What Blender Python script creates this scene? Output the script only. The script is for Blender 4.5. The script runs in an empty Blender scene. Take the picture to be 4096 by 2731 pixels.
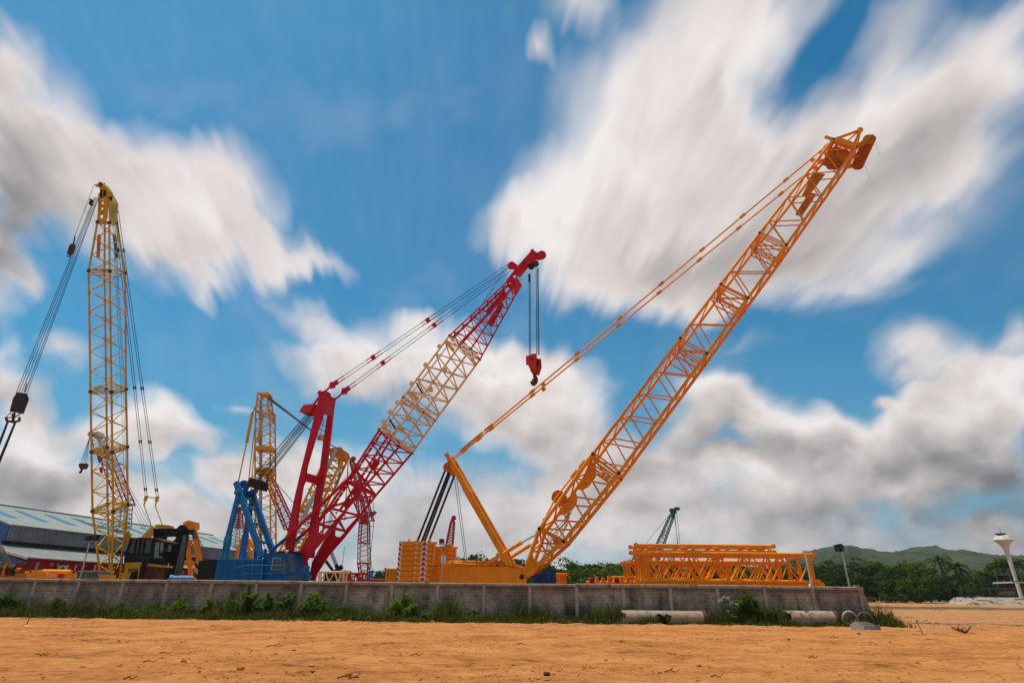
import bpy, bmesh, math, random
from mathutils import Vector, Matrix, noise
R = math.radians
SC = bpy.context.scene
COL = SC.collection
# ------------------------------------------------------------------ camera
PITCH = R(23.9); CAMH = 1.38; FPX = 2314.0; CX, CY = 2048.0, 1365.5
cam_d = bpy.data.cameras.new('camera'); cam = bpy.data.objects.new('camera', cam_d); COL.objects.link(cam)
cam_d.sensor_width = 36.0; cam_d.lens = 36.0 * FPX / 4096.0; cam_d.clip_end = 9000; cam_d.clip_start = 0.1
cam.location = (0, 0, CAMH); ROLL = R(0.62)
cam.rotation_euler = (Matrix.Rotation(R(90) + PITCH, 3, 'X') @ Matrix.Rotation(ROLL, 3, 'Z')).to_euler()
SC.camera = cam
# ------------------------------------------------------------------ exposure
SC.view_settings.view_transform = 'Standard'; SC.view_settings.look = 'None'
SC.view_settings.exposure = 0.0; SC.view_settings.gamma = 1.0
# ------------------------------------------------------------------ sun
SUN_EL, SUN_AZ = R(70), R(-68)          # azimuth from +Y towards +X
sd = bpy.data.lights.new('sun', 'SUN'); sd.energy = 4.2; sd.angle = R(0.53); sd.color = (1.0, 0.93, 0.82)
sun = bpy.data.objects.new('sun', sd); COL.objects.link(sun)
sdir = Vector((math.sin(SUN_AZ) * math.cos(SUN_EL), math.cos(SUN_AZ) * math.cos(SUN_EL), math.sin(SUN_EL)))
sun.rotation_euler = sdir.to_track_quat('Z', 'Y').to_euler(); sun.location = sdir * 80
# ------------------------------------------------------------------ world: sky with wind-drawn clouds
W = bpy.data.worlds.new("World"); SC.world = W; W.use_nodes = True
def build_sky(W):
    nt = W.node_tree; N = nt.nodes; L = nt.links; N.clear()
    def nd(t, **k):
        n = N.new(t)
        for a, b in k.items(): setattr(n, a, b)
        return n
    def put(sock, v):
        if isinstance(v, bpy.types.NodeSocket): L.new(v, sock)
        else: sock.default_value = v
    def M(op, a, b=0.0, c=0.0, clamp=False):
        n = nd('ShaderNodeMath', operation=op, use_clamp=clamp)
        put(n.inputs[0], a); put(n.inputs[1], b); put(n.inputs[2], c); return n.outputs[0]
    def VM(op, a, b=(0, 0, 0), s=None):
        n = nd('ShaderNodeVectorMath', operation=op); put(n.inputs[0], a); put(n.inputs[1], b)
        if s is not None: put(n.inputs[3], s)
        return n.outputs['Value'] if op in ('DOT_PRODUCT', 'LENGTH') else n.outputs[0]
    def comb(x, y, z=0.0):
        n = nd('ShaderNodeCombineXYZ'); put(n.inputs[0], x); put(n.inputs[1], y); put(n.inputs[2], z); return n.outputs[0]
    def ramp(v, a, b, lo=0.0, hi=1.0):
        n = nd('ShaderNodeMapRange', interpolation_type='SMOOTHSTEP', clamp=True)
        put(n.inputs[0], v); put(n.inputs[1], a); put(n.inputs[2], b); put(n.inputs[3], lo); put(n.inputs[4], hi); return n.outputs[0]
    def noi(vec, scale, detail=3.0, rough=0.5):
        n = nd('ShaderNodeTexNoise'); put(n.inputs['Vector'], vec); put(n.inputs['Scale'], scale)
        put(n.inputs['Detail'], detail); put(n.inputs['Roughness'], rough); return n.outputs[0]
    def mix(f, a, b):
        n = nd('ShaderNodeMix', data_type='RGBA'); put(n.inputs[0], f); put(n.inputs[6], a); put(n.inputs[7], b); return n.outputs[2]
    def mixv(a, b, f):
        n = nd('ShaderNodeMix', data_type='VECTOR'); put(n.inputs[0], f); put(n.inputs[4], a); put(n.inputs[5], b); return n.outputs[1]
    d = nd('ShaderNodeTexCoord').outputs['Generated']
    # sky chart: tangent plane whose axis points 24 degrees above north; chart units are thousands of an arc chart
    Fw = (0, math.cos(PITCH), math.sin(PITCH)); Up = (0, -math.sin(PITCH), math.cos(PITCH))
    fw = VM('DOT_PRODUCT', d, Fw)
    fc = M('MAXIMUM', fw, 0.12)
    u = M('MULTIPLY_ADD', M('DIVIDE', VM('DOT_PRODUCT', d, (1, 0, 0)), fc), 2.314, 2.048)
    v = M('MULTIPLY_ADD', M('DIVIDE', VM('DOT_PRODUCT', d, Up), fc), -2.314, 1.3655)
    p = comb(u, v)
    # polar coordinates about the point the wind blows from
    q = VM('SUBTRACT', p, (1.75, 2.75, 0))
    sx = nd('ShaderNodeSeparateXYZ'); L.new(q, sx.inputs[0])
    th = M('ARCTAN2', sx.outputs[0], M('MULTIPLY', sx.outputs[1], -1.0))
    rr = VM('LENGTH', q)
    s1 = noi(comb(M('MULTIPLY', th, 13.0), M('MULTIPLY', rr, 1.1), 0.0), 1.0, 2.0, 0.5)
    s2 = noi(comb(M('MULTIPLY', th, 34.0), M('MULTIPLY', rr, 1.9), 4.0), 1.0, 2.0, 0.5)
    st = M('ADD', M('MULTIPLY', M('SUBTRACT', s1, 0.5), 0.20), M('MULTIPLY', M('SUBTRACT', s2, 0.5), 0.05))
    up_w = ramp(v, 1.75, 0.9)                       # streaks only in the high clouds
    stw = M('MULTIPLY', st, M('MULTIPLY_ADD', up_w, 0.9, 0.1))
    n1 = nd('ShaderNodeTexNoise'); L.new(p, n1.inputs['Vector']); n1.inputs['Scale'].default_value = 3.2; n1.inputs['Detail'].default_value = 2.0
    wob = VM('SUBTRACT', n1.outputs['Color'], (0.5, 0.5, 0.5))
    lo_w = M('SUBTRACT', 1.0, up_w)
    pw = VM('ADD', p, VM('SCALE', q, s=stw))
    pw = VM('ADD', pw, VM('SCALE', wob, s=M('MULTIPLY_ADD', lo_w, 0.22, 0.14)))
    def blobs(lst, vec):
        acc = None
        for (x, y, rx, ry, rot, w) in lst:
            m = nd('ShaderNodeMapping', vector_type='TEXTURE'); L.new(vec, m.inputs[0])
            m.inputs[1].default_value = (x * K, y * K, 0); m.inputs[2].default_value = (0, 0, R(rot)); m.inputs[3].default_value = (rx * K, ry * K, 1)
            g = nd('ShaderNodeTexGradient', gradient_type='SPHERICAL'); L.new(m.outputs[0], g.inputs[0])
            acc = M('MULTIPLY_ADD', g.outputs['Fac'], w, acc if acc is not None else 0.0)
        return acc
    K = 1.7415e-3
    dens = blobs(CLOUDS, pw)
    dark = blobs(DARKS, pw)
    fine = noi(pw, 5.0, 3.0, 0.45)
    pq = VM('ADD', p, VM('SCALE', wob, s=0.10))
    fine2 = noi(VM('MULTIPLY', pq, (1.0, 1.9, 1.0)), 1.25, 4.0, 0.5)
    D = M('ADD', dens, M('MULTIPLY', M('SUBTRACT', fine, 0.5), M('MULTIPLY_ADD', lo_w, 0.42, 0.10)))
    # broad low bank towards the horizon
    bank = ramp(v, 1.62, 2.12)
    D = M('ADD', D, M('MULTIPLY', bank, M('MULTIPLY_ADD', fine2, 1.6, -0.12)))
    D = M('ADD', D, M('MULTIPLY', M('SUBTRACT', s2, 0.5), 0.12))
    wid = M('MULTIPLY_ADD', up_w, 0.32, 0.12)
    alpha = ramp(D, M('SUBTRACT', 0.26, wid), M('ADD', 0.66, wid))
    veil = M('MULTIPLY', ramp(noi(comb(M('MULTIPLY', th, 3.0), M('MULTIPLY', rr, 1.4), 2.0), 1.0, 4.0, 0.55), 0.45, 0.85), 0.22)
    alpha = M('MAXIMUM', alpha, veil)
    # shade of the clouds: white tops, grey thick parts
    ps = VM('MULTIPLY', mixv(pq, pw, up_w), (0.85, 1.25, 1.0))
    relief = M('SUBTRACT', noi(ps, 2.2, 4.0, 0.5), noi(VM('ADD', ps, (0.03, 0.10, 0)), 2.2, 4.0, 0.5))
    relief2 = M('SUBTRACT', noi(pq, 6.5, 3.0, 0.5), noi(VM('ADD', pq, (0.012, 0.03, 0)), 8.0, 2.0, 0.5))
    g = M('ADD', M('MULTIPLY', dark, 1.0), M('MULTIPLY', ramp(D, 0.55, 1.5), 0.22))
    g = M('SUBTRACT', g, M('MULTIPLY', relief, M('MULTIPLY_ADD', lo_w, 1.2, 0.5)))
    g = M('SUBTRACT', g, M('MULTIPLY', relief2, M('MULTIPLY', lo_w, 0.45)))
    g = M('SUBTRACT', g, M('MULTIPLY', M('ADD', M('SUBTRACT', s2, 0.5), M('SUBTRACT', s1, 0.5)), M('MULTIPLY', up_w, 0.42)))
    g = M('ADD', g, M('MULTIPLY', M('SUBTRACT', fine2, 0.5), M('MULTIPLY', lo_w, 1.1)))
    g = M('ADD', g, ramp(v, 1.75, 2.25, 0.0, 0.30))
    g = M('ADD', g, M('MULTIPLY', ramp(v, 1.5, 2.1), ramp(u, 2.7, 3.9, 0.0, 0.22)))
    cr = nd('ShaderNodeValToRGB'); L.new(M('MULTIPLY_ADD', g, 0.72, 0.12, clamp=True), cr.inputs[0])
    e = cr.color_ramp.elements
    e[0].position = 0.0; e[0].color = (0.90, 0.845, 0.83, 1)
    e[1].position = 1.0; e[1].color = (0.17, 0.165, 0.17, 1)
    for pos, c in ((0.22, (0.74, 0.68, 0.66, 1)), (0.5, (0.50, 0.46, 0.45, 1)), (0.75, (0.31, 0.29, 0.29, 1))):
        x = e.new(pos); x.color = c
    sky = nd('ShaderNodeTexSky', sky_type='NISHITA'); sky.sun_disc = False
    sky.sun_elevation = SUN_EL; sky.sun_rotation = SUN_AZ; sky.air_density = 1.2; sky.dust_density = 0.6; sky.ozone_density = 3.0
    tint = nd('ShaderNodeMix', data_type='RGBA', blend_type='MULTIPLY'); tint.inputs[0].default_value = 1.0
    L.new(sky.outputs[0], tint.inputs[6]); tint.inputs[7].default_value = (0.12, 0.80, 0.98, 1)
    cb = VM('SCALE', cr.outputs[0], s=10.0)
    hz = M('MULTIPLY', ramp(v, 0.9, 2.1), 0.45)
    skyc = mix(hz, tint.outputs[2], (2.0, 3.9, 5.6, 1))
    out = mix(alpha, skyc, cb)
    # beyond the chart (behind the viewer) plain broken cloud
    back = mix(ramp(noi(d, 3.0, 5.0), 0.42, 0.6), tint.outputs[2], (5.5, 5.2, 5.1, 1))
    out = mix(ramp(fw, 0.12, 0.3), back, out)
    bg = nd('ShaderNodeBackground'); L.new(out, bg.inputs[0]); bg.inputs[1].default_value = 0.1
    W.cycles.sampling_method = 'MANUAL'; W.cycles.sample_map_resolution = 256
    o = nd('ShaderNodeOutputWorld'); L.new(bg.outputs[0], o.inputs[0])
# x, y, rx, ry, tilt, weight  (chart units)
CLOUDS = [
 # big left cloud
 (40,330,190,230,15,1.3),(150,420,190,170,25,1.2),(300,460,190,190,20,1.2),(430,480,180,170,15,1.2),(540,480,130,200,-10,1.1),
 (430,620,150,110,35,1.0),(620,590,130,80,10,1.0),(730,610,110,45,12,0.7),(470,690,70,50,20,0.5),(20,600,90,170,0,1.1),(80,650,60,40,10,0.5),(0,180,90,130,35,1.0),
 (640,690,120,40,20,0.3),
 # lower left
 (160,830,110,70,10,0.7),(10,850,60,120,0,0.7),(60,980,190,130,10,0.9),(330,980,190,90,12,0.95),(420,1000,100,80,0,0.5),(60,1120,300,90,5,0.9),(380,1180,160,60,20,0.6),
 (530,935,90,30,15,0.45),(540,1100,90,60,0,0.5),
 # middle
 (720,750,90,50,30,0.6),(760,850,150,110,15,0.9),(950,830,210,140,10,1.0),(1130,860,200,130,12,1.0),(1270,890,200,110,20,0.9),(960,740,80,50,0,0.6),(1180,970,300,90,10,0.8),
 
 # great fan on the right
 (1180,520,120,90,-25,0.9),(1320,520,210,210,-20,1.3),(1450,330,240,300,5,1.3),(1600,180,240,300,8,1.2),(1650,450,330,260,0,1.4),(1850,420,300,230,-20,1.2),
 (1500,640,280,120,5,1.2),(1800,600,330,120,-8,1.0),(2060,340,300,170,-42,1.2),(2200,180,280,140,-40,1.1),(2050,130,130,260,28,0.8),(1720,20,240,160,0,0.9),
 (1950,680,180,50,-10,0.5),(1240,100,30,90,-18,0.75),(1330,10,110,90,0,0.7),(1880,110,60,190,30,-0.55),(2250,330,180,90,-42,0.6),(2100,560,150,60,-40,0.5),(2180,430,260,150,-38,0.45),(2330,110,150,170,-30,0.7),(1990,620,200,60,-20,0.4),(1960,1000,200,90,0,0.6),(1800,1040,200,70,0,0.5),(1700,790,140,30,-5,0.3),
 # right middle and low
 (1640,910,150,100,10,0.9),(1770,940,220,85,8,1.0),(1560,980,160,60,0,0.5),(2110,790,150,65,-5,0.8),(2030,885,55,34,30,0.5),(2200,900,190,130,-5,1.1),(2310,860,160,120,0,1.0),
 (2150,1010,300,160,0,1.1),(1900,1070,260,120,-8,1.0),(2340,760,60,50,0,0.5),(1560,1060,190,80,0,0.7),(1380,1060,150,90,0,0.6),(700,1060,260,80,0,0.5),
]
DARKS = [
 (1380,380,260,330,5,-0.40),(1230,500,130,140,0,-0.3),(430,470,200,150,10,-0.30),(1650,120,200,200,0,-0.25),(760,800,200,110,10,-0.35),(960,770,220,90,8,-0.30),(1600,880,150,60,0,-0.3),(2250,880,150,70,0,-0.25),(330,930,140,60,0,-0.25),
 (0,420,170,170,10,0.75),(50,560,150,150,10,0.75),(200,520,130,60,20,0.35),(0,640,80,60,0,0.5),
 (330,620,180,60,25,0.25),(30,1100,260,70,5,0.55),(110,950,200,70,10,0.3),
 (1480,500,260,110,-25,0.16),(1750,560,300,110,-10,0.28),(1500,600,240,80,-5,0.26),(1950,450,320,150,-35,0.24),(2150,300,260,110,-40,0.26),(1700,640,320,70,-5,0.26),(2250,240,160,80,-40,0.28),
 (950,900,250,60,8,0.35),(1180,960,280,70,8,0.28),(1250,1000,260,60,5,0.2),(1700,1000,260,60,5,0.38),
 (2150,1080,420,140,-5,0.5),(2300,1060,220,150,0,0.45),(1900,1170,420,80,0,0.35),(980,960,260,70,8,0.3),(1700,1010,200,50,5,0.25),(1500,1180,300,60,0,0.2),(2280,1160,260,90,0,0.5),(500,1190,300,50,0,0.3),
]
build_sky(W)
# ================================================================== helpers
CAM = Vector((0, 0, CAMH)); _c, _s = math.cos(PITCH), math.sin(PITCH)
def ray(px, py):
    a = (px - CX) / FPX; b = (CY - py) / FPX
    a, b = a * math.cos(ROLL) - b * math.sin(ROLL), a * math.sin(ROLL) + b * math.cos(ROLL)
    return Vector((a, _c - b * _s, _s + b * _c))
def at(px, py, Y):                                   # point of the vertical plane y = Y
    d = ray(px, py); return CAM + d * (Y / d.y)
def hit(px, py, p0, n):
    d = ray(px, py); return CAM + d * ((Vector(p0) - CAM).dot(n) / d.dot(n))
def gnd(px, py, z=0.0):
    d = ray(px, py); return CAM + d * ((z - CAMH) / d.z)
class Frame:                                         # a machine's own axes: u ahead, v across, z up
    def __init__(s, px, Y, yaw):
        s.o = at(px, 2392, Y); s.o.z = 0
        s.u = Vector((math.cos(R(yaw)), -math.sin(R(yaw)), 0)); s.v = Vector((math.sin(R(yaw)), math.cos(R(yaw)), 0)); s.z = Vector((0, 0, 1))
    def P(s, px, py, v=0.0): return hit(px, py, s.o + s.v * v, s.v)
    def L(s, a, b, c): return s.o + s.u * a + s.v * b + s.z * c
    def inv(s, p): q = p - s.o; return (q.dot(s.u), q.dot(s.v), q.z)
def basis(d):
    d = d.normalized(); a = Vector((0, 0, 1)) if abs(d.z) < .9 else Vector((1, 0, 0))
    x = d.cross(a).normalized(); return x, d.cross(x).normalized()
class MB:
    def __init__(s): s.v = []; s.f = []; s.m = []; s.sm = []; s.mi = 0
    def add(s, vs, fs, smooth=False):
        k = len(s.v); s.v += [tuple(x) for x in vs]
        for f in fs: s.f.append(tuple(i + k for i in f)); s.m.append(s.mi); s.sm.append(smooth)
    def mat(s, i): s.mi = i; return s
    def tube(s, p, q, r, n=6, r2=None, caps=True):
        p = Vector(p); q = Vector(q); r2 = r if r2 is None else r2
        if (q - p).length < 1e-6: return s
        x, y = basis(q - p); vs = []
        for c, rr in ((p, r), (q, r2)):
            for i in range(n):
                a = 2 * math.pi * (i + .5) / n; vs.append(c + x * math.cos(a) * rr + y * math.sin(a) * rr)
        s.add(vs, [(i, (i + 1) % n, n + (i + 1) % n, n + i) for i in range(n)], True)
        if caps: s.add(vs, [tuple(range(n))[::-1], tuple(range(n, 2 * n))])
        return s
    def path(s, pts, r, n=6, r2=None):
        for i in range(len(pts) - 1):
            a = r if r2 is None else r + (r2 - r) * i / (len(pts) - 1); b = r if r2 is None else r + (r2 - r) * (i + 1) / (len(pts) - 1)
            s.tube(pts[i], pts[i + 1], a, n, b)
        return s
    def prism(s, pts, e):                            # polygon swept along e
        n = len(pts); e = Vector(e); a = [Vector(p) for p in pts]; b = [p + e for p in a]
        nrm = Vector((0, 0, 0))
        for i in range(n): nrm += (a[i] - a[0]).cross(a[(i + 1) % n] - a[0])
        if nrm.dot(e) > 0: a.reverse(); b.reverse()
        s.add(a + b, [tuple(range(n)), tuple(range(2 * n - 1, n - 1, -1))] + [(i, n + i, n + (i + 1) % n, (i + 1) % n) for i in range(n)])
        return s
    def box(s, c, hx, hy, hz):                       # centre and three half-axis vectors
        c = Vector(c); hx, hy, hz = Vector(hx), Vector(hy), Vector(hz)
        return s.prism([c - hx - hy - hz, c + hx - hy - hz, c + hx + hy - hz, c - hx + hy - hz], hz * 2)
    def abox(s, x0, x1, y0, y1, z0, z1):
        return s.box(((x0 + x1) / 2, (y0 + y1) / 2, (z0 + z1) / 2), ((x1 - x0) / 2, 0, 0), (0, (y1 - y0) / 2, 0), (0, 0, (z1 - z0) / 2))
    def beam(s, p, q, w, h, side):                   # rectangular bar; side = direction of w
        p = Vector(p); q = Vector(q); d = (q - p).normalized(); a = Vector(side); a = (a - d * a.dot(d)).normalized(); b = d.cross(a)
        return s.box((p + q) / 2, a * w / 2, b * h / 2, (q - p) / 2)
    def disc(s, c, ax, r, w, n=16, hub=True):        # sheave
        ax = Vector(ax).normalized(); c = Vector(c)
        s.tube(c - ax * w * .46, c + ax * w * .46, r * .86, n)
        for k in (-1, 1): s.tube(c + ax * w * .5 * k, c + ax * w * .36 * k, r, n)
        if hub: s.tube(c - ax * w * .7, c + ax * w * .7, r * .25, 10)
        return s
    def quad(s, a, b, c, d): s.add([a, b, c, d], [(0, 1, 2, 3)]); return s
    def build(s, name, mats, parent=None, kind=None, label=None):
        if not isinstance(mats, (list, tuple)): mats = [mats]
        me = bpy.data.meshes.new(name)
        org = Vector(parent['_w']) if parent is not None else Vector((0, 0, 0))
        own = parent is None and kind is None
        if own:
            xs = [p[0] for p in s.v]; ys = [p[1] for p in s.v]; zs = [p[2] for p in s.v]
            org = Vector(((min(xs) + max(xs)) / 2, (min(ys) + max(ys)) / 2, min(zs)))
        me.from_pydata([(p[0] - org.x, p[1] - org.y, p[2] - org.z) for p in s.v], [], s.f)
        for m in mats: me.materials.append(m)
        me.polygons.foreach_set('material_index', s.m); me.polygons.foreach_set('use_smooth', s.sm)
        me.update()
        o = bpy.data.objects.new(name, me); COL.objects.link(o)
        if parent is not None: o.parent = parent; o['_w'] = parent['_w']
        elif own: o.location = org; o['_w'] = list(org)
        if kind: o['kind'] = kind
        if label: o['label'] = label
        return o
def tag(o, label, cat, group=None):
    o['label'] = label; o['category'] = cat
    if group: o['group'] = group
    return o
def thing(name, loc, label, cat, group=None):
    o = bpy.data.objects.new(name, None); COL.objects.link(o); loc = Vector(loc); o.location = loc; o.empty_display_size = .3
    o['_w'] = list(loc); return tag(o, label, cat, group)
def copy_tree(o, loc, label=None, rz=0, sc=1.0):
    c = o.copy(); COL.objects.link(c); c.location = loc; c.rotation_euler = (0, 0, rz)
    c.scale = sc if isinstance(sc, (tuple, list)) else (sc, sc, sc)
    if label: c['label'] = label
    for ch in o.children:
        k = ch.copy(); COL.objects.link(k); k.parent = c
        for g in ch.children:
            h = g.copy(); COL.objects.link(h); h.parent = k
    return c
def lerp(a, b, t): return a + (b - a) * t
# lattice between two rings of four corners (ring order: near upper, near lower, far lower, far upper)
def lattice(mb, A, B, bays, rc, rb, n=6, faces=(0, 1, 2, 3), ends=True, nb=5, phase=0, chords=True):
    if chords:
        for i in range(4): mb.tube(A[i], B[i], rc, n)
    for f in faces:
        a0, a1, b0, b1 = A[f], A[(f + 1) % 4], B[f], B[(f + 1) % 4]
        for k in range(bays):
            t0, t1 = k / bays, (k + 1) / bays
            tm = (t0 + t1) / 2
            if (f + phase) % 2 == 0: mb.tube(lerp(a0, b0, t0), lerp(a1, b1, tm), rb, nb, caps=False); mb.tube(lerp(a1, b1, tm), lerp(a0, b0, t1), rb, nb, caps=False)
            else: mb.tube(lerp(a1, b1, t0), lerp(a0, b0, tm), rb, nb, caps=False); mb.tube(lerp(a0, b0, tm), lerp(a1, b1, t1), rb, nb, caps=False)
    if ends:
        for t in (0.012, 0.988):
            r = [lerp(A[i], B[i], t) for i in range(4)]
            for i in range(4): mb.tube(r[i], r[(i + 1) % 4], rb * 1.1, nb, caps=False)
    return mb
# ================================================================== materials
def newmat(name):
    m = bpy.data.materials.new(name); m.use_nodes = True; nt = m.node_tree; b = nt.nodes['Principled BSDF']; return m, nt, b
def _n(nt, t, **k):
    n = nt.nodes.new(t)
    for a, v in k.items(): setattr(n, a, v)
    return n
def rampn(nt, src, stops):
    cr = _n(nt, 'ShaderNodeValToRGB'); nt.links.new(src, cr.inputs[0]); e = cr.color_ramp.elements
    e[0].position, e[0].color = stops[0][0], (*stops[0][1], 1); e[1].position, e[1].color = stops[-1][0], (*stops[-1][1], 1)
    for p, c in stops[1:-1]: x = e.new(p); x.color = (*c, 1)
    return cr.outputs[0]
def coord(nt, scale=(1, 1, 1)):
    t = _n(nt, 'ShaderNodeTexCoord'); mp = _n(nt, 'ShaderNodeMapping'); mp.inputs[3].default_value = scale
    g = _n(nt, 'ShaderNodeNewGeometry'); nt.links.new(g.outputs['Position'], mp.inputs[0]); return mp.outputs[0]
def nz(nt, vec, sc, det=4, rough=.55):
    n = _n(nt, 'ShaderNodeTexNoise'); nt.links.new(vec, n.inputs['Vector']); n.inputs['Scale'].default_value = sc; n.inputs['Detail'].default_value = det; n.inputs['Roughness'].default_value = rough; return n.outputs[0]
def bump(nt, b, h, st, dist):
    n = _n(nt, 'ShaderNodeBump'); nt.links.new(h, n.inputs['Height']); n.inputs['Strength'].default_value = st; n.inputs['Distance'].default_value = dist; nt.links.new(n.outputs[0], b.inputs['Normal'])
def paint(name, col, rough=.42, dirt=.35, metal=0.0, spec=.5, sc=1.2, dcol=None):
    m, nt, b = newmat(name); v = coord(nt, (1, 1, .6)); n1 = nz(nt, v, sc, 6, .6); c = Vector(col)
    d = Vector(dcol) if dcol else c * .45 + Vector((.02, .015, .01))
    base = rampn(nt, n1, [(.30, c * (1 - dirt) + d * dirt), (.50, c), (.75, c * 1.06)]); n2 = nz(nt, coord(nt, (3.2, 3.2, .22)), 1.0, 3, .5)
    rn = rampn(nt, n2, [(.30, (.55, .50, .45)), (.44, (1, 1, 1)), (.8, (1, 1, 1))]); mr = _n(nt, 'ShaderNodeMix', data_type='RGBA', blend_type='MULTIPLY'); mr.inputs[0].default_value = min(1, dirt * 1.6)
    nt.links.new(base, mr.inputs[6]); nt.links.new(rn, mr.inputs[7]); nt.links.new(mr.outputs[2], b.inputs['Base Color'])
    r = _n(nt, 'ShaderNodeMapRange'); nt.links.new(n1, r.inputs[0]); r.inputs[3].default_value = rough + .22; r.inputs[4].default_value = rough - .1
    nt.links.new(r.outputs[0], b.inputs['Roughness']); b.inputs['Metallic'].default_value = metal; b.inputs['Specular IOR Level'].default_value = spec * (.35 if max(col) < .06 else .4)
    return m
def glass(name, col=(.03, .035, .04)):
    m, nt, b = newmat(name); b.inputs['Base Color'].default_value = (*col, 1); b.inputs['Roughness'].default_value = .12; b.inputs['Specular IOR Level'].default_value = .5; return m
def corrugated(name, col, pitch, axis, col2=None, rough=.5):
    m, nt, b = newmat(name); g = _n(nt, 'ShaderNodeNewGeometry'); d = _n(nt, 'ShaderNodeVectorMath', operation='DOT_PRODUCT'); nt.links.new(g.outputs['Position'], d.inputs[0]); d.inputs[1].default_value = axis
    mm = _n(nt, 'ShaderNodeMath', operation='MULTIPLY'); nt.links.new(d.outputs['Value'], mm.inputs[0]); mm.inputs[1].default_value = 2 * math.pi / pitch
    sn = _n(nt, 'ShaderNodeMath', operation='SINE'); nt.links.new(mm.outputs[0], sn.inputs[0])
    n1 = nz(nt, g.outputs['Position'], .5, 6, .6); c = Vector(col); c2 = Vector(col2) if col2 else c * .8
    nt.links.new(rampn(nt, n1, [(.35, c2), (.6, c)]), b.inputs['Base Color']); b.inputs['Roughness'].default_value = rough
    bump(nt, b, sn.outputs[0], 1.0, pitch * .16); return m
M = {}
M['orange'] = paint('orange_paint', (.84, .29, .000), .45, .28)
M['orange_dk'] = paint('dull_orange_paint', (.55, .18, .002), .5, .5)
M['yellow'] = paint('aged_yellow_paint', (.56, .36, .018), .45, .45)
M['amber'] = paint('amber_paint', (.68, .33, .006), .42, .3)
M['red'] = paint('crimson_paint', (.52, .002, .018), .4, .3)
M['redfar'] = paint('faded_red_paint', (.42, .02, .03), .5, .4)
M['cream'] = paint('cream_paint', (.76, .56, .34), .5, .3)
M['blue'] = paint('blue_paint', (.001, .095, .29), .4, .35, dcol=(.01, .05, .15))
M['blue_lt'] = paint('light_blue_paint', (.012, .23, .46), .45, .5, dcol=(.05, .10, .14))
M['green'] = paint('green_paint', (.012, .14, .085), .5, .4)
M['black'] = paint('black_paint', (.006, .006, .007), .5, .5, dcol=(.012, .010, .008))
M['dark'] = paint('dark_steel', (.028, .026, .025), .45, .5)
M['rope'] = paint('wire_rope', (.045, .042, .04), .5, .3, .6)
M['rope_lt'] = paint('pale_wire_rope', (.16, .17, .18), .5, .3, .4)
M['rust'] = paint('rusty_steel', (.10, .038, .015), .8, .6)
M['brown'] = paint('greasy_brown_steel', (.035, .022, .014), .7, .6)
M['steel'] = paint('galvanised_steel', (.42, .42, .42), .35, .4, .7)
M['chrome'] = paint('chrome_rod', (.7, .7, .72), .15, .1, 1.0)
M['white'] = paint('white_paint', (.60, .56, .50), .5, .35)
M['whitesign'] = paint('white_sticker', (.74, .70, .68), .5, .1)
M['signred'] = paint('red_sticker', (.45, .004, .02), .45, .1)
M['tarp'] = paint('blue_tarpaulin', (.010, .045, .16), .45, .6, sc=4, dcol=(.01, .02, .05))
M['tarp_lt'] = paint('pale_blue_tarpaulin', (.08, .20, .42), .5, .5, sc=3)
M['glass'] = glass('window_glass', (.05, .055, .06))
M['glass_lt'] = glass('pale_window_glass', (.22, .24, .22))
M['lamp'] = glass('dark_lamp_glass', (.008, .007, .007))
M['conc'] = paint('pale_concrete', (.36, .27, .19), .9, .6, sc=2.5, dcol=(.10, .075, .05))
M['concend'] = paint('stained_pipe_collar', (.13, .045, .025), .85, .5)
M['redwall'] = paint('red_rendered_wall', (.25, .008, .012), .8, .3)
M['wood'] = paint('weathered_timber', (.24, .17, .11), .9, .6, sc=5)
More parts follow.
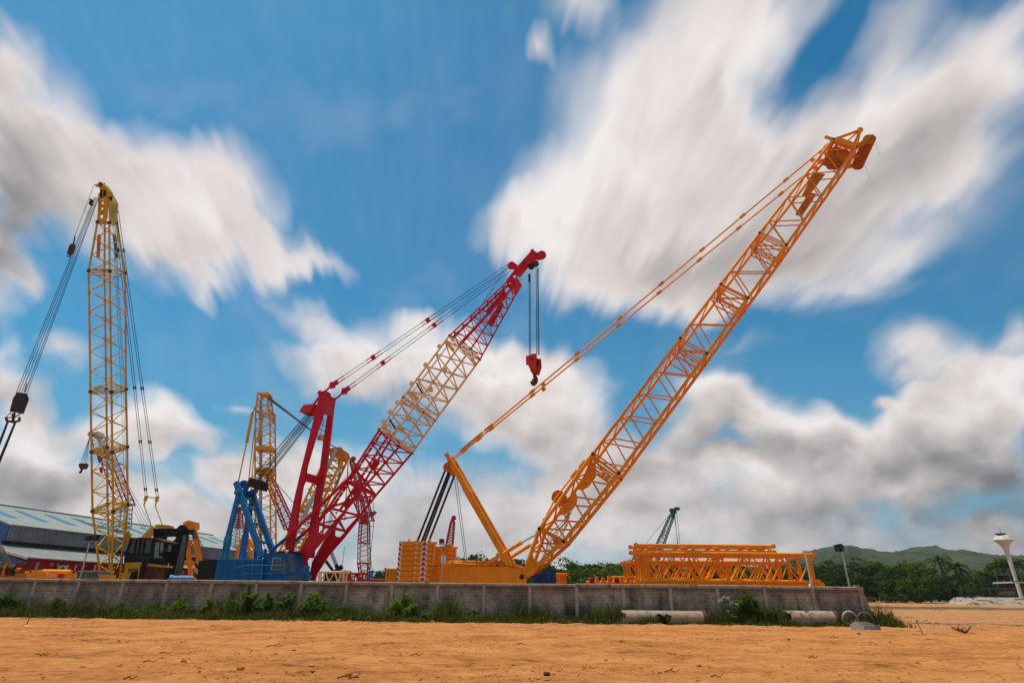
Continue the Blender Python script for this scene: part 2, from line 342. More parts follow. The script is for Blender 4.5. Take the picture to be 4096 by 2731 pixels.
# ================================================================== ground
def sand_mat():
    m, nt, b = newmat('sand'); v = coord(nt); vs = coord(nt, (.55, 1.0, 1)); n1 = nz(nt, v, .35, 6, .6); n2 = nz(nt, vs, 1.7, 6, .65); n3 = nz(nt, coord(nt, (.6, 1, 1)), 7, 10, .8)
    mx = _n(nt, 'ShaderNodeMath', operation='MULTIPLY_ADD'); nt.links.new(n2, mx.inputs[0]); mx.inputs[1].default_value = .45
    m2 = _n(nt, 'ShaderNodeMath', operation='MULTIPLY_ADD'); nt.links.new(n3, m2.inputs[0]); m2.inputs[1].default_value = .60
    m3 = _n(nt, 'ShaderNodeMath', operation='MULTIPLY'); nt.links.new(n1, m3.inputs[0]); m3.inputs[1].default_value = .55
    nt.links.new(m3.outputs[0], m2.inputs[2]); nt.links.new(m2.outputs[0], mx.inputs[2])
    near = rampn(nt, mx.outputs[0], [(.64, (.16, .054, .013)), (.70, (.32, .115, .026)), (.79, (.455, .172, .042)), (.92, (.56, .24, .07))])
    # browner, coarser dirt on the far field, with a strip of weeds in the ditch
    far = rampn(nt, mx.outputs[0], [(.50, (.075, .030, .013)), (.60, (.25, .105, .04)), (.74, (.42, .19, .075))])
    sp = _n(nt, 'ShaderNodeSeparateXYZ'); g = _n(nt, 'ShaderNodeNewGeometry'); nt.links.new(g.outputs['Position'], sp.inputs[0])
    wv = _n(nt, 'ShaderNodeMath', operation='MULTIPLY_ADD'); nt.links.new(n1, wv.inputs[0]); wv.inputs[1].default_value = 14.0; nt.links.new(sp.outputs[1], wv.inputs[2])
    mr = _n(nt, 'ShaderNodeMapRange', interpolation_type='SMOOTHSTEP'); nt.links.new(wv.outputs[0], mr.inputs[0]); mr.inputs[1].default_value = 37; mr.inputs[2].default_value = 52
    mi = _n(nt, 'ShaderNodeMix', data_type='RGBA'); nt.links.new(mr.outputs[0], mi.inputs[0]); nt.links.new(near, mi.inputs[6]); nt.links.new(far, mi.inputs[7])
    dt = _n(nt, 'ShaderNodeMath', operation='SUBTRACT'); nt.links.new(wv.outputs[0], dt.inputs[0]); dt.inputs[1].default_value = 101.0
    ab = _n(nt, 'ShaderNodeMath', operation='ABSOLUTE'); nt.links.new(dt.outputs[0], ab.inputs[0])
    dm = _n(nt, 'ShaderNodeMapRange', interpolation_type='SMOOTHSTEP'); nt.links.new(ab.outputs[0], dm.inputs[0]); dm.inputs[1].default_value = 3; dm.inputs[2].default_value = 5.5; dm.inputs[3].default_value = .9; dm.inputs[4].default_value = 0
    mg = _n(nt, 'ShaderNodeMix', data_type='RGBA'); nt.links.new(dm.outputs[0], mg.inputs[0]); nt.links.new(mi.outputs[2], mg.inputs[6]); mg.inputs[7].default_value = (.07, .075, .02, 1)
    nt.links.new(mg.outputs[2], b.inputs['Base Color']); b.inputs['Roughness'].default_value = .95; b.inputs['Specular IOR Level'].default_value = .15
    bump(nt, b, m2.outputs[0], .75, .12); return m
M['sand'] = sand_mat()
def gz(x, y):
    z = 0.0
    if y < 44 and abs(x) < 60:
        z = .05 * noise.noise(Vector((x * .5, y * .9, 0))) + .055 * max(0, noise.noise(Vector((x * 1.6, y * 3.2, 3)))) + .02 * noise.noise(Vector((x * 4, y * 6, 1)))
        e = math.exp(-((y - 36.4 - .5 * noise.noise(Vector((x * .3, 0, 7)))) / .35) ** 2); z += e * (.07 + .10 * max(0, noise.noise(Vector((x * 1.1, 2, 5)))))
        for (c0, sl, cu) in ((21.5, .06, .0012), (29.0, -.05, .0009), (15.5, .10, -.0015)):
            for w_ in (-.85, .85):
                q_ = (y - (c0 + sl * x + cu * x * x + w_)) / .22; z -= .045 * math.exp(-q_ * q_)
                q_ = (y - (c0 + sl * x + cu * x * x + w_ - .42)) / .18; z += .03 * math.exp(-q_ * q_)
        z += .05 * max(0, noise.noise(Vector((x * 2.2, y * 3, 11))) - .15) * (1 if noise.noise(Vector((x * .18, y * .35, 2))) > 0 else .2) * 3
    if x > 24 and y > 44: z += .12 * max(0, noise.noise(Vector((x * .3, y * .5, 9))))
    k = min(1, max(0, (x - 26) / 14)); t = min(1, max(0, (y - 66) / 62)); z += 1.55 * k * t * t * (3 - 2 * t)
    d = (y - 94) / 3.0; z -= .35 * k * math.exp(-d * d)
    return z
def axis(dense0, dense1, st, far0, far1):
    a = [dense0 + st * i for i in range(int((dense1 - dense0) / st) + 1)]; s_ = st; x = a[-1]
    while x < far1: s_ *= 1.25; x += s_; a.append(x)
    s_ = st; x = a[0]; pre = []
    while x > far0: s_ *= 1.25; x -= s_; pre.append(x)
    return pre[::-1] + a
xs = axis(-42, 46, .30, -5000, 5000); ys = axis(8, 44, .20, -400, 6500)
g = MB(); vv = [(x, y, gz(x, y)) for y in ys for x in xs]; nx = len(xs)
g.add(vv, [(j * nx + i, j * nx + i + 1, (j + 1) * nx + i + 1, (j + 1) * nx + i) for j in range(len(ys) - 1) for i in range(nx - 1)], True)
g.build('ground', M['sand'], kind='structure')
# hills
def hill_mat():
    m, nt, b = newmat('wooded_hillside'); v = coord(nt); n1 = nz(nt, v, .010, 4, .5); n2 = nz(nt, v, .05, 6, .7)
    mx = _n(nt, 'ShaderNodeMath', operation='MULTIPLY_ADD'); nt.links.new(n2, mx.inputs[0]); mx.inputs[1].default_value = .7; m3 = _n(nt, 'ShaderNodeMath', operation='MULTIPLY'); nt.links.new(n1, m3.inputs[0]); m3.inputs[1].default_value = .4; nt.links.new(m3.outputs[0], mx.inputs[2])
    nt.links.new(rampn(nt, mx.outputs[0], [(.42, (.005, .010, .004)), (.50, (.022, .034, .010)), (.60, (.045, .056, .014)), (.72, (.08, .060, .026))]), b.inputs['Base Color'])
    b.inputs['Roughness'].default_value = 1; b.inputs['Specular IOR Level'].default_value = 0; return m
M['hill'] = hill_mat()
HP = [(3100, 2300), (3200, 2215), (3240, 2200), (3290, 2193), (3330, 2183), (3360, 2188), (3400, 2198), (3450, 2205), (3510, 2216), (3560, 2212), (3600, 2203), (3650, 2190), (3720, 2184), (3760, 2199), (3800, 2208), (3850, 2214), (3900, 2226), (3960, 2236), (4050, 2243), (4150, 2236), (4400, 2190), (4800, 2230), (5600, 2330)]
hb = MB(); rows = 70; cols = 420; P_ = []
for j in range(rows):
    t = j / (rows - 1) * 1.9
    for i in range(cols):
        px = 3100 + (5600 - 3100) * (i / (cols - 1)) ** 1.5
        for a, b_ in zip(HP, HP[1:]):
            if a[0] <= px <= b_[0]: py = lerp(a[1], b_[1], (px - a[0]) / (b_[0] - a[0])); break
        top = at(px, py, 1100); h = top.z
        y = 700 + 400 * t; f = max(0, 1 - abs(1 - t)); f = math.sin(f * math.pi / 2) ** 1.2
        x = top.x * (y / 1100 * .35 + .65)
        n_ = noise.fractal(Vector((x * .006, y * .006, 0)), 1, 2, 4)
        z = h * f * (1 + (.16 * n_ if t < .93 else 0)) + 4.5 * max(0, noise.noise(Vector((x * .07, y * .04, 3)))) * f + 2.2 * noise.noise(Vector((x * .25, y * .2, 3)))
        P_.append((x, y, z - 1 if f > 0 else -5))
hb.add(P_, [(j * cols + i, j * cols + i + 1, (j + 1) * cols + i + 1, (j + 1) * cols + i) for j in range(rows - 1) for i in range(cols - 1)], True)
hb.build('hills', M['hill'], kind='structure')
# ================================================================== boundary wall
def block_mat():
    m, nt, b = newmat('stained_block_wall'); tc = _n(nt, 'ShaderNodeTexCoord'); g = _n(nt, 'ShaderNodeNewGeometry')
    sp = _n(nt, 'ShaderNodeSeparateXYZ'); nt.links.new(g.outputs['Position'], sp.inputs[0])
    cb = _n(nt, 'ShaderNodeCombineXYZ'); nt.links.new(sp.outputs[0], cb.inputs[0]); nt.links.new(sp.outputs[2], cb.inputs[1])
    br = _n(nt, 'ShaderNodeTexBrick'); nt.links.new(cb.outputs[0], br.inputs['Vector']); br.inputs['Scale'].default_value = 1.0
    br.inputs['Brick Width'].default_value = .40; br.inputs['Row Height'].default_value = .20; br.inputs['Mortar Size'].default_value = .018; br.inputs['Mortar Smooth'].default_value = .4
    br.inputs['Color1'].default_value = (.30, .30, .30, 1); br.inputs['Color2'].default_value = (.95, .95, .95, 1); br.inputs['Mortar'].default_value = (1.5, 1.45, 1.4, 1)
    sc1 = _n(nt, 'ShaderNodeMapping'); sc1.inputs[3].default_value = (1.0, 1.0, .45); nt.links.new(g.outputs['Position'], sc1.inputs[0])
    n1 = nz(nt, sc1.outputs[0], 1.0, 8, .7); n2 = nz(nt, g.outputs['Position'], .55, 5, .6); n3 = nz(nt, g.outputs['Position'], 12, 4, .6)
    st = rampn(nt, n1, [(.34, (.10, .078, .060)), (.45, (.28, .222, .17)), (.60, (.48, .385, .30))])
    s2 = rampn(nt, n2, [(.35, (.55, .55, .55)), (.62, (1.15, 1.1, 1.05))])
    a = _n(nt, 'ShaderNodeMix', data_type='RGBA', blend_type='MULTIPLY'); a.inputs[0].default_value = 1; nt.links.new(st, a.inputs[6]); nt.links.new(s2, a.inputs[7])
    c = _n(nt, 'ShaderNodeMix', data_type='RGBA', blend_type='MULTIPLY'); c.inputs[0].default_value = .38; nt.links.new(a.outputs[2], c.inputs[6]); nt.links.new(br.outputs['Color'], c.inputs[7])
    # colour darkens unevenly towards the wall foot and again just under the beam
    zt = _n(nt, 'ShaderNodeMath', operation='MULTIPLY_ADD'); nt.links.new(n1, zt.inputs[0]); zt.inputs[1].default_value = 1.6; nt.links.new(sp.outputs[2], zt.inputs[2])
    foot_tone = rampn(nt, _map(nt, zt.outputs[0], .9, 1.9), [(0, (.55, .55, .57)), (1, (1, 1, 1))])
    beam_tone = rampn(nt, _map(nt, zt.outputs[0], 2.55, 2.95), [(0, (1, 1, 1)), (1, (.40, .37, .34))])
    d = _n(nt, 'ShaderNodeMix', data_type='RGBA', blend_type='MULTIPLY'); d.inputs[0].default_value = 1; nt.links.new(c.outputs[2], d.inputs[6]); nt.links.new(foot_tone, d.inputs[7])
    e = _n(nt, 'ShaderNodeMix', data_type='RGBA', blend_type='MULTIPLY'); e.inputs[0].default_value = 1; nt.links.new(d.outputs[2], e.inputs[6]); nt.links.new(beam_tone, e.inputs[7])
    nt.links.new(e.outputs[2], b.inputs['Base Color']); b.inputs['Roughness'].default_value = .95; b.inputs['Specular IOR Level'].default_value = .1
    bump(nt, b, br.outputs['Fac'], -.6, .012); return m
def _map(nt, s_, a, b_):
    r = _n(nt, 'ShaderNodeMapRange'); nt.links.new(s_, r.inputs[0]); r.inputs[1].default_value = a; r.inputs[2].default_value = b_; return r.outputs[0]
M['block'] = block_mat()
M['beam'] = paint('weathered_concrete', (.36, .275, .20), .95, .6, sc=1.6, spec=.1, dcol=(.05, .042, .035))
M['pillar'] = paint('grey_concrete', (.46, .36, .285), .95, .6, sc=1.9, spec=.1, dcol=(.05, .042, .036))
WF = Frame(124, 41.9, 0); _e = Frame(3446, 39.9, 0); WF.u = (_e.o - WF.o).normalized(); WF.v = Vector((-WF.u.y, WF.u.x, 0)); WLEN = (_e.o - WF.o).length
WH = 2.27
wall = thing('boundary_wall', WF.L(WLEN / 2, 0, 0), 'long stained concrete block wall with leaning-shadow pillars and a pale coping along the sand', 'wall')
wall['label'] = 'long stained grey concrete block wall with pillars and pale coping behind the weeds'
def wbox(mb, a0, a1, b0, b1, z0, z1): return mb.prism([WF.L(a0, b0, z0), WF.L(a1, b0, z0), WF.L(a1, b1, z0), WF.L(a0, b1, z0)], (0, 0, z1 - z0))
bay = WLEN / 18
for k in range(-3, 18):
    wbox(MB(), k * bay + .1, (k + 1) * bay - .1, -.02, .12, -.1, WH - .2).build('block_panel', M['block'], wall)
for k in range(-3, 19):
    mb = MB(); w = .1
    if k == 18:
        wbox(mb, k * bay - .12, k * bay + .16, -.12, .2, -.1, WH - .2); mb.prism([WF.L(k * bay + .16, -.1, -.1), WF.L(k * bay + .62, -.1, -.1), WF.L(k * bay + .2, -.1, WH - .5), WF.L(k * bay + .16, -.1, WH - .5)], WF.v * .25)
    else: wbox(mb, k * bay - w, k * bay + w, -.07, .19, -.1, WH - .2)
    mb.build('pillar', M['pillar'], wall)
mb = MB(); random.seed(4)
for k in range(-3, 18):
    dz = random.uniform(-.022, .022); a0_, a1_ = k * bay + .004, (k + 1) * bay - .004; mb.prism([WF.L(a0_, -.085, WH - .2), WF.L(a0_, -.085, WH + dz - .05), WF.L(a0_, -.045, WH + dz), WF.L(a0_, .2, WH + dz), WF.L(a0_, .2, WH - .2)], WF.u * (a1_ - a0_))
wbox(mb, 18 * bay - .1, 18 * bay + .2, -.1, .22, WH - .2, WH - .02)
mb.build('coping_beam', M['beam'], wall)
mb = MB()
for a in (9 * bay - .75, 18 * bay - .1): wbox(mb, a - .18, a + .14, -.06, .18, WH + .013, WH + .07)
mb.build('cap_block', M['pillar'], wall)
# ================================================================== vegetation
def leaf_mat(name, c1, c2, c3, sc=2.0, trans=.25):
    m, nt, b = newmat(name); g = _n(nt, 'ShaderNodeNewGeometry'); n1 = nz(nt, g.outputs['Position'], sc, 3, .6)
    ad = _n(nt, 'ShaderNodeMath', operation='MULTIPLY_ADD'); nt.links.new(g.outputs['Random Per Island'], ad.inputs[0]); ad.inputs[1].default_value = .35; mm = _n(nt, 'ShaderNodeMath', operation='MULTIPLY'); nt.links.new(n1, mm.inputs[0]); mm.inputs[1].default_value = .6; nt.links.new(mm.outputs[0], ad.inputs[2])
    oi = _n(nt, 'ShaderNodeObjectInfo'); a2 = _n(nt, 'ShaderNodeMath', operation='MULTIPLY_ADD'); nt.links.new(oi.outputs['Random'], a2.inputs[0]); a2.inputs[1].default_value = .26; a3 = _n(nt, 'ShaderNodeMath', operation='SUBTRACT'); nt.links.new(ad.outputs[0], a3.inputs[0]); a3.inputs[1].default_value = .08; nt.links.new(a3.outputs[0], a2.inputs[2]); c = rampn(nt, a2.outputs[0], [(.22, c1), (.5, c2), (.8, c3)]); nt.links.new(c, b.inputs['Base Color']); b.inputs['Roughness'].default_value = .8; b.inputs['Specular IOR Level'].default_value = .06
    if trans:
        t = _n(nt, 'ShaderNodeBsdfTranslucent'); nt.links.new(c, t.inputs[0]); mx = _n(nt, 'ShaderNodeMixShader'); mx.inputs[0].default_value = trans
        nt.links.new(b.outputs[0], mx.inputs[1]); nt.links.new(t.outputs[0], mx.inputs[2]); nt.links.new(mx.outputs[0], nt.nodes['Material Output'].inputs[0])
    return m
M['leaf'] = leaf_mat('tree_leaves', (.012, .030, .001), (.040, .080, .002), (.12, .17, .006), .5)
M['leafdk'] = leaf_mat('dark_tree_leaves', (.008, .022, .002), (.024, .054, .003), (.07, .11, .006), .5)
M['shrub'] = leaf_mat('shrub_leaves', (.011, .028, .001), (.036, .078, .002), (.13, .19, .008), 1.3)
M['grass'] = leaf_mat('grass_blades', (.014, .025, .002), (.048, .062, .006), (.17, .155, .03), 1.0)
M['pale'] = leaf_mat('pale_leaves', (.10, .20, .06), (.28, .40, .16), (.5, .6, .35), 3)
M['bark'] = paint('bark', (.07, .05, .035), .95, .6, sc=3, spec=.1)
M['palm'] = leaf_mat('palm_fronds', (.02, .05, .012), (.05, .09, .02), (.10, .13, .04), 1)
def leafquad(mb, p, n, s_, w=.5):
    x, y = basis(n); a = random.uniform(0, 6.28); d = x * math.cos(a) + y * math.sin(a); e = n.normalized().cross(d)
    mb.add([p - d * s_, p + e * s_ * w, p + d * s_, p - e * s_ * w], [(0, 1, 2, 3)])
def rnd3():
    while True:
        q = Vector((random.uniform(-1, 1), random.uniform(-1, 1), random.uniform(-1, 1)))
        if .01 < q.length_squared < 1: return q
def crown(mb, h0, h1, rad, clumps, per, ls):
    for _ in range(clumps):
        q = rnd3().normalized() * random.uniform(.35, 1.0) ** .5; t = (q.z + 1) / 2
        c = Vector((q.x * rad, q.y * rad, lerp(h0, h1, t))); cr = rad * random.uniform(.20, .42)
        for _ in range(per):
            e = rnd3().normalized(); rr = cr * random.uniform(.55, 1.05)
            n = (e + rnd3() * .7); leafquad(mb, c + Vector((e.x * rr, e.y * rr, e.z * rr * .75)), n, ls * random.uniform(.6, 1.3), random.uniform(.4, .8))
def make_tree(seed, h, rad, mat, label, group, low=.12, clumps=44, per=95, ls=.27):
    random.seed(seed); t = thing('tree', (0, 0, 0), label, 'tree', group)
    mb = MB(); top = Vector((random.uniform(-.4, .4), random.uniform(-.4, .4), h * .6)); mb.path([Vector((0, 0, -.3)), top * .5 + Vector((.15, 0, 0)), top], h * .028, 7, h * .012)
    for k in range(7):
        a = k * .9 + random.random(); b_ = top * random.uniform(.5, .95); e = Vector((math.cos(a) * rad * .7, math.sin(a) * rad * .7, h * random.uniform(.6, .9))); mb.path([b_, (b_ + e) / 2 + Vector((0, 0, -.3)), e], h * .010, 5, h * .004)
    mb.build('trunk', M['bark'], t); mb = MB(); crown(mb, h * low, h * .96, rad, clumps, per, ls); mb.build('crown', mat, t); return t
TREES = [make_tree(11, 9, 4.2, M['leaf'], 'x', 'trees beyond the yard'), make_tree(12, 9, 3.6, M['leafdk'], 'x', 'trees beyond the yard'), make_tree(13, 9, 4.8, M['leaf'], 'x', 'trees beyond the yard', .10, 54),
         make_tree(14, 9, 4.0, M['leafdk'], 'x', 'trees beyond the yard', .05, 50), make_tree(15, 9, 3.2, M['leaf'], 'x', 'trees beyond the yard', .2, 36)]
used = set()
def put_tree(px, top, Y, kind, label, wide=1.0, base=None):
    p = at(px, top, Y); z0 = gz(p.x, p.y) if base is None else base; h = p.z - z0; s_ = h / 9.0
    if kind not in used:
        used.add(kind); t = TREES[kind]; t.location = (p.x, p.y, z0); t.scale = (s_ * wide, s_ * wide, s_); t['label'] = label; return t
    return copy_tree(TREES[kind], (p.x, p.y, z0), label, random.uniform(0, 6.28), (s_ * wide, s_ * wide, s_))
random.seed(21)
def prof(px, tab):
    for a, b_ in zip(tab, tab[1:]):
        if a[0] <= px <= b_[0]: return lerp(a[1], b_[1], (px - a[0]) / (b_[0] - a[0]))
    return tab[-1][1]
TP = [(1700, 2262), (1800, 2228), (1860, 2218), (1950, 2216), (2050, 2232), (2200, 2242), (2350, 2240), (2480, 2228), (2600, 2236), (2900, 2240), (3100, 2246), (3300, 2246)]
px = 1800; k = 0
MIDW = 'bushy green tree of the wood behind the orange crane and stacked lattice sections'
while px < 3300:
    put_tree(px, prof(px, TP) + random.uniform(-7, 16), random.uniform(150, 172), k % 5, MIDW, random.uniform(1.0, 1.35)); px += random.uniform(52, 74); k += 1
px = 1830
while px < 3300:
    put_tree(px, prof(px, TP) + random.uniform(18, 50), random.uniform(128, 142), (k * 2) % 5, MIDW, random.uniform(1.1, 1.5)); px += random.uniform(80, 110); k += 1
RP = [(3250, 2250), (3400, 2246), (3500, 2243), (3600, 2238), (3700, 2262), (3800, 2285), (3900, 2275), (4000, 2270), (4200, 2262)]
RW = 'dense green tree of the wood at the edge of the dirt field'
px = 3290
while px < 4160:
    put_tree(px, prof(px, RP) + random.uniform(-12, 18), random.uniform(150, 165), k % 5, RW, random.uniform(1.1, 1.5)); px += random.uniform(55, 75); k += 1
for (px, top, Y, kd, w, lb) in [(3340, 2285, 122, 3, 1.3, 'dark green tree right beside the leaning floodlight pole'), (3430, 2290, 118, 1, 1.2, 'dark tree rising behind the free end of the block wall'),
        (3500, 2290, 117, 3, 1.3, 'shadowy tree just past the end of the block wall'), (3560, 2308, 114, 0, 1.3, 'low bright green tree at the near edge of the wood'), (3640, 2300, 114, 2, 1.35, 'largest rounded bright green tree at the edge of the dirt field'),
        (3700, 2310, 118, 1, 1.2, 'dark tree below the taller palm'), (3770, 2330, 116, 3, 1.4, 'dark spreading tree below the shorter palm'), (3860, 2330, 128, 4, 1.5, 'light green tree behind the wire fence'), (3940, 2325, 132, 1, 1.4, 'dark tree behind the middle of the wire fence'), (4030, 2320, 136, 0, 1.4, 'green tree close to the water tower stem'), (4100, 2325, 132, 3, 1.4, 'green tree beyond the grey shed at the picture edge')]:
    put_tree(px, top, Y, kd, lb, w)
for (px, top, w, lb) in [(3480, 2385, 2.0, 'low bush behind the wall end at the field edge'), (3545, 2378, 1.7, 'small bright bush at the foot of the wood'), (3600, 2372, 1.8, 'rounded bush under the large bright tree'), (3665, 2384, 1.8, 'low bush beside the white sheeted bank')]:
    put_tree(px, top, 112, 2, lb, w)
for (px, top, Y, kd, lb) in [(1545, 2270, 165, 4, 'distant thin grey green tree behind the yellow trestle'), (1585, 2288, 160, 1, 'distant low dark tree left of the counterweight stack'), (1365, 2276, 190, 4, 'distant tree top behind the pale lattice section'), (1512, 2292, 165, 3, 'distant low tree right of the small blue gantry')]:
    put_tree(px, top, Y, kd, lb, 1.4)
def palm(px, top, Y, lb, sd_):
    random.seed(sd_); p = at(px, top, Y); z0 = gz(p.x, p.y); h = p.z - z0; t = thing('palm_tree', (p.x, p.y, z0), lb, 'palm tree', 'palms in front of the hills')
    o = Vector((p.x, p.y, z0)); c = o + Vector((-.3, 0, h * .84)); MB().path([o, o + Vector((.25, 0, h * .4)), c], .2, 8, .13).build('trunk', M['bark'], t); mb = MB()
    for k in range(22):
        a = k * 2.4; up = random.uniform(-.35, 1.1); ln = random.uniform(2.6, 3.4); pts = []
        for j in range(7):
            s_ = j / 6; pts.append(c + Vector((math.cos(a), math.sin(a), 0)) * ln * s_ * math.cos(up * .8) + Vector((0, 0, ln * (s_ * math.sin(up) - s_ * s_ * .75))))
        mb.path(pts, .03, 3)
        for j in range(1, 7):
            for sgn in (-1, 1):
                for q in range(4):
                    b_ = lerp(pts[j - 1], pts[j], q / 4); d = (pts[j] - pts[j - 1]).normalized(); sd2 = d.cross(Vector((0, 0, 1))).normalized() * sgn; l2 = .62 * (1 - (j + q / 4) / 9)
                    e = b_ + sd2 * l2 * .9 + d * l2 * .5 - Vector((0, 0, .25)); mb.add([b_ - d * .10, b_ + d * .12, e + d * .04, e], [(0, 1, 2, 3)])
    mb.build('crown', M['palm'], t)
palm(3752, 2206, 112, 'taller coconut palm standing over the wood before the hills', 3)
palm(3820, 2240, 114, 'shorter coconut palm to one side of the taller one', 5)
# grass along the foot of the wall
random.seed(31); mb = MB()
def blade(mb, p, h, w, lean):
    a = random.uniform(0, 6.28); d = Vector((math.cos(a), math.sin(a), 0)); l = Vector((math.cos(a + 1.3), math.sin(a + 1.3), 0)) * h * lean
    m_ = p + l * .35 + Vector((0, 0, h * .6)); t = p + l + Vector((0, 0, h)); mb.add([p - d * w, p + d * w, m_ + d * w * .7, t, m_ - d * w * .7], [(0, 1, 2, 3, 4)])
for k in range(70000):
    a = random.uniform(-3.2 * bay, WLEN + 1.6); px_ = a / WLEN; dep = lerp(4.9, 2.9, max(0, px_)) + .7 * noise.noise(Vector((a * .35, 0, 0)))
    if a > WLEN + .2: dep = 2.6
    b_ = -dep * random.random() ** .85; 
    if random.random() > .45 + .9 * noise.noise(Vector((a * .5, b_ * .8, 4))) + .3 * (-b_ < dep * .6): continue
    tall = max(0, noise.noise(Vector((a * .45, b_ * .5, 8)))) * 2.2 + .12; edge = min(1, (dep + b_) / .9)
    p = WF.L(a, b_, 0); p.z = gz(p.x, p.y) - .02; h = random.uniform(.25, 1.05) * (.40 + tall * .9) * (.22 + .78 * min(1, (dep + b_) / 1.8))
    if a < WLEN * .42: h *= 1.15
    blade(mb, p, h, random.uniform(.010, .024), random.uniform(.1, .9))
mb.build('grass', M['grass'], kind='stuff')
random.seed(32); mb = MB()                            # low creeping leaves between the blades
for k in range(26000):
    a = random.uniform(-3.2 * bay, WLEN + 1.4); dep = lerp(4.7, 2.6, max(0, a / WLEN)); b_ = -dep * random.random()
    if noise.noise(Vector((a * .6, b_ * .9, 14))) < -.02: continue
    p = WF.L(a, b_, 0); p.z = gz(p.x, p.y) + random.uniform(.02, .5) * min(1, (dep + b_) / 1.6) * (.5 + max(0, noise.noise(Vector((a * .4, 0, 2)))) * 1.6); leafquad(mb, p, Vector((random.uniform(-.6, .6), random.uniform(-1, .2), 1)), random.uniform(.035, .08), .6)
mb.build('ground_cover', M['shrub'], kind='stuff')
def shrub(px, base, top, wpx, lb, mat='shrub', ls=.06, n=1500, feather=False, name='shrub', sd_=0, off=1.2):
    random.seed(sd_ + int(px)); q = hit(px, base, WF.o - WF.v * off, WF.v); tp = hit(px, top, WF.o - WF.v * off, WF.v); z0 = gz(q.x, q.y); h = tp.z - z0; w = wpx / 2531 * q.y / 2 * 1.15; n = int(n * 2.4); ls *= 1.15
    o = Vector((tp.x, q.y, z0)); t = thing(name, o, lb, 'bush', 'bushes along the block wall'); st = MB(); lf = MB()
    for k in range(9):
        a = k * 2.4 + random.random(); r_ = w * random.uniform(.2, 1.0) * (k > 0); e = o + Vector((math.cos(a) * r_, math.sin(a) * r_ * .6, h * (random.uniform(.55, 1.0) if k else 1.0) * (1 - .35 * (r_ / w) ** 2)))
        st.path([o + Vector((math.cos(a) * .05, 0, -.05)), lerp(o, e, .5) + Vector((0, 0, h * .08)), e], .014, 4, .005)
        for j in range(n // 9):
            s_ = random.random() ** .7; c = lerp(o, e, s_) + Vector((0, 0, h * .08 * math.sin(s_ * 3.14)))
            if feather:
                d = Vector((random.uniform(-1, 1), random.uniform(-.7, .7), random.uniform(-.1, .5))).normalized(); l2 = random.uniform(.10, .3); leafquad(lf, c + d * l2 * random.random(), Vector((d.y * .3, -.6, 1)), ls * .8, .28)
            else:
                d = rnd3() * random.uniform(.05, .26) * (.4 + s_) * (w + .25); leafquad(lf, c + Vector((d.x, d.y, d.z * .8)), Vector((d.x * 2, d.y * 2 - .5, .8)), ls * random.uniform(.7, 1.4), .5)
    st.build('stem', M['bark'], t); lf.build('foliage', M[mat], t); return t
for (px, base, top, w, lb, ft, ls, n) in [
  (40, 2455, 2372, 130, 'leafy weed clump at the very start of the wall', False, .06, 1700), (235, 2460, 2392, 110, 'bush between the first two full wall pillars', False, .055, 1300), (372, 2462, 2400, 80, 'small thin bush under the twin floodlight pole', False, .05, 800),
  (490, 2462, 2412, 110, 'low dark weed clump under the dark crane cab', False, .05, 900), (640, 2465, 2402, 130, 'creeping weed clump under the orange gantry frame', False, .05, 1200), (725, 2465, 2388, 70, 'small upright weed right of the creeping clump', False, .05, 700),
  (838, 2466, 2398, 62, 'dark broadleaved plant climbing a pillar under the blue crane', False, .085, 900), (930, 2468, 2404, 90, 'low bush beside the tallest feathery shrub', False, .06, 900), (1000, 2468, 2332, 130, 'tallest feathery shrub, nearly as high as the wall', True, .07, 2600),
  (1075, 2468, 2368, 95, 'round feathery shrub right of the tallest one', True, .07, 2000), (1155, 2470, 2372, 110, 'bright feathery shrub below the blue cab', True, .07, 2000), (1262, 2472, 2378, 115, 'leafy bright green bush below the foot of the crimson boom', False, .075, 1700),
  (1345, 2472, 2425, 90, 'low weed bush by the fallen plank', False, .05, 700), (1450, 2474, 2436, 70, 'small weed behind the second slab', False, .05, 400), (1622, 2478, 2378, 120, 'dark bush climbing the wall under the counterweight stack', False, .06, 1900), (1730, 2480, 2445, 120, 'low trailing bush under the thin lamp pole', False, .045, 900),
  (3190, 2470, 2415, 120, 'creeper on the wall above the shorter pipe', True, .06, 600), (3020, 2482, 2400, 150, 'dark arching weed mass right of the pale leaved plant', True, .08, 2200), (2975, 2480, 2352, 70, 'tall feathery weed reaching up the wall between the pipes', True, .08, 1200), (2390, 2488, 2450, 150, 'low weed clump left of the longer pipe', False, .05, 900)]:
    shrub(px, base, top, w, lb, 'shrub', ls, n, ft)
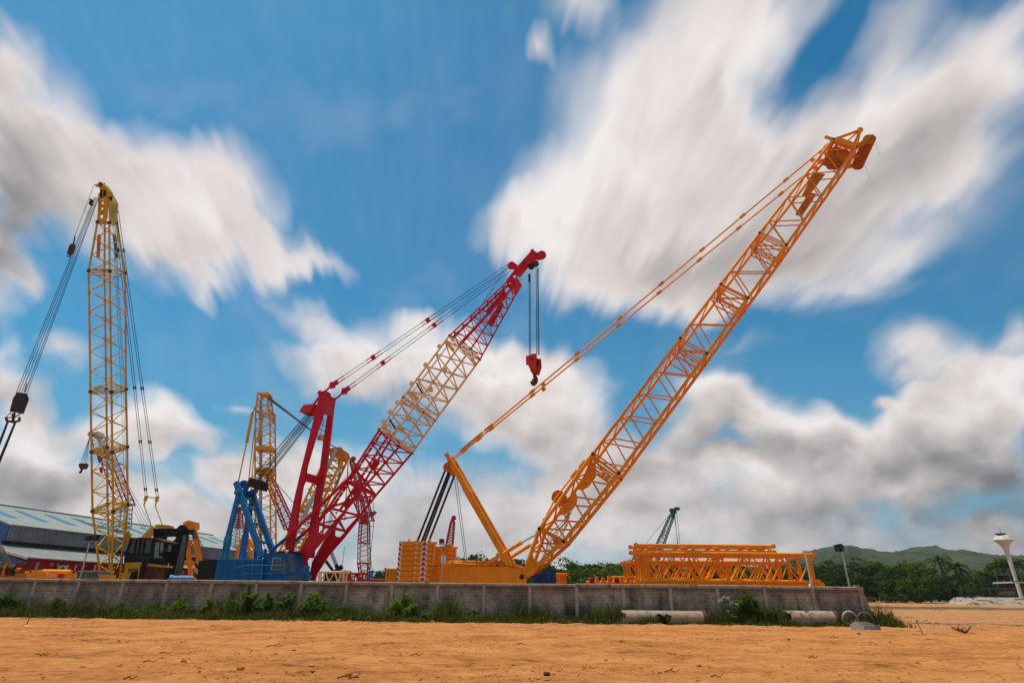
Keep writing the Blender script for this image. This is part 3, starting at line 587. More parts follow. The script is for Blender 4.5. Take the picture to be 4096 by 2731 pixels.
def pale_plant():
    random.seed(77); q = hit(2920, 2488, WF.o - WF.v * 1.5, WF.v); tp = hit(2915, 2392, WF.o - WF.v * 1.5, WF.v); o = Vector((q.x, q.y, gz(q.x, q.y))); h = tp.z
    t = thing('leafy_plant', o, 'bright pale plant with long drooping leaves in rosettes beside the longer pipe', 'plant'); st = MB(); lf = MB()
    for (dx, hz) in [(-.42, .88), (-.2, 1.0), (.05, .98), (.25, .82), (-.05, .72), (.42, .62), (.10, .35), (.30, .28), (-.1, .52), (.5, .74)]:
        c = o + Vector((dx, random.uniform(-.2, .1), h * hz)); st.path([o + Vector((dx * .3, 0, 0)), lerp(o, c, .5) + Vector((0, 0, .1)), c], .015, 5, .008)
        for k in range(13):
            a = k * 2.4; d = Vector((math.cos(a), math.sin(a) * .8, random.uniform(-.35, .75))).normalized(); l = random.uniform(.16, .27); s_ = d.cross(Vector((0, 0, 1))).normalized() * .03; m_ = c + d * l * .55 + Vector((0, 0, .02)); e = c + d * l - Vector((0, 0, .07))
            lf.add([c, m_ + s_, e, m_ - s_], [(0, 1, 2, 3)])
    st.build('stem', M['shrub'], t); lf.build('foliage', M['pale'], t)
pale_plant()
def tuft(px, base, hgt, lb, wd=.5, n=90):
    random.seed(int(px)); q = gnd(px, base, 0); o = Vector((q.x, q.y, gz(q.x, q.y))); mb = MB()
    for k in range(n):
        a = random.uniform(0, 6.28); d = Vector((math.cos(a), math.sin(a), 0)); w = Vector((-d.y, d.x, 0)) * .007; r_ = random.uniform(.15, 1) * wd; h = hgt * random.uniform(.5, 1); b_ = o + d * .06 * random.random()
        m_ = b_ + d * r_ * .4 + Vector((0, 0, h * .8)); e = b_ + d * r_ + Vector((0, 0, h * random.uniform(.45, 1.0))); mb.add([b_ - w, b_ + w, m_ + w, e, m_ - w], [(0, 1, 2, 3, 4)])
    tag(mb.build('grass_tuft', M['grass']), lb, 'grass tuft', 'tall grass tufts in front of the wall')
for (px, b_, h, lb) in [(486, 2473, .55, 'spiky grass tuft left of the dark cab, at the edge of the weeds'), (745, 2474, .65, 'arching grass tuft under the black and amber striped counterweight'), (985, 2478, .9, 'tall reed tuft in front of the tallest feathery shrub'), (1888, 2484, .9, 'tall reed tuft under the orange crane body'),
   (1970, 2482, .8, 'reed tuft right of the bigger one under the orange crane body'), (2140, 2484, .9, 'broad reed tuft below the orange boom foot'), (2265, 2486, .6, 'short reed tuft right of the rusty rod'), (2660, 2502, .75, 'grass tuft in front of the middle of the longer pipe'), (3120, 2496, .6, 'grass tuft at the broken end of the shorter pipe'), (3350, 2502, .4, 'small grass tuft between shorter pipe and rings'), (1245 + 460, 2486, .5, 'grass tuft just right of the fallen slabs')]:
    tuft(px, b_, h, lb)
# ================================================================== the big orange crawler crane
O = Frame(2080, 53.0, 13.3)
oc = thing('crawler_crane', O.L(0, 1.5, 0), 'huge orange lattice boom crawler crane with a stack of orange counterweights', 'crane')
OW = 2.9
def ring(F, u, l, w, v0=0.0):                         # four chord points from near-upper / near-lower picture positions
    a = F.P(*u, v0); b = F.P(*l, v0); return [a, b, b + F.v * w, a + F.v * w]
def sect(F, name, A, B, bays, rc, rb, mat, root, phase=0, lug=None, faces=(0, 1, 2, 3), ends=True):
    mb = MB(); lattice(mb, A, B, bays, rc, rb, faces=faces, phase=phase, ends=ends)
    o = mb.build(name, mat, root)
    if lug:
        mk = MB()
        for c in B: mk.disc(c, F.v, rc * .9, rc * 2.3, 12, False)
        mk.build('pin_joint', lug, o)
    return o
G0 = ring(O, (2093, 2300), (2100, 2306), 2.5, .2); G1 = ring(O, (2158, 2114), (2255, 2164), OW)
G2 = ring(O, (2371, 1816), (2475, 1893), OW); G3 = ring(O, (2721, 1354), (2827, 1416), OW)
G4 = ring(O, (2882, 1138), (2991, 1193), OW); G5 = ring(O, (3037, 934), (3145, 982), OW); G6 = ring(O, (3333, 559), (3423, 590), OW)
G35 = [lerp(a, b, .5) for a, b in zip(G2, G3)]
sect(O, 'boom_foot', G0, G1, 2, .17, .085, M['orange'], oc, 0, M['dark'])
sect(O, 'boom_section', G1, G2, 3, .165, .08, M['orange'], oc, 0, M['dark'])
sect(O, 'boom_section', G2, G3, 5, .15, .07, M['orange'], oc, 1, M['dark'])
sect(O, 'boom_section', G3, G4, 2, .145, .068, M['orange'], oc, 1, M['dark'])
sect(O, 'boom_section', G4, G5, 2, .145, .068, M['orange'], oc, 1, M['dark'])
sect(O, 'boom_section', G5, G6, 4, .14, .066, M['orange'], oc, 1, M['dark'])
# foot side plates
mb = MB()
for v in (.15, 2.55): mb = MB(); mb.prism([O.P(*p, v) for p in ((2096, 2312), (2088, 2296), (2128, 2226), (2160, 2262), (2128, 2300))], O.v * .1); mb.build('foot_plate', M['orange'], oc)
# inclined ladder rungs and cross frames at section ends
mb = MB()
for A, B in ((G2, G1), (G3, G2), (G4, G3), (G5, G4)):
    mb = MB()
    for t in (.05, .12):
        r = [lerp(A[i], B[i], t) for i in range(4)]; mb.tube(r[0], r[1], .07, 5); mb.tube(r[2], r[3], .07, 5); mb.tube(r[0], r[3], .06, 5); mb.tube(r[1], r[2], .06, 5); mb.tube(r[0], r[2], .05, 5)
        for j in range(5): p = lerp(r[3], r[2], .2 + j * .15); mb.tube(p, p + O.L(0, 0, 0) - O.o + O.v * -.25 + Vector((0, 0, .22)), .03, 4)
    mb.build('end_frame', M['orange'], oc)
# tail boards inside the boom
mb = MB()
for pts, v in ((((3257, 688), (3301, 697), (3242, 775), (3226, 790), (3208, 781)), .35), (((3235, 770), (3268, 775), (3207, 866), (3181, 857)), 2.3)): mb.prism([O.P(*p, v) for p in pts], O.v * .06)
mb.build('board', M['orange_dk'], oc)
# rear winch plates riding on the lower boom
def plates(pts, v, w=.08):
    mb.prism([O.P(*p, v) for p in pts], O.v * w)
mb = MB()
for v in (.8, 1.9):
    plates(((2361, 1838), (2384, 1868), (2384, 1905), (2355, 1945), (2330, 1960), (2300, 1955), (2325, 1925)), v)
    plates(((2300, 1958), (2310, 1990), (2305, 2020), (2262, 2055), (2232, 2062), (2245, 2030), (2280, 1995)), v)
mb.build('winch_plate', M['orange'], oc)
mb = MB(); mb.disc(O.P(2238, 1992, 1.4), O.v, .62, 1.3, 20); mb.disc(O.P(2256, 2010, 1.4), O.v, .30, 1.6, 14); mb.tube(O.P(2212, 1996, .5), O.P(2212, 1996, 2.3), .14, 10)
mb.build('winch_drum', M['orange_dk'], oc)
mb = MB(); mb.disc(O.P(2231, 2163, 1.4), O.v, .32, 1.7, 14); mb.build('guide_sheave', M['orange'], oc)
mb = MB()                                             # pendant bars lying on the back of the boom
for v in (.25, 2.6):
    mb = MB(); q = [O.P(*p, v) for p in ((2372, 1806), (2330, 1858), (2258, 1945), (2222, 1992), (2180, 2072))]; mb.path(q, .075, 6)
    for p in (q[1], lerp(q[1], q[2], .45)): mb.beam(p - (q[2] - q[1]).normalized() * .4, p + (q[2] - q[1]).normalized() * .4, .25, .3, O.v)
    mb.build('pendant_bar', M['orange'], oc)
mb = MB()
for v in (.1, 2.7): mb.prism([O.P(*p, v) for p in ((2158, 2114), (2165, 2098), (2172, 2072), (2182, 2068), (2186, 2082), (2178, 2110), (2164, 2126))], O.v * .12)
mb.build('stop_bracket', M['orange'], oc)
mb = MB(); random.seed(3)
for k in range(9):
    p = O.P(2300 - k * 4, 2020 + k * 4, .5 + k * .2); q = O.P(2160 + k * 5, 2250 - k * 3, .6 + k * .15); m_ = lerp(p, q, .5) + Vector((random.uniform(-.8, .3), 0, random.uniform(-.6, .2))); mb.path([p, lerp(p, m_, .5) + Vector((.1, 0, -.2)), m_, q], .035, 4)
mb.build('hydraulic_hose', M['orange_dk'], oc)
mb = MB(); q = [lerp(G1[2], G1[1], .4)] + [lerp(lerp(G1[2], G6[2], t), lerp(G1[1], G6[1], t), .4 + .1 * (k % 2)) for k, t in enumerate([i / 24 for i in range(1, 25)])]
mb.path(q, .022, 4); mb.build('electric_cable', M['blue'], oc)
# boom head
mb = MB(); A6 = G6; ap = O.P(3440, 521, .3); apf = O.P(3440, 521, .3) + O.v * 2.2
for a, u_, l_ in ((ap, A6[0], A6[1]), (apf, A6[3], A6[2])): mb.tube(u_, a, .15, 8); mb.tube(a, l_, .15, 8); mb.disc(a, O.v, .28, .25, 14)
mb.beam(lerp(A6[0], A6[1], .12), lerp(A6[0], A6[1], 1.0), .5, .6, O.v); mb.tube(A6[0], A6[3], .2, 8); mb.tube(A6[1], A6[2], .2, 8); mb.tube(ap, apf, .12, 8); mb.tube(A6[0], A6[2], .1, 6); mb.tube(ap, A6[3], .09, 6)
mb.beam(A6[0] + (A6[0] - A6[1]) * .38, A6[0], .25, .22, O.v)
mb.build('boom_head', M['orange'], oc)
mb = MB(); r = [lerp(G5[i], G6[i], .90) for i in range(4)]
for v in (.7, 1.6, 2.3): mb.prism([lerp(r[0], r[1], .1) + O.v * v, lerp(r[0], r[1], .9) + O.v * v, lerp(G6[0], G6[1], .9) + O.v * v, lerp(G6[0], G6[1], .15) + O.v * v], O.v * .07)
for k in range(5): mb.disc(lerp(r[0], r[1], .45) + O.v * (.9 + k * .3), O.v, .42, .16, 14)
mb.build('head_gusset', M['orange_dk'], oc)
hd = MB(); c0 = O.P(3480, 552, -.2); c1 = O.P(3480, 552, -.2) + O.v * 4.3
for k in range(9): hd.disc(lerp(c0, c1, .06 + k * .11), O.v, .58, .22, 18)
for t in (.0, .5, 1.0): p = lerp(c0, c1, t); hd.beam(p + Vector((.5, 0, .25)), lerp(A6[1], A6[2], t) , .12, .5, O.v)
hd.tube(c0 - O.v * .3, c1 + O.v * .3, .14, 10); hd.build('head_sheave', M['orange_dk'], oc)
mb = MB()
for t in (.12, .88): p = lerp(c0, c1, t) + O.u * .55; mb.path([p, p + Vector((.1, 0, -2.0))], .012, 4)
mb.build('hanging_line', M['rope_lt'], oc)
# mast (derrick A-frame)
mb = MB(); Pn = [O.P(*p, .1) for p in ((1775, 1816), (1790, 1808), (2040, 2244), (2044, 2262), (2024, 2262), (1852, 1962), (1843, 1940))]
mb.prism(Pn, O.v * .42); mb.build('mast_leg', M['orange'], oc)
mb = MB(); mb.prism([p + O.v * 1.75 for p in Pn], O.v * .42); mb.build('mast_leg', M['orange'], oc)
mb = MB(); LU = lambda t, s_=0: lerp(O.P(1783, 1822, .1), O.P(2034, 2255, .1), t) + O.v * s_
for t in (.05, .38, .62, .9): m2 = MB(); m2.beam(LU(t, .4), LU(t, 1.9), .35, .2, O.u); m2.build('mast_crossbar', M['orange'], oc)
mb.tube(LU(.40, .45), LU(.60, 1.8), .07, 6); mb.tube(LU(.60, .45), LU(.40, 1.8), .07, 6); mb.tube(LU(.12, 1.1), LU(.36, 1.1), .3, 12)
mb.build('mast_brace', M['orange'], oc)
mb = MB()
for k in range(5): mb.disc(O.P(1792, 1868, .3 + k * .42), O.v, .46, .22, 18)
for k in range(4): mb.disc(O.P(1816, 1888, .3 + k * .42), O.v, .40, .22, 16)
mb.tube(O.P(1795, 1845, -.1), O.P(1795, 1845, 2.4), .12, 10); mb.build('mast_sheave', M['orange_dk'], oc)
# hoist ropes down to the counterweight winch
mb = MB()
for (x0, y0, x1, y1) in ((1780, 1876, 1667, 2165), (1783, 1878, 1671, 2165), (1794, 1882, 1685, 2165), (1797, 1884, 1690, 2165), (1803, 1882, 1696, 2165), (1806, 1884, 1700, 2165), (1818, 1895, 1713, 2165), (1821, 1897, 1717, 2165)):
    for v in (.5, .8): mb.tube(O.P(x0, y0, v), O.P(x1, y1, v), .062, 5)
mb.build('hoist_rope', M['rope'], oc)
mb = MB()
for (x0, x1) in ((1817, 1862), (1826, 1869)): mb.tube(O.P(x0, 1905, 1.2), O.P(x1, 2252, 1.2), .026, 5)
mb.build('auxiliary_rope', M['rope'], oc)
# pendants mast -> boom head
for v, s_, e_ in ((.25, (1816, 1826), (3328, 566)), (1.9, (1822, 1831), None)):
    a = O.P(*s_, v); b_ = O.P(3328, 566, .25) + O.v * (0 if e_ else 2.4); mb = MB(); L_ = (b_ - a).length; d = (b_ - a).normalized(); sd_ = d.cross(O.v).normalized()
    for t0, t1 in ((.022, .055), (.06, .088), (.095, .19), (.2, .31), (.31, .42), (.42, .53), (.53, .64), (.64, .75), (.75, .87), (.87, 1.0)): mb.tube(a + d * L_ * t0, a + d * L_ * t1, .085 if t0 > .09 else .06, 6)
    mb.tube(a, a + d * L_ * .022, .07, 6)
    mb.build('pendant', M['orange'], oc); mk = MB()
    for t in (.022, .058, .09, .195, .31, .42, .53, .64, .75, .87, .985): mk.beam(a + d * L_ * (t - .006), a + d * L_ * (t + .006), .22, .24, O.v)
    for t in (.03, .04, .05, .065, .08): mk.beam(a + d * L_ * (t - .004) + sd_ * .1, a + d * L_ * (t + .006) + sd_ * .1, .1, .07, O.v)
    for t in (.22, .965, .94): mk.beam(a + d * L_ * (t - .004) + sd_ * -.25, a + d * L_ * (t + .004) - sd_ * .25, .16, .3, O.v)
    mk.build('pendant_link', M['orange'], oc)
mb = MB()
for t in (.06, .092): a = lerp(O.P(1816, 1826, .25), O.P(3328, 566, .25), t); b_ = lerp(O.P(1822, 1831, 1.9), O.P(3328, 566, .25) + O.v * 2.4, t); mb.tube(a, b_, .06, 6)
mb.build('pendant_spreader', M['orange'], oc)
# luffing backstop cylinders
for v, s_, m_, e_ in ((.2, (1955, 2250), (2080, 2172), (2152, 2132)), (2.3, (2030, 2236), (2113, 2184), (2145, 2166))):
    a, b_, c = O.P(*s_, v), O.P(*m_, v), O.P(*e_, v); mb = MB(); mb.tube(a, b_, .17, 10); mb.disc(b_, b_ - a, .21, .3, 10, False); o = mb.build('backstop_cylinder', M['orange'], oc)
    mb = MB(); mb.tube(b_, c, .095, 10); mb.build('piston_rod', M['chrome'], o); mb = MB(); mb.disc(c, O.v, .22, .3, 12); mb.build('rod_eye', M['orange'], o)
# turntable deck
mb = MB(); mb.prism([O.P(*p, .0) for p in ((1730, 2420), (1730, 2268), (2032, 2268), (2062, 2276), (2096, 2298), (2104, 2312), (2092, 2420))], O.v * .5)
mb.prism([O.P(*p, 2.6) for p in ((1730, 2420), (1730, 2268), (2032, 2268), (2062, 2276), (2096, 2298), (2104, 2312), (2092, 2420))], O.v * .5)
mb.prism([O.P(*p, .5) for p in ((1730, 2400), (1730, 2285), (2032, 2285), (2032, 2400))], O.v * 2.1)
mb.build('deck', M['orange'], oc)
mb = MB(); mb.prism([O.P(*p, -.03) for p in ((1733, 2265), (2034, 2265), (2036, 2270), (1733, 2270))], O.v * .56); mb.build('deck_rim', M['orange'], oc)
mb = MB(); random.seed(9)
mb.tube(O.P(1735, 2259, .6), O.P(1945, 2259, .6), .14, 8); mb.tube(O.P(1800, 2246, 1.8), O.P(2010, 2246, 1.8), .11, 8); mb.tube(O.P(1790, 2252, 1.2), O.P(1920, 2254, 1.2), .08, 6)
for k in range(16): x = 1810 + k * 13 + random.uniform(-4, 4); v = random.uniform(.6, 2.2); mb.box(O.P(x, 2252, v), O.u * random.uniform(.08, .25), O.v * .15, Vector((0, 0, random.uniform(.08, .22))))
mb.tube(O.P(1992, 2210, .7), O.P(1976, 2256, .7), .1, 8); mb.tube(O.P(2010, 2218, 2.0), O.P(1998, 2256, 2.0), .1, 8)
mb.prism([O.P(*p, .8) for p in ((2030, 2258), (2058, 2255), (2094, 2270), (2098, 2290), (2070, 2296), (2034, 2290))], O.v * 1.4)
mb.build('deck_pipework', M['orange'], oc)
mb = MB(); mb.disc(O.P(2088, 2306, -.02), O.v, .2, .2, 14); mb.build('foot_pin', M['dark'], oc)
# counterweight stack : built slab by slab
def slabs(F, x0, x1, ytop, ybot, n, depth, root, marks, vn=0.0, xs_=(1639, 1646)):
    A = F.P(x0, ybot, vn); B = F.P(x1, ybot, vn); T = F.P(x0, ytop, vn); H = T.z - A.z; s_ = H / n
    # the face of the stack looks down the field; its side turns towards the boom
    e = (B - A); e.z = 0; L_ = e.length; e.normalize()
    for k in range(n):
        z0 = A.z + k * s_; mb = MB(); c = A.copy(); c.z = z0; dv = F.v * depth; ch = .22
        poly = [c, c + e * (L_ - ch), c + e * L_ + F.v * ch, c + e * L_ + dv, c + dv]
        mb.prism(poly, (0, 0, s_ - .055)); mb.prism([c + e * (L_ * .50) - F.v * .05 + Vector((0, 0, .02)), c + e * (L_ * .61) - F.v * .05 + Vector((0, 0, .02)), c + e * (L_ * .61) + Vector((0, 0, .02)), c + e * (L_ * .50) + Vector((0, 0, .02))], (0, 0, s_ - .01))
        mb.prism([c + e * .05 + F.v * .05 - Vector((0, 0, .03)), c + e * (L_ - .3) + F.v * .05 - Vector((0, 0, .03)), c + e * (L_ - .3) + dv * .95 - Vector((0, 0, .03)), c + e * .05 + dv * .95 - Vector((0, 0, .03))], (0, 0, .04))
        mb.prism([c + e * (L_ + .002) + F.v * (depth * .45), c + e * (L_ + .10) + F.v * (depth * .45), c + e * (L_ + .10) + F.v * (depth * .9), c + e * (L_ + .002) + F.v * (depth * .9)], (0, 0, s_ - .03))
        o = mb.build('counterweight_slab', M['orange'], root)
        if marks:
            w = .52
            for (t0, kind_) in ((0.0, 0), (L_ - ch - w - .02, 1)):
                q = MB(); p = c + e * t0 - F.v * .006 + Vector((0, 0, .01)); ww = w * (.55 if kind_ == 0 else 1.0); q.prism([p, p + e * ww, p + e * ww + Vector((0, 0, s_ - .045)), p + Vector((0, 0, s_ - .045))], F.v * .005); q.build('white_marking', M['whitesign'], o)
                q = MB(); p = p - F.v * .006 + Vector((0, 0, .02)); hh = s_ * .78
                if kind_: q.prism([p + e * .03, p + e * (ww - .03), p + e * ww * .5 + Vector((0, 0, hh))], F.v * .005)
                else: q.prism([p, p + e * (ww - .03), p + Vector((0, 0, hh))], F.v * .005)
                q.build('red_triangle', M['signred'], o)
            q = MB(); p = c + e * (L_ * .53) - F.v * .058 + Vector((0, 0, s_ * .45)); q.prism([p, p + e * .17, p + e * .17 + Vector((0, 0, .12)), p + Vector((0, 0, .12))], F.v * .005); q.build('weight_plate', M['whitesign'], o)
    mb = MB(); z1 = A.z + H
    for t in (.28, .97): p = A + e * L_ * t + F.v * .3; p.z = z1; mb.tube(p - Vector((0, 0, .05)), p + Vector((0, 0, .2)), .09, 8, .06)
    p = A + e * L_ + F.v * depth * .95; p.z = z1; mb.box(p, e * .2, F.v * .12, (0, 0, .08)); mb.build('lifting_lug', M['orange'], root)
CW = Frame(1590, 53.5, 4.0)
slabs(CW, 1581, 1709, 2161, 2363, 10, 2.2, oc, True)
CW2 = Frame(1700, 59.5, 4.0)
slabs(CW2, 1700, 1802, 2182, 2357, 10, 2.2, oc, False)
# ================================================================== blue crawler crane with crimson and cream boom
B_ = Frame(1168, 48.6, 15.5); BW = 2.45
bc = thing('crawler_crane', B_.L(-3, 1.3, 0), 'blue bodied crawler crane with a crimson mast and a crimson and cream lattice boom', 'crane')
A0 = ring(B_, (1313, 2030), (1378, 2046), BW); A1 = ring(B_, (1386, 1925), (1447, 1960), BW); A2 = ring(B_, (1518, 1717), (1598, 1784), BW); A3 = ring(B_, (1613, 1589), (1695, 1650), BW); A4 = ring(B_, (1798, 1342), (1883, 1396), BW)
h0 = B_.P(2029, 1126, .55); h1 = B_.P(2046, 1152, .55); A5 = [h0, h1, h1 + B_.v * 1.35, h0 + B_.v * 1.35]
A00 = ring(B_, (1272, 2095), (1318, 2112), BW); sect(B_, 'boom_section', A00, A0, 1, .115, .07, M['red'], bc, 0, faces=(0, 2, 1)); sect(B_, 'boom_section', A0, A1, 1, .115, .07, M['red'], bc, 0); sect(B_, 'boom_section', A1, A2, 4, .11, .06, M['red'], bc, 0, M['dark'])
sect(B_, 'boom_section', A2, A3, 3, .10, .058, M['cream'], bc, 1, M['dark']); sect(B_, 'boom_section', A3, A4, 5, .10, .058, M['cream'], bc, 1, M['dark']); sect(B_, 'boom_head_section', A4, A5, 7, .075, .038, M['red'], bc, 1)
# solid foot plates
for v in (0.0, BW):
    mb = MB(); mb.prism([B_.P(*p, 0) + B_.v * v for p in ((1160, 2318), (1178, 2238), (1222, 2160), (1262, 2098), (1276, 2090), (1272, 2128), (1282, 2134), (1296, 2134), (1318, 2110), (1352, 2076), (1384, 2042), (1372, 2062), (1310, 2140), (1245, 2214), (1196, 2290), (1186, 2318))], B_.v * .12)
    mb.build('foot_plate', M['red'], bc)
mb = MB()
for v in (0, BW): mb.beam(B_.P(1262, 2100, v + .06), B_.P(1313, 2030, v + .06), .12, .18, B_.v); mb.beam(B_.P(1290, 2135, v + .06), B_.P(1300, 2050, v + .06), .09, .1, B_.v)
for (x, y) in ((1225, 2185), (1262, 2150), (1300, 2110), (1345, 2050)): mb.tube(B_.P(x, y, .1), B_.P(x, y, BW), .09, 8)
mb.tube(B_.P(1225, 2185, .1), B_.P(1262, 2150, BW), .06, 6); mb.tube(B_.P(1300, 2110, .1), B_.P(1262, 2150, BW), .07, 6); mb.tube(B_.P(1200, 2225, .1), B_.P(1262, 2150, BW), .05, 6)
mb.build('cross_tube', M['red'], bc)
# walkways of punched plate inside the boom
def walk(Aa, Bb, mat, sides=((.06, .12), (.55, .12))):
    for s_, w in sides:
        mb = MB()
        for t in range(14):
            a = lerp(lerp(Aa[0], Aa[3], s_), lerp(Bb[0], Bb[3], s_), t / 14); b_ = lerp(lerp(Aa[0], Aa[3], s_), lerp(Bb[0], Bb[3], s_), (t + .93) / 14); d = lerp(Aa[1], Aa[0], .5) - Aa[0]; a = a + d * .18; b_ = b_ + d * .18
            mb.beam(a, b_, .34, .05, B_.v)
        mb.build('walkway', mat, bc)
walk(A0, A2, M['red'], ((.12, .1), (.62, .1))); walk(A4, A5, M['red'], ((.1, .1), (.75, .1))); walk(A2, [lerp(a, b, .35) for a, b in zip(A2, A3)], M['cream'], ((.8, .1),))
mb = MB()
for Aa, Bb in ((A2, A3), (A3, A4)):
    for t in (0.07, .93):
        r = [lerp(Aa[i], Bb[i], t) for i in range(4)]; r2 = [lerp(Aa[i], Bb[i], t + (.05 if t < .5 else -.05)) for i in range(4)]; mb.add([r[0], lerp(r[0], r[3], .9), lerp(r2[0], r2[3], .9), r2[0]], [(0, 1, 2, 3)]); mb.tube(r[1], r[2], .06, 6); mb.tube(r[0], r[2], .045, 6)
    for t in (.3, .62): p = lerp(Aa[3], Bb[3], t); mb.box(p - (Aa[0] - Aa[1]) * .1, B_.v * .2, B_.u * .14, (0, 0, .2))
    for t in (.2, .5, .8): p = lerp(Aa[0], Bb[0], t); mb.disc(p + Vector((-.1, 0, .12)), B_.v, .2, .1, 12)
    mb.tube(lerp(Aa[0], Aa[3], .28), lerp(Bb[0], Bb[3], .28), .05, 6)
mb.build('boom_platform', M['cream'], bc)
mb = MB()
for t, (Aa, Bb) in ((.35, (A2, A3)), (.25, (A3, A4))): p = lerp(Aa[0], Bb[0], t); mb.tube(p + B_.v * .3, p + B_.v * 1.6 - Vector((0, 0, .5)), .07, 6)
mb.build('damper', M['black'], bc)
# winch boxes inside the crimson section
for t in (.10, .26, .62): 
    p = lerp(lerp(A0[0], A2[0], t), lerp(A0[2], A2[2], t), .42); mb = MB(); d = (A2[0] - A0[0]).normalized(); mb.box(p, d * .28, B_.v * .25, d.cross(B_.v) * .16); mb.disc(p + d * .36, B_.v, .16, .6, 12); mb.build('guide_box', M['red'], bc)
# slatted boards near the tip
mb = MB(); d = (A5[0] - A4[0])
for v, t0, t1, s0, s1 in ((.35, .52, .9, .30, .62), (1.9, .45, .78, .30, .7)):
    a = lerp(A4[0], A5[0], t0); a2 = lerp(A4[1], A5[1], t0); b_ = lerp(A4[0], A5[0], t1); b2 = lerp(A4[1], A5[1], t1); mb.prism([lerp(a, a2, s0) + B_.v * v, lerp(a, a2, s1) + B_.v * v, lerp(b_, b2, s1) + B_.v * v * .6, lerp(b_, b2, s0) + B_.v * v * .6], B_.v * .05)
mb.build('board', M['red'], bc)
# boom head plates
HN = ((2020, 1128), (2056, 1080), (2100, 1030), (2118, 1012), (2124, 997), (2134, 996), (2140, 1008), (2146, 1030), (2142, 1040), (2120, 1052), (2082, 1085), (2066, 1112), (2048, 1150), (2036, 1146), (2030, 1134))
def holed(pts, holes, v, mat, nm):                    # plate with round lightening holes
    import bmesh as _b
    bm = _b.new(); W3 = lambda p: B_.P(p[0], p[1], v)
    vs = [bm.verts.new(W3(p)) for p in pts]; es = [bm.edges.new((vs[i], vs[(i + 1) % len(vs)])) for i in range(len(vs))]
    for (x, y, r_) in holes:
        hv = [bm.verts.new(W3((x + r_ * math.cos(a * math.pi / 7), y + r_ * math.sin(a * math.pi / 7)))) for a in range(14)]; es += [bm.edges.new((hv[i], hv[(i + 1) % 14])) for i in range(14)]
    _b.ops.triangle_fill(bm, use_beauty=True, use_dissolve=False, edges=es); bm.verts.index_update(); out = MB(); vv = [v_.co.copy() for v_ in bm.verts]; n = len(vv)
    ff = [tuple(x.index for x in f.verts) for f in bm.faces]; e = B_.v * .10; out.add(vv + [p + e for p in vv], ff + [tuple(i + n for i in f[::-1]) for f in ff])
    bd = [(x.verts[0].index, x.verts[1].index) for x in bm.edges if len(x.link_faces) == 1]; out.add(vv + [p + e for p in vv], [(a, b_, b_ + n, a + n) for a, b_ in bd]); bm.free(); return out.build(nm, mat, bc)
HO = ((2098, 1053, 4.5), (2058, 1105, 6.5), (2039, 1131, 4))
holed(HN, HO, .5, M['red'], 'head_plate'); holed(HN, HO, 1.9, M['red'], 'head_plate')
mb = MB()
for (x, y) in ((2060, 1085), (2100, 1045), (2130, 1015), (2040, 1125)): mb.tube(B_.P(x, y, .5), B_.P(x, y, 2.0), .13, 8)
mb.prism([B_.P(*p, .6) for p in ((2060, 1078), (2118, 1010), (2122, 1014), (2064, 1084))], B_.v * 1.3); mb.prism([B_.P(*p, .6) for p in ((2046, 1152), (2070, 1112), (2074, 1116), (2050, 1154))], B_.v * 1.3)
mb.build('head_cross_tube', M['red'], bc)
for (x, y, r_, n, nm, mt) in ((2046, 1062, .36, 4, 'rear_sheave', M['red']), (2142, 1055, .30, 5, 'hoist_sheave', M['rust']), (2166, 1021, .42, 3, 'jib_sheave', M['red']), (2125, 1065, .3, 4, 'deflection_sheave', M['brown'])):
    mb = MB()
    for k in range(n): mb.disc(B_.P(x, y, .7 + k * 1.1 / n), B_.v, r_, .2, 18)
    mb.build(nm, mt, bc)
mb = MB()
for v in (.62, 1.75): mb.prism([B_.P(*p, v) for p in ((2122, 1030), (2128, 1000), (2150, 1010), (2172, 1008), (2182, 1022), (2172, 1036), (2152, 1040))], B_.v * .07); mb.prism([B_.P(*p, v) for p in ((2034, 1052), (2050, 1048), (2070, 1058), (2062, 1076), (2042, 1078), (2033, 1066))], B_.v * .07)
mb.build('sheave_bracket', M['red'], bc)
# hoist ropes
tip = B_.P(2147, 1072, 1.2); tip2 = B_.P(2119, 1096, 1.2); mb = MB(); hz_ = B_.P(2135, 1420, 1.2).z
for x, q in ((.0, tip), (.12, tip), (.0, tip2), (.10, tip2), (.2, tip)): a = q + B_.u * (x - .06); mb.tube(a, Vector((a.x, a.y, hz_)), .03, 5)
mb.tube(tip2 - B_.u * .3, Vector((tip2.x - .2, tip2.y, hz_ + 6)), .012, 4)
mb.build('hoist_rope', M['rope'], bc)
mb = MB(); p = B_.P(2117, 1112, 1.2); mb.box(p, B_.u * .07, B_.v * .07, (0, 0, .4)); mb.build('limit_switch', M['dark'], bc)
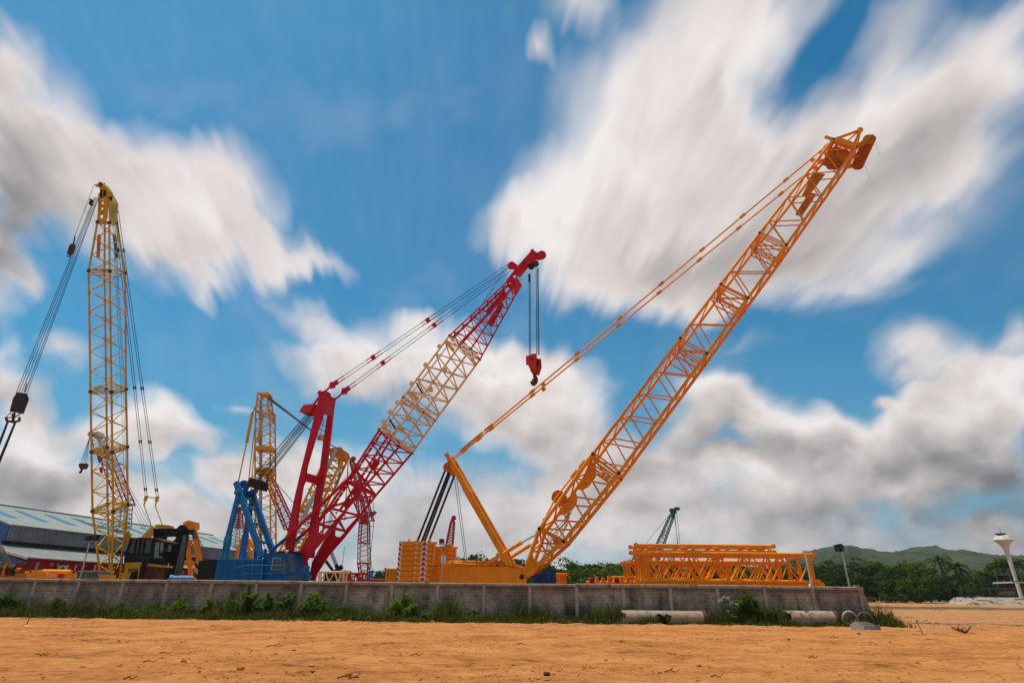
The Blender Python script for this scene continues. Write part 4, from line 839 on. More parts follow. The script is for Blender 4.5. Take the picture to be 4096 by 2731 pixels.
# hook block is a thing of its own, hanging from the ropes
c = B_.P(2134, 1450, 1.2); c.z -= .25; hk = thing('hook_block', (c.x, c.y, c.z - 2.2), 'red hook block with a brown hook hanging from the tip of the crimson boom', 'hook block')
mb = MB(); Q = lambda x, z, v=0.0: c + B_.u * x * .92 + Vector((0, 0, z * .92)) + B_.v * v
mb.prism([Q(-.62, .85, -.35), Q(.34, .92, -.35), Q(.34, .0, -.35), Q(-.60, -.02, -.35)], B_.v * .10); mb.prism([Q(-.45, .0, -.35), Q(.30, .0, -.35), Q(.22, -.75, -.35), Q(-.12, -.75, -.35)], B_.v * .10)
mb.prism([Q(-.38, .85, .3), Q(.62, .72, .3), Q(.66, -.1, .3), Q(.42, -.85, .3), Q(.02, -.75, .3), Q(-.3, 0, .3)], B_.v * .10); mb.box(Q(.05, -.2), B_.u * .18, B_.v * .3, (0, 0, .5)); mb.box(Q(.05, .95), B_.u * .2, B_.v * .2, (0, 0, .1)); mb.build('cheek_plate', paint('bright_red_paint', (.60, .03, .03), .45, .3), hk)  # cheek plates in a brighter red than the crimson boom
mb = MB(); mb.disc(Q(0, .38), B_.v, .40, .5, 20); mb.build('sheave', M['brown'], hk)
mb = MB()
for z in (.5, -.6): mb.disc(Q(-.05, z, -.36), B_.v, .14, .1, 12)
mb.build('pin_boss', M['signred'], hk)
mb = MB(); mb.tube(Q(.08, -.75), Q(.08, -1.05), .12, 10); pts = [Q(.08, -1.0), Q(.22, -1.25), Q(.26, -1.5), Q(.14, -1.78), Q(-.03, -1.85), Q(-.18, -1.7), Q(-.2, -1.5)]; mb.path(pts, .17, 8, .10); mb.tube(Q(.0, -1.3), Q(.05, -1.75), .14, 8); mb.build('hook', M['rust'], hk)
# pendants
def pend(F, root, s_, e_, v0, v1, r, mat, link, ts, gap=.16):
    a0 = F.P(*s_, v0); b0 = F.P(*e_, v1); d = (b0 - a0).normalized(); n_ = d.cross(F.v).normalized(); mb = MB()
    for k in (-1, 1): mb.tube(a0 + n_ * gap * k, b0 + n_ * gap * k, r, 5)
    o = mb.build('pendant', mat, root); mk = MB(); L_ = (b0 - a0).length
    for t in ts:
        for k in (-1, 1): mk.tube(a0 + d * L_ * t - d * .7 + n_ * gap * k, a0 + d * L_ * t + d * .9 + n_ * gap * k, r * 1.9, 5)
        mk.box(a0 + d * L_ * t, d * .18, F.v * .12, n_ * (gap * 1.2))
    mk.build('pendant_joint', link, o); return a0, d
ROOTS = []
for s_, e_, v0, v1 in (((1330, 1540), (2034, 1062), .3, .6), ((1378, 1564), (2040, 1078), 1.75, 1.9)):
    pend(B_, bc, s_, e_, v0, v1, .026, M['rope'], M['redfar'], (.23, .54, .02))
    mb = MB(); a = B_.P(*((1284, 1572) if v0 < 1 else (1335, 1598)), v0); b_ = B_.P(*s_, v0); mb.path([a, lerp(a, b_, .45) + Vector((0, 0, -.1)), lerp(a, b_, .75), b_], .10, 8, .07); mb.box(b_, B_.u * .25, B_.v * .1, (0, 0, .28)); mb.build('pendant_shackle', M['red'], bc)
mb = MB(); mb.tube(B_.P(2033, 1058, .8), B_.P(1935, 1205, .6), .018, 4); mb.path([B_.P(1980, 1150, 1.0), B_.P(1518, 1735, 1.0), B_.P(1200, 2140, 1.0)], .018, 4); mb.build('luffing_rope', M['rope'], bc)
# crimson mast : two broad legs with windows
MF = lambda x, y, v: B_.P(x, y, v)
mb = MB(); mb.prism([MF(*p, .2) for p in ((1279, 1572), (1300, 1568), (1302, 1600), (1286, 1668), (1262, 1735), (1225, 1860), (1222, 1878), (1218, 1920), (1208, 1940), (1193, 2030), (1166, 2210), (1138, 2210), (1150, 2120), (1175, 2000), (1196, 1910), (1218, 1820), (1248, 1700))], B_.v * .30); mb.build('mast_leg', M['red'], bc)
mb = MB(); mb.prism([MF(*p, 1.9) for p in ((1318, 1596), (1338, 1590), (1331, 1628), (1318, 1748), (1300, 1890), (1278, 2010), (1262, 2100), (1250, 2230), (1222, 2230), (1238, 2100), (1250, 2030), (1266, 1940), (1264, 1932), (1262, 1920), (1278, 1880), (1294, 1750), (1312, 1640))], B_.v * .30); mb.build('mast_leg', M['red'], bc)
def slab4(a, b_, c, d, e): mb = MB(); mb.prism([a, b_, c, d], e); return mb
tA, tB = MF(1290, 1582, .35), MF(1330, 1600, 1.9)
def between(p0, p1, q0, q1): return [MF(*p0, .35), MF(*p1, .35), MF(*q1, 2.0), MF(*q0, 2.0)]
th_ = B_.u * .25
mb = MB(); mb.prism(between((1292, 1585), (1283, 1652), (1330, 1600), (1322, 1665)), th_); mb.build('mast_head_plate', M['red'], bc)
mb = MB(); mb.prism(between((1224, 1893), (1212, 1922), (1276, 1908), (1266, 1938)), th_)
mb.build('mast_crossbeam', M['red'], bc)
mb = MB(); cs = ((1284, 1655), (1254, 1768), (1318, 1672), (1300, 1765))
for t in (0, .25, .5, .75, 1): mb.tube(lerp(MF(1276, 1668, .4), MF(1252, 1748, .4), t), lerp(MF(1316, 1690, 1.9), MF(1300, 1764, 1.9), t), .035, 5)
mb.tube(lerp(MF(1276, 1668, .4), MF(1316, 1690, 1.9), .5), lerp(MF(1252, 1748, .4), MF(1300, 1764, 1.9), .5), .035, 5); mb.build('mast_grille', M['red'], bc)
mb = MB(); mb.disc(MF(1305, 1583, 1.1), B_.v, .36, .3, 18); mb.disc(MF(1309, 1580, 1.3), B_.v, .30, .3, 18)
for v in (.3, 1.95): mb.disc(MF(1282 if v < 1 else 1327, 1572 if v < 1 else 1597, v), B_.v, .22, .3, 14)
mb.build('mast_sheave', M['red'], bc)
mb = MB(); mb.box(MF(1246, 1640, .9), B_.u * .55, B_.v * .75, (.15, 0, .32)); mb.tube(MF(1284, 1575, .3), MF(1250, 1625, .3), .10, 8); mb.tube(MF(1325, 1600, 1.9), MF(1262, 1640, 1.7), .08, 8); mb.build('bridle_block', M['red'], bc)
# bridle ropes
mb = MB(); random.seed(2)
for k, (v, x0, x1) in enumerate([(0.1, 1232, 1000), (0.15, 1235, 1005), (.4, 1240, 1014), (.5, 1243, 1018), (.55, 1246, 1022), (.9, 1250, 1028), (.95, 1253, 1032), (1.2, 1258, 1040), (1.5, 1262, 1046), (1.55, 1265, 1051), (.7, 1248, 1025), (1.25, 1260, 1043)]):
    mb.tube(MF(x0, 1648 + k, v), MF(x1, 1918 + (x1 - 1000) * .35, v), .024, 4)
mb.build('bridle_rope', M['rope'], bc)
mb = MB()
for (x, y, v) in ((1003, 1932, .3), (1032, 1940, 1.2)): mb.prism([MF(x - 18, y + 8, v), MF(x - 2, y - 24, v), MF(x + 22, y - 14, v), MF(x + 16, y + 22, v)], B_.v * .7)
mb.build('rope_guard', M['brown'], bc)
# blue A-frame gantry
M['blue_mid'] = paint('worn_blue_paint', (.008, .17, .42), .5, .5, dcol=(.04, .09, .13))
def bm_(x0, y0, v0, x1, y1, v1, w=.45, h=.32, m='blue_mid', nm='gantry_leg'): mb = MB(); mb.beam(MF(x0, y0, v0), MF(x1, y1, v1), h, w, B_.v); return mb.build(nm, M[m], bc)
bm_(945, 1928, .2, 1047, 2228, .2, .42); bm_(1006, 1960, 2.0, 1092, 2210, 2.0, .42)
bm_(954, 1978, .1, 912, 2150, .1, .36, .28); bm_(912, 2150, .1, 898, 2238, .1, .46, .34)
bm_(1010, 1985, 2.0, 983, 2140, 2.0, .34, .28); bm_(983, 2140, 2.0, 966, 2238, 2.0, .44, .34)
bm_(970, 1975, .8, 1008, 1915, .6, .35, .25); bm_(1012, 1980, 1.7, 1040, 1928, 1.7, .35, .25)
mb = MB()
for (x, y, x2, y2) in ((978, 1990, 1010, 1998), (995, 2028, 1025, 2038), (1018, 2092, 1050, 2100), (1040, 2165, 1075, 2172)): mb.tube(MF(x, y, .3), MF(x2, y2, 1.9), .11, 8)
for (x, y) in ((950, 1968), (912, 2152)): mb.disc(MF(x, y, .0), B_.v, .26, .25, 14)
mb.build('gantry_cross_tube', M['blue_lt'], bc)
mb = MB()
for k in range(6): mb.disc(lerp(MF(976, 1970, .4), MF(1005, 1982, 1.8), k / 5), B_.v, .30, .14, 16)
for k in range(2): mb.disc(MF(972 + k * 6, 1936, .6 + k * .3), B_.v, .34, .14, 16)
mb.build('gantry_sheave', M['blue'], bc)
mb = MB()
for k in range(7): a = lerp(MF(985, 2000, .9), MF(1058, 2190, .9), k / 7); mb.tube(a, a + B_.v * .5, .03, 4)
mb.tube(MF(985, 1998, .9), MF(1062, 2195, .9), .03, 4); mb.tube(MF(985, 1998, .9) + B_.v * .5, MF(1062, 2195, .9) + B_.v * .5, .03, 4); mb.path([MF(960, 1990, .4), MF(950, 2120, .4), MF(944, 2235, .4)], .02, 4); mb.build('gantry_ladder', M['dark'], bc)
# backstops
for (x0, y0, x1, y1, x2, y2, v) in ((1080, 2206, 1148, 2149, 1388, 1918, -.1), (1150, 2190, 1209, 2138, 1345, 2010, 2.3)):
    mb = MB(); mb.tube(MF(x0, y0, v), MF(x1, y1, v), .14, 8); o = mb.build('backstop', M['blue'], bc); mb = MB(); mb.tube(MF(x1, y1, v), MF(x2, y2, v), .13, 8); mb.tube(MF(x1, y1, v), lerp(MF(x1, y1, v), MF(x2, y2, v), .05), .2, 8); mb.build('backstop_rod', M['red'], o)
# house
mb = MB(); Hs = [MF(*p, 0) for p in ((856, 2420), (856, 2312), (870, 2235), (1052, 2235), (1052, 2420))]; mb.prism(Hs, B_.v * 3.0); mb.prism([MF(*p, .15) for p in ((1052, 2420), (1052, 2235), (1056, 2211), (1120, 2208), (1120, 2420))], B_.v * 2.4)
mb.build('machinery_house', M['blue'], bc)
mb = MB(); mb.prism([MF(*p, -.03) for p in ((868, 2233), (1052, 2233), (1052, 2239), (868, 2239))], B_.v * 3.06)
for x in (905, 940, 975, 1010, 1052): mb.beam(MF(x - (2312 - 2240) * .0, 2240, -.02), MF(x - 5, 2330, -.02), .05, .04, B_.u)
mb.build('house_trim', M['blue_lt'], bc)
# cab
CBv = -.9
mb = MB(); cabp = ((1088, 2420), (1088, 2212), (1172, 2210), (1180, 2216), (1192, 2290), (1192, 2310), (1178, 2330), (1178, 2420)); mb.prism([MF(*p, CBv) for p in cabp], B_.v * 1.6); cabo = mb.build('cab', M['blue'], bc)
def pane(pts, v, mat, nm='cab_window', th=.03, par=None): mb = MB(); mb.prism([MF(*p, v) for p in pts], B_.v * th); return mb.build(nm, mat, par or cabo)
for pts, mt in ((((1092, 2232), (1122, 2232), (1120, 2278), (1087, 2276)), 'glass_lt'), (((1135, 2232), (1142, 2233), (1149, 2262), (1148, 2290), (1127, 2290), (1127, 2270)), 'glass_lt')):
    fr = [(lerp(x, 1108 if x < 1124 else 1139, -.09), lerp(y, 2257, -.07)) for x, y in pts]; f = pane(fr, CBv - .02, M['white'] if pts[0][0] == 1092 else M['blue_lt'], 'window_frame', .02); pane(pts, CBv - .035, M['glass'], 'pane', .012, f)
# slanted front screen facing the boom
a0 = MF(1180, 2216, CBv + .12) + B_.u * .03; a1 = MF(1192, 2290, CBv + .12) + B_.u * .03; w_ = B_.v * 1.35
mb = MB(); mb.prism([lerp(a0, a1, .04), lerp(a0, a1, .95), lerp(a0, a1, .95) + w_, lerp(a0, a1, .04) + w_], B_.u * .03); mb.build('front_screen', M['glass'], cabo)
mb = MB(); mb.prism([MF(*p, CBv - .1) for p in ((1104, 2204), (1182, 2204), (1186, 2208), (1104, 2208))], B_.v * 1.9); mb.build('cab_roof', M['dark'], cabo)
mb = MB(); mb.prism([MF(*p, CBv - .015) for p in ((1158, 2300), (1186, 2300), (1184, 2314), (1155, 2314))], B_.v * .02); mb.prism([MF(*p, CBv - .015) for p in ((1150, 2216), (1170, 2216), (1186, 2288), (1162, 2288))], B_.v * .02); mb.build('side_pane', M['glass'], cabo)
mb = MB(); p = MF(1150, 2206, CBv); mb.disc(p, B_.u, .14, .25, 12, False); mb.build('work_lamp', M['steel'], cabo)
mb = MB()
for y in (2260, 2292): mb.tube(MF(975, y + (2260 - y) * .0, CBv - .25), MF(1140, y, CBv - .25), .025, 5)
for x in (975, 1010, 1045, 1085, 1140): mb.tube(MF(x, 2260, CBv - .25), MF(x - 4, 2330, CBv - .25), .022, 5)
mb.path([MF(940, 2270, CBv - .25), MF(975, 2262, CBv - .25)], .02, 4); mb.path([MF(945, 2300, CBv - .25), MF(990, 2294, CBv - .25)], .02, 4); mb.build('handrail', M['blue_lt'], bc)
mb = MB(); mb.disc(MF(1212, 2275, .4), B_.v, .35, .5, 16); mb.disc(MF(1216, 2295, .6), B_.v, .3, .8, 16); mb.box(MF(1205, 2290, .4), B_.u * .45, B_.v * .4, (0, 0, .5)); mb.disc(MF(1228, 2308, .4), B_.v, .24, .5, 14); mb.build('front_winch', M['blue_lt'], bc)
mb = MB(); mb.disc(MF(1200, 2312, .2), B_.v, .3, .6, 14); mb.build('horn_drum', M['dark'], bc)
mb = MB(); mb.tube(MF(920, 2232, .5), MF(920, 2222, .5), .12, 8); mb.build('beacon', M['orange'], bc)
mb = MB()
for x, y0 in ((1022, 2192), (1062, 2195)): mb.tube(MF(x, 2238, 1.0), MF(x, y0, 1.0), .13, 10)
mb.build('exhaust_pipe', M['blue'], bc)
# black counterweight with striped edge
mb = MB(); mb.prism([MF(*p, .1) for p in ((780, 2420), (782, 2241), (866, 2240), (858, 2420))], B_.v * 3.2); cw = mb.build('counterweight', M['black'], bc)
def stripe_mat():
    m, nt, b = newmat('black_and_amber_stripes'); g = _n(nt, 'ShaderNodeNewGeometry'); d = _n(nt, 'ShaderNodeVectorMath', operation='DOT_PRODUCT'); nt.links.new(g.outputs['Position'], d.inputs[0]); d.inputs[1].default_value = (.55, 0, .95)
    f = _n(nt, 'ShaderNodeMath', operation='FRACT'); mm = _n(nt, 'ShaderNodeMath', operation='MULTIPLY'); nt.links.new(d.outputs['Value'], mm.inputs[0]); mm.inputs[1].default_value = 1.55; nt.links.new(mm.outputs[0], f.inputs[0])
    gt = _n(nt, 'ShaderNodeMath', operation='GREATER_THAN'); nt.links.new(f.outputs[0], gt.inputs[0]); gt.inputs[1].default_value = .5
    nt.links.new(rampn(nt, gt.outputs[0], [(0, (.012, .012, .012)), (1, (.70, .25, .01))]), b.inputs['Base Color']); b.inputs['Roughness'].default_value = .5; return m
M['stripe'] = stripe_mat()
mb = MB(); mb.prism([MF(*p, .5) for p in ((764, 2420), (773, 2300), (780, 2241), (796, 2241), (790, 2420))], B_.v * 2.6); mb.prism([MF(*p, .08) for p in ((772, 2330), (782, 2241), (795, 2241), (787, 2330))], B_.v * .06); mb.build('striped_edge', M['stripe'], cw)
# ================================================================== yellow lattice crane at the far left, boom leaning over the yard
TA = R(25.5); y_n = Vector((0, math.cos(TA), math.sin(TA)))   # across the boom's thickness, up and away
y_p0 = Vector((0, 60, 3.1)); yk = 2.35
def YL(px, py): return hit(px, py, y_p0, y_n)          # lower face (towards us)
def YU(px, py): return hit(px, py, y_p0 + y_n * yk, y_n)
yb = YL(440, 2300); yc = thing('crawler_crane', (yb.x + 1, 62, 0), 'tall yellow lattice boom crane with a black cab in front of the long warehouse', 'crane')
def yring(l, f, r_, b_): return [YL(*l), YL(*f), YU(*r_), YU(*b_)]
Y0 = yring((404, 2330), (446, 2330), (478, 2326), (440, 2322)); Y1 = yring((370, 2043), (453, 2045), (511, 2017), (430, 2016)); Y2 = yring((366, 1806), (449, 1807), (509, 1787), (428, 1790)); Y3 = yring((362, 1566), (446, 1567), (504, 1556), (425, 1556)); Y4 = yring((355, 1083), (439, 1084), (501, 1092), (418, 1081)); Y5 = yring((390, 888), (437, 890), (465, 891), (419, 888))
X = Vector((1, 0, 0))
def ysect(A, B, n, rc, rb, nm='boom_section', ph=0):
    mb = MB(); lattice(mb, A, B, n, rc, rb, phase=ph)
    for t in (.035, .965):
        r_ = [lerp(A[i], B[i], t) for i in range(4)]
        for i in range(4): mb.tube(r_[i], r_[(i + 1) % 4], rb, 5)
    o = mb.build(nm, M['yellow'], yc); mk = MB()
    for c in B: d = (c - A[0]).normalized(); mk.tube(c - (B[0] - A[0]).normalized() * .14, c + (B[0] - A[0]).normalized() * .14, rc * 1.75, 8)
    mk.build('pin_joint', M['rust'], o)
ysect(Y0, Y1, 4, .10, .05, 'boom_foot'); ysect(Y1, Y2, 3, .10, .048); ysect(Y2, Y3, 3, .10, .048); ysect(Y3, Y4, 6, .095, .046); ysect(Y4, Y5, 3, .09, .042, 'boom_head_section')
# head plates with round holes
def yplate(pts, holes, off, w=.08):
    bm = bmesh.new(); f_ = lambda p: YL(*p); base = [f_(p) for p in pts]; sh = X * off
    vs = [bm.verts.new(p + sh) for p in base]; es = [bm.edges.new((vs[i], vs[(i + 1) % len(vs)])) for i in range(len(vs))]
    for (x, y, r_) in holes:
        hv = [bm.verts.new(f_((x + r_ * math.cos(a * math.pi / 6), y + r_ * 1.2 * math.sin(a * math.pi / 6))) + sh) for a in range(12)]; es += [bm.edges.new((hv[i], hv[(i + 1) % 12])) for i in range(12)]
    bmesh.ops.triangle_fill(bm, use_beauty=True, use_dissolve=False, edges=es); bm.verts.index_update(); vv = [q.co.copy() for q in bm.verts]; n = len(vv); ff = [tuple(q.index for q in f.verts) for f in bm.faces]; e = y_n * w; out = MB()
    out.add(vv + [p + e for p in vv], ff + [tuple(i + n for i in f[::-1]) for f in ff]); bd = [(q.verts[0].index, q.verts[1].index) for q in bm.edges if len(q.link_faces) == 1]; out.add(vv + [p + e for p in vv], [(a, b_, b_ + n, a + n) for a, b_ in bd]); bm.free(); return out.build('head_plate', M['yellow'], yc)
yplate(((388, 890), (392, 822), (393, 775), (402, 768), (418, 772), (430, 800), (429, 870), (418, 890)), ((411, 799, 2.5), (410, 812, 5), (408, 835, 5), (406, 866, 7)), 0)
mb = MB(); mb.prism([YL(437, 892), YL(430, 800), YL(426, 778), YU(444, 772), YU(449, 778), YU(462, 812), YU(470, 815), YU(470, 828), YU(465, 892)], X * .08); mb.build('head_plate', M['yellow'], yc)
mb = MB(); mb.prism([YL(425, 785), YL(413, 770), YL(390, 745), YL(389, 735), YL(396, 729), YL(406, 730), YL(420, 742), YL(436, 765), YL(438, 776)], y_n * .5); mb.prism([YL(388, 748), YL(376, 741), YL(376, 738), YL(390, 738)], y_n * .3); mb.build('jib_arm', M['yellow'], yc)
for (x, y, r_, n) in ((402, 775, .45, 4), (400, 738, .28, 2), (416, 772, .35, 2)):
    mb = MB()
    for k in range(n): mb.disc(YL(x, y) + y_n * (.1 + k * .3) + X * .1 * k, (X * .8 + y_n * .5), r_, .16, 16)
    mb.build('head_sheave', M['brown'], yc)
mb = MB()
for A, t0, t1, s_, mt in ((Y4, .5, 1, 0, 0),): pass
a, b_ = YU(457, 937), YU(468, 1032); mb.beam(a, b_, .32, .06, X); mb.build('blue_board', M['blue_lt'], yc)
a, b_ = YL(397, 938), YL(392, 1032); mb = MB(); mb.beam(a, b_, .3, .06, X); mb.build('board', M['orange_dk'], yc)
# ropes that hang plumb from the tip, and the blocks on them
tipz = YL(385, 790); mb = MB()
HB = at(75, 1600, tipz.y); hb_top = HB.z + .6
for dx in (-.42, -.22, .02, .28, .45): mb.tube(Vector((HB.x + dx, tipz.y, hb_top)), Vector((YL(386 + dx * 20, 788).x, tipz.y, tipz.z)), .022, 4)
mb.build('hoist_rope', M['rope'], yc)
hk1 = thing('hook_block', (HB.x, HB.y, HB.z - 3.5), 'large black hook block with two slings hanging at the picture edge beside the yellow boom', 'hook block')
mb = MB(); bp = lambda px, py, v=0: at(px, py, HB.y + v)
for v in (-.2, .2): mb.prism([bp(52, 1592, v), bp(68, 1568, v), (bp(106, 1573, v)), bp(114, 1596, v), bp(92, 1654, v), bp(38, 1645, v)], (0, .07, 0))
mb.prism([bp(58, 1595, -.1), bp(70, 1572, -.1), bp(102, 1578, -.1), bp(88, 1645, -.1), bp(46, 1640, -.1)], (0, .25, 0)); mb.build('cheek_plate', M['dark'], hk1)
mb = MB(); mb.disc(bp(82, 1595, .03), (0, 1, 0), .42, .3, 16); mb.build('sheave', M['brown'], hk1)
mb = MB(); mb.path([bp(84, 1652, 0), bp(60, 1668, 0), bp(28, 1670, 0), bp(26, 1682, 0)], .05, 6); mb.path([bp(28, 1665), bp(40, 1650), bp(52, 1668)], .03, 5); mb.tube(bp(56, 1652), bp(52, 1682), .12, 8, .1); mb.path([bp(24, 1668), bp(27, 1682), bp(54, 1688), bp(78, 1682), bp(78, 1668)], .09, 7); mb.build('ramshorn_hook', M['rust'], hk1)
mb = MB()
for (x0, y0, x1, y1) in ((30, 1685, -70, 1940), (33, 1685, -62, 1940), (60, 1688, -40, 1925), (63, 1688, -32, 1925)): mb.tube(bp(x0, y0), bp(x1, y1), .055, 5)
mb.build('sling', M['dark'], hk1)
mb = MB(); mb.tube(bp(98, 1566), bp(108, 1532), .035, 5); mb.build('swivel', M['rust'], hk1)
B2 = at(283, 1000, tipz.y - .5); hk2 = thing('hook_block', (B2.x, B2.y, B2.z - 1), 'small rusty red ball hook hanging beside the yellow boom tip', 'hook block', None); bq = lambda px, py: at(px, py, B2.y)
mb = MB(); mb.tube(bq(290, 983), bq(280, 1012), .23, 10); mb.tube(bq(293, 975), bq(290, 984), .12, 8, .22); mb.tube(bq(280, 1012), bq(277, 1020), .22, 8, .08); mb.build('ball_weight', M['rust'], hk2)
mb = MB(); mb.path([bq(299, 945), bq(298, 958), bq(294, 976)], .06, 6); mb.path([bq(277, 1018), bq(282, 1022), bq(278, 1028), bq(272, 1027), bq(270, 1021)], .05, 6); mb.build('hook', M['rust'], hk2)
mb = MB(); mb.tube(bq(375, 742), bq(299, 945), .018, 4); mb.disc(bq(363, 815), (.3, .5, 1), .22, .06, 14, False); mb.disc(bq(366, 803), (.3, .5, 1), .2, .06, 14, False); mb.tube(bq(363, 815), bq(366, 800), .1, 8)
mb.build('whip_line', M['rope'], yc)
mb = MB()
for a, b_ in ((Vector((YL(392, 880).x, YL(392, 880).y, YL(392, 880).z)), at(160, 1500, tipz.y)),): pass
# pendants down to the gantry behind
ya0, yaL, yaR = YU(470, 845), at(608, 2100, 69), at(650, 2096, 69)
ygan = lambda px, py: at(px, py, 69)
for (sx, sy, m1, e1) in ((462, 842, (585, 1985), 594), (469, 843, (630, 1988), 636)):
    mb = MB(); a = YU(sx, sy); b_ = ygan(*m1)
    for k in (-.10, .10): mb.tube(a + X * k, b_ + X * k * 1.2, .028, 4)
    o = mb.build('pendant', M['rope'], yc); mk = MB(); d = (b_ - a)
    for t in (.12, .58, .78, .97):
        p = a + d * t
        for k in (-.11, .11): mk.tube(p - d * .006 + X * k, p + d * .006 + X * k, .075, 6)
    mk.build('pendant_joint', M['brown'], o); mb = MB(); mb.tube(b_, b_ - Vector((0, 0, 1.0)), .09, 6); mb.tube(b_ - Vector((0, 0, 1.0)), ygan(m1[0] + 20, 2100), .05, 5); mb.box(b_ - Vector((0, 0, .2)), X * .16, (0, .1, 0), (0, 0, .3)); mb.build('pendant_shackle', M['yellow'], o)
mb = MB(); mb.tube(ygan(585, 1988), ygan(630, 1990), .07, 6); mb.build('pendant_spreader', M['yellow'], yc)
mb = MB()
for (x, x2) in ((457, 470), (461, 476), (452, 462)): mb.path([YU(x, 900), at(x2 + 20, 1500, 56), at(x2 + 45, 2160, 64)], .018, 4)
mb.build('luffing_rope', M['rope'], yc)
g3 = lambda px, py, Y=64: at(px, py, Y)
# yellow gantry and its raised arms
mb = MB(); mb.prism([g3(612, 2108, 67), g3(625, 2096, 67), g3(667, 2098, 67), g3(662, 2110, 67)], (0, 1.6, 0)); mb.build('gantry_head', M['yellow'], yc)
for (x0, y0, x1, y1, Y) in ((615, 2106, 566, 2158, 66), (622, 2118, 590, 2152, 67), (590, 2152, 560, 2210, 67)):
    mb = MB(); mb.beam(g3(x0, y0, Y), g3(x1, y1, Y), .3, .35, (0, 1, 0)); mb.build('gantry_arm', M['yellow'], yc)
mb = MB(); mb.beam(g3(504, 2125, 61), g3(522, 2170, 62), .35, .3, (0, 1, 0)); mb.beam(g3(500, 2118, 61), g3(498, 2090, 61), .35, .3, (0, 1, 0)); mb.build('boom_stop', M['yellow'], yc)
# black frame behind the cab
BK = lambda px, py, Y=64.5: at(px, py, Y)
for pts in (((614, 2112), (730, 2112), (733, 2124), (614, 2126)), ((614, 2130), (722, 2128), (716, 2142), (616, 2144)), ((614, 2112), (656, 2128), (648, 2160), (612, 2160)), ((728, 2110), (758, 2116), (754, 2136), (728, 2132)), ((712, 2130), (740, 2130), (735, 2165), (704, 2330), (664, 2330), (688, 2170), (692, 2162), (700, 2156)), ((656, 2163), (700, 2163), (700, 2176), (656, 2176)), ((650, 2176), (656, 2176), (652, 2330), (640, 2330)), ((652, 2206), (690, 2206), (684, 2250), (650, 2250))):
    mb = MB(); mb.prism([BK(*p) for p in pts], (0, .9, 0)); mb.build('black_frame', M['black'], yc)
mb = MB(); mb.disc(BK(728, 2116, 64.4), (0, 1, 0), .45, .4, 14); mb.build('frame_sheave', M['black'], yc)
mb = MB()
for k in range(7): mb.tube(BK(735 + k * 1.5, 2138, 64), BK(700 + k * 5 - 8, 2318, 64), .03, 4)
mb.build('boom_hoist_rope', M['rope_lt'], yc)
mb = MB(); mb.prism([BK(*p, 64) for p in ((675, 2255), (690, 2255), (674, 2330), (660, 2330))], (0, .8, 0)); mb.build('engine_stack', M['black'], yc)
# cab
CY_ = 61.0; C4 = lambda px, py, Y=CY_: at(px, py, Y)
mb = MB()
fr = [C4(*p) for p in ((525, 2153), (621, 2155), (606, 2252), (500, 2242))]
for a, b_ in ((0, 1), (1, 2), (2, 3), (3, 0)): mb.beam(fr[a], fr[b_], .22, .16, (0, 1, 0))
mb.prism([C4(*p) for p in ((511, 2212), (602, 2212), (604, 2252), (500, 2242))], (0, .12, 0)); mb.prism([C4(*p) for p in ((616, 2155), (628, 2158), (612, 2250), (604, 2250))], (0, .14, 0))
for x in (546, 562, 580): mb.beam(C4(x, 2158), C4(x - 10, 2214), .10, .14, (0, 1, 0))
mb.beam(C4(500, 2247), C4(655, 2252), .3, .9, (0, 1, 0))
co = mb.build('cab', M['black'], yc)
mb = MB(); mb.prism([C4(*p, CY_) for p in ((612, 2156), (656, 2166), (648, 2250), (604, 2250))], (0, .1, 0)); mb.build('cab_side', M['black'], co); mb = MB(); mb.prism([C4(*p, CY_ + 2.0) for p in ((530, 2150), (650, 2166), (640, 2250), (510, 2250))], (0, .06, 0)); mb.build('cab_side', M['black'], co)
mb = MB(); mb.prism([C4(*p, CY_ + .06) for p in ((530, 2158), (608, 2158), (600, 2212), (516, 2212))], (0, .02, 0)); mb.build('cab_window', M['glass'], co)
for pts in (((622, 2166), (638, 2168), (632, 2238), (614, 2238)), ((643, 2168), (654, 2170), (650, 2208), (640, 2208)), ((636, 2222), (648, 2222), (646, 2246), (632, 2246))):
    mb = MB(); mb.prism([C4(*p, CY_ - .03) for p in pts], (0, .02, 0)); mb.build('cab_window', M['glass_lt'], co)
mb = MB(); mb.prism([C4(*p, CY_ - .2) for p in ((526, 2152), (558, 2148), (624, 2150), (658, 2163), (655, 2167), (620, 2156), (560, 2154), (527, 2156))], (0, 2.6, 0)); mb.build('cab_roof', M['rust'], co)
mb = MB()
for y in (2198, 2226): mb.tube(C4(508, y, CY_ - .6), C4(672, y + 4, CY_ - .6), .025, 4)
for x in (508, 548, 595, 640): mb.tube(C4(x + 6, 2198, CY_ - .6), C4(x, 2250, CY_ - .6), .025, 4)
mb.build('handrail', M['dark'], yc)
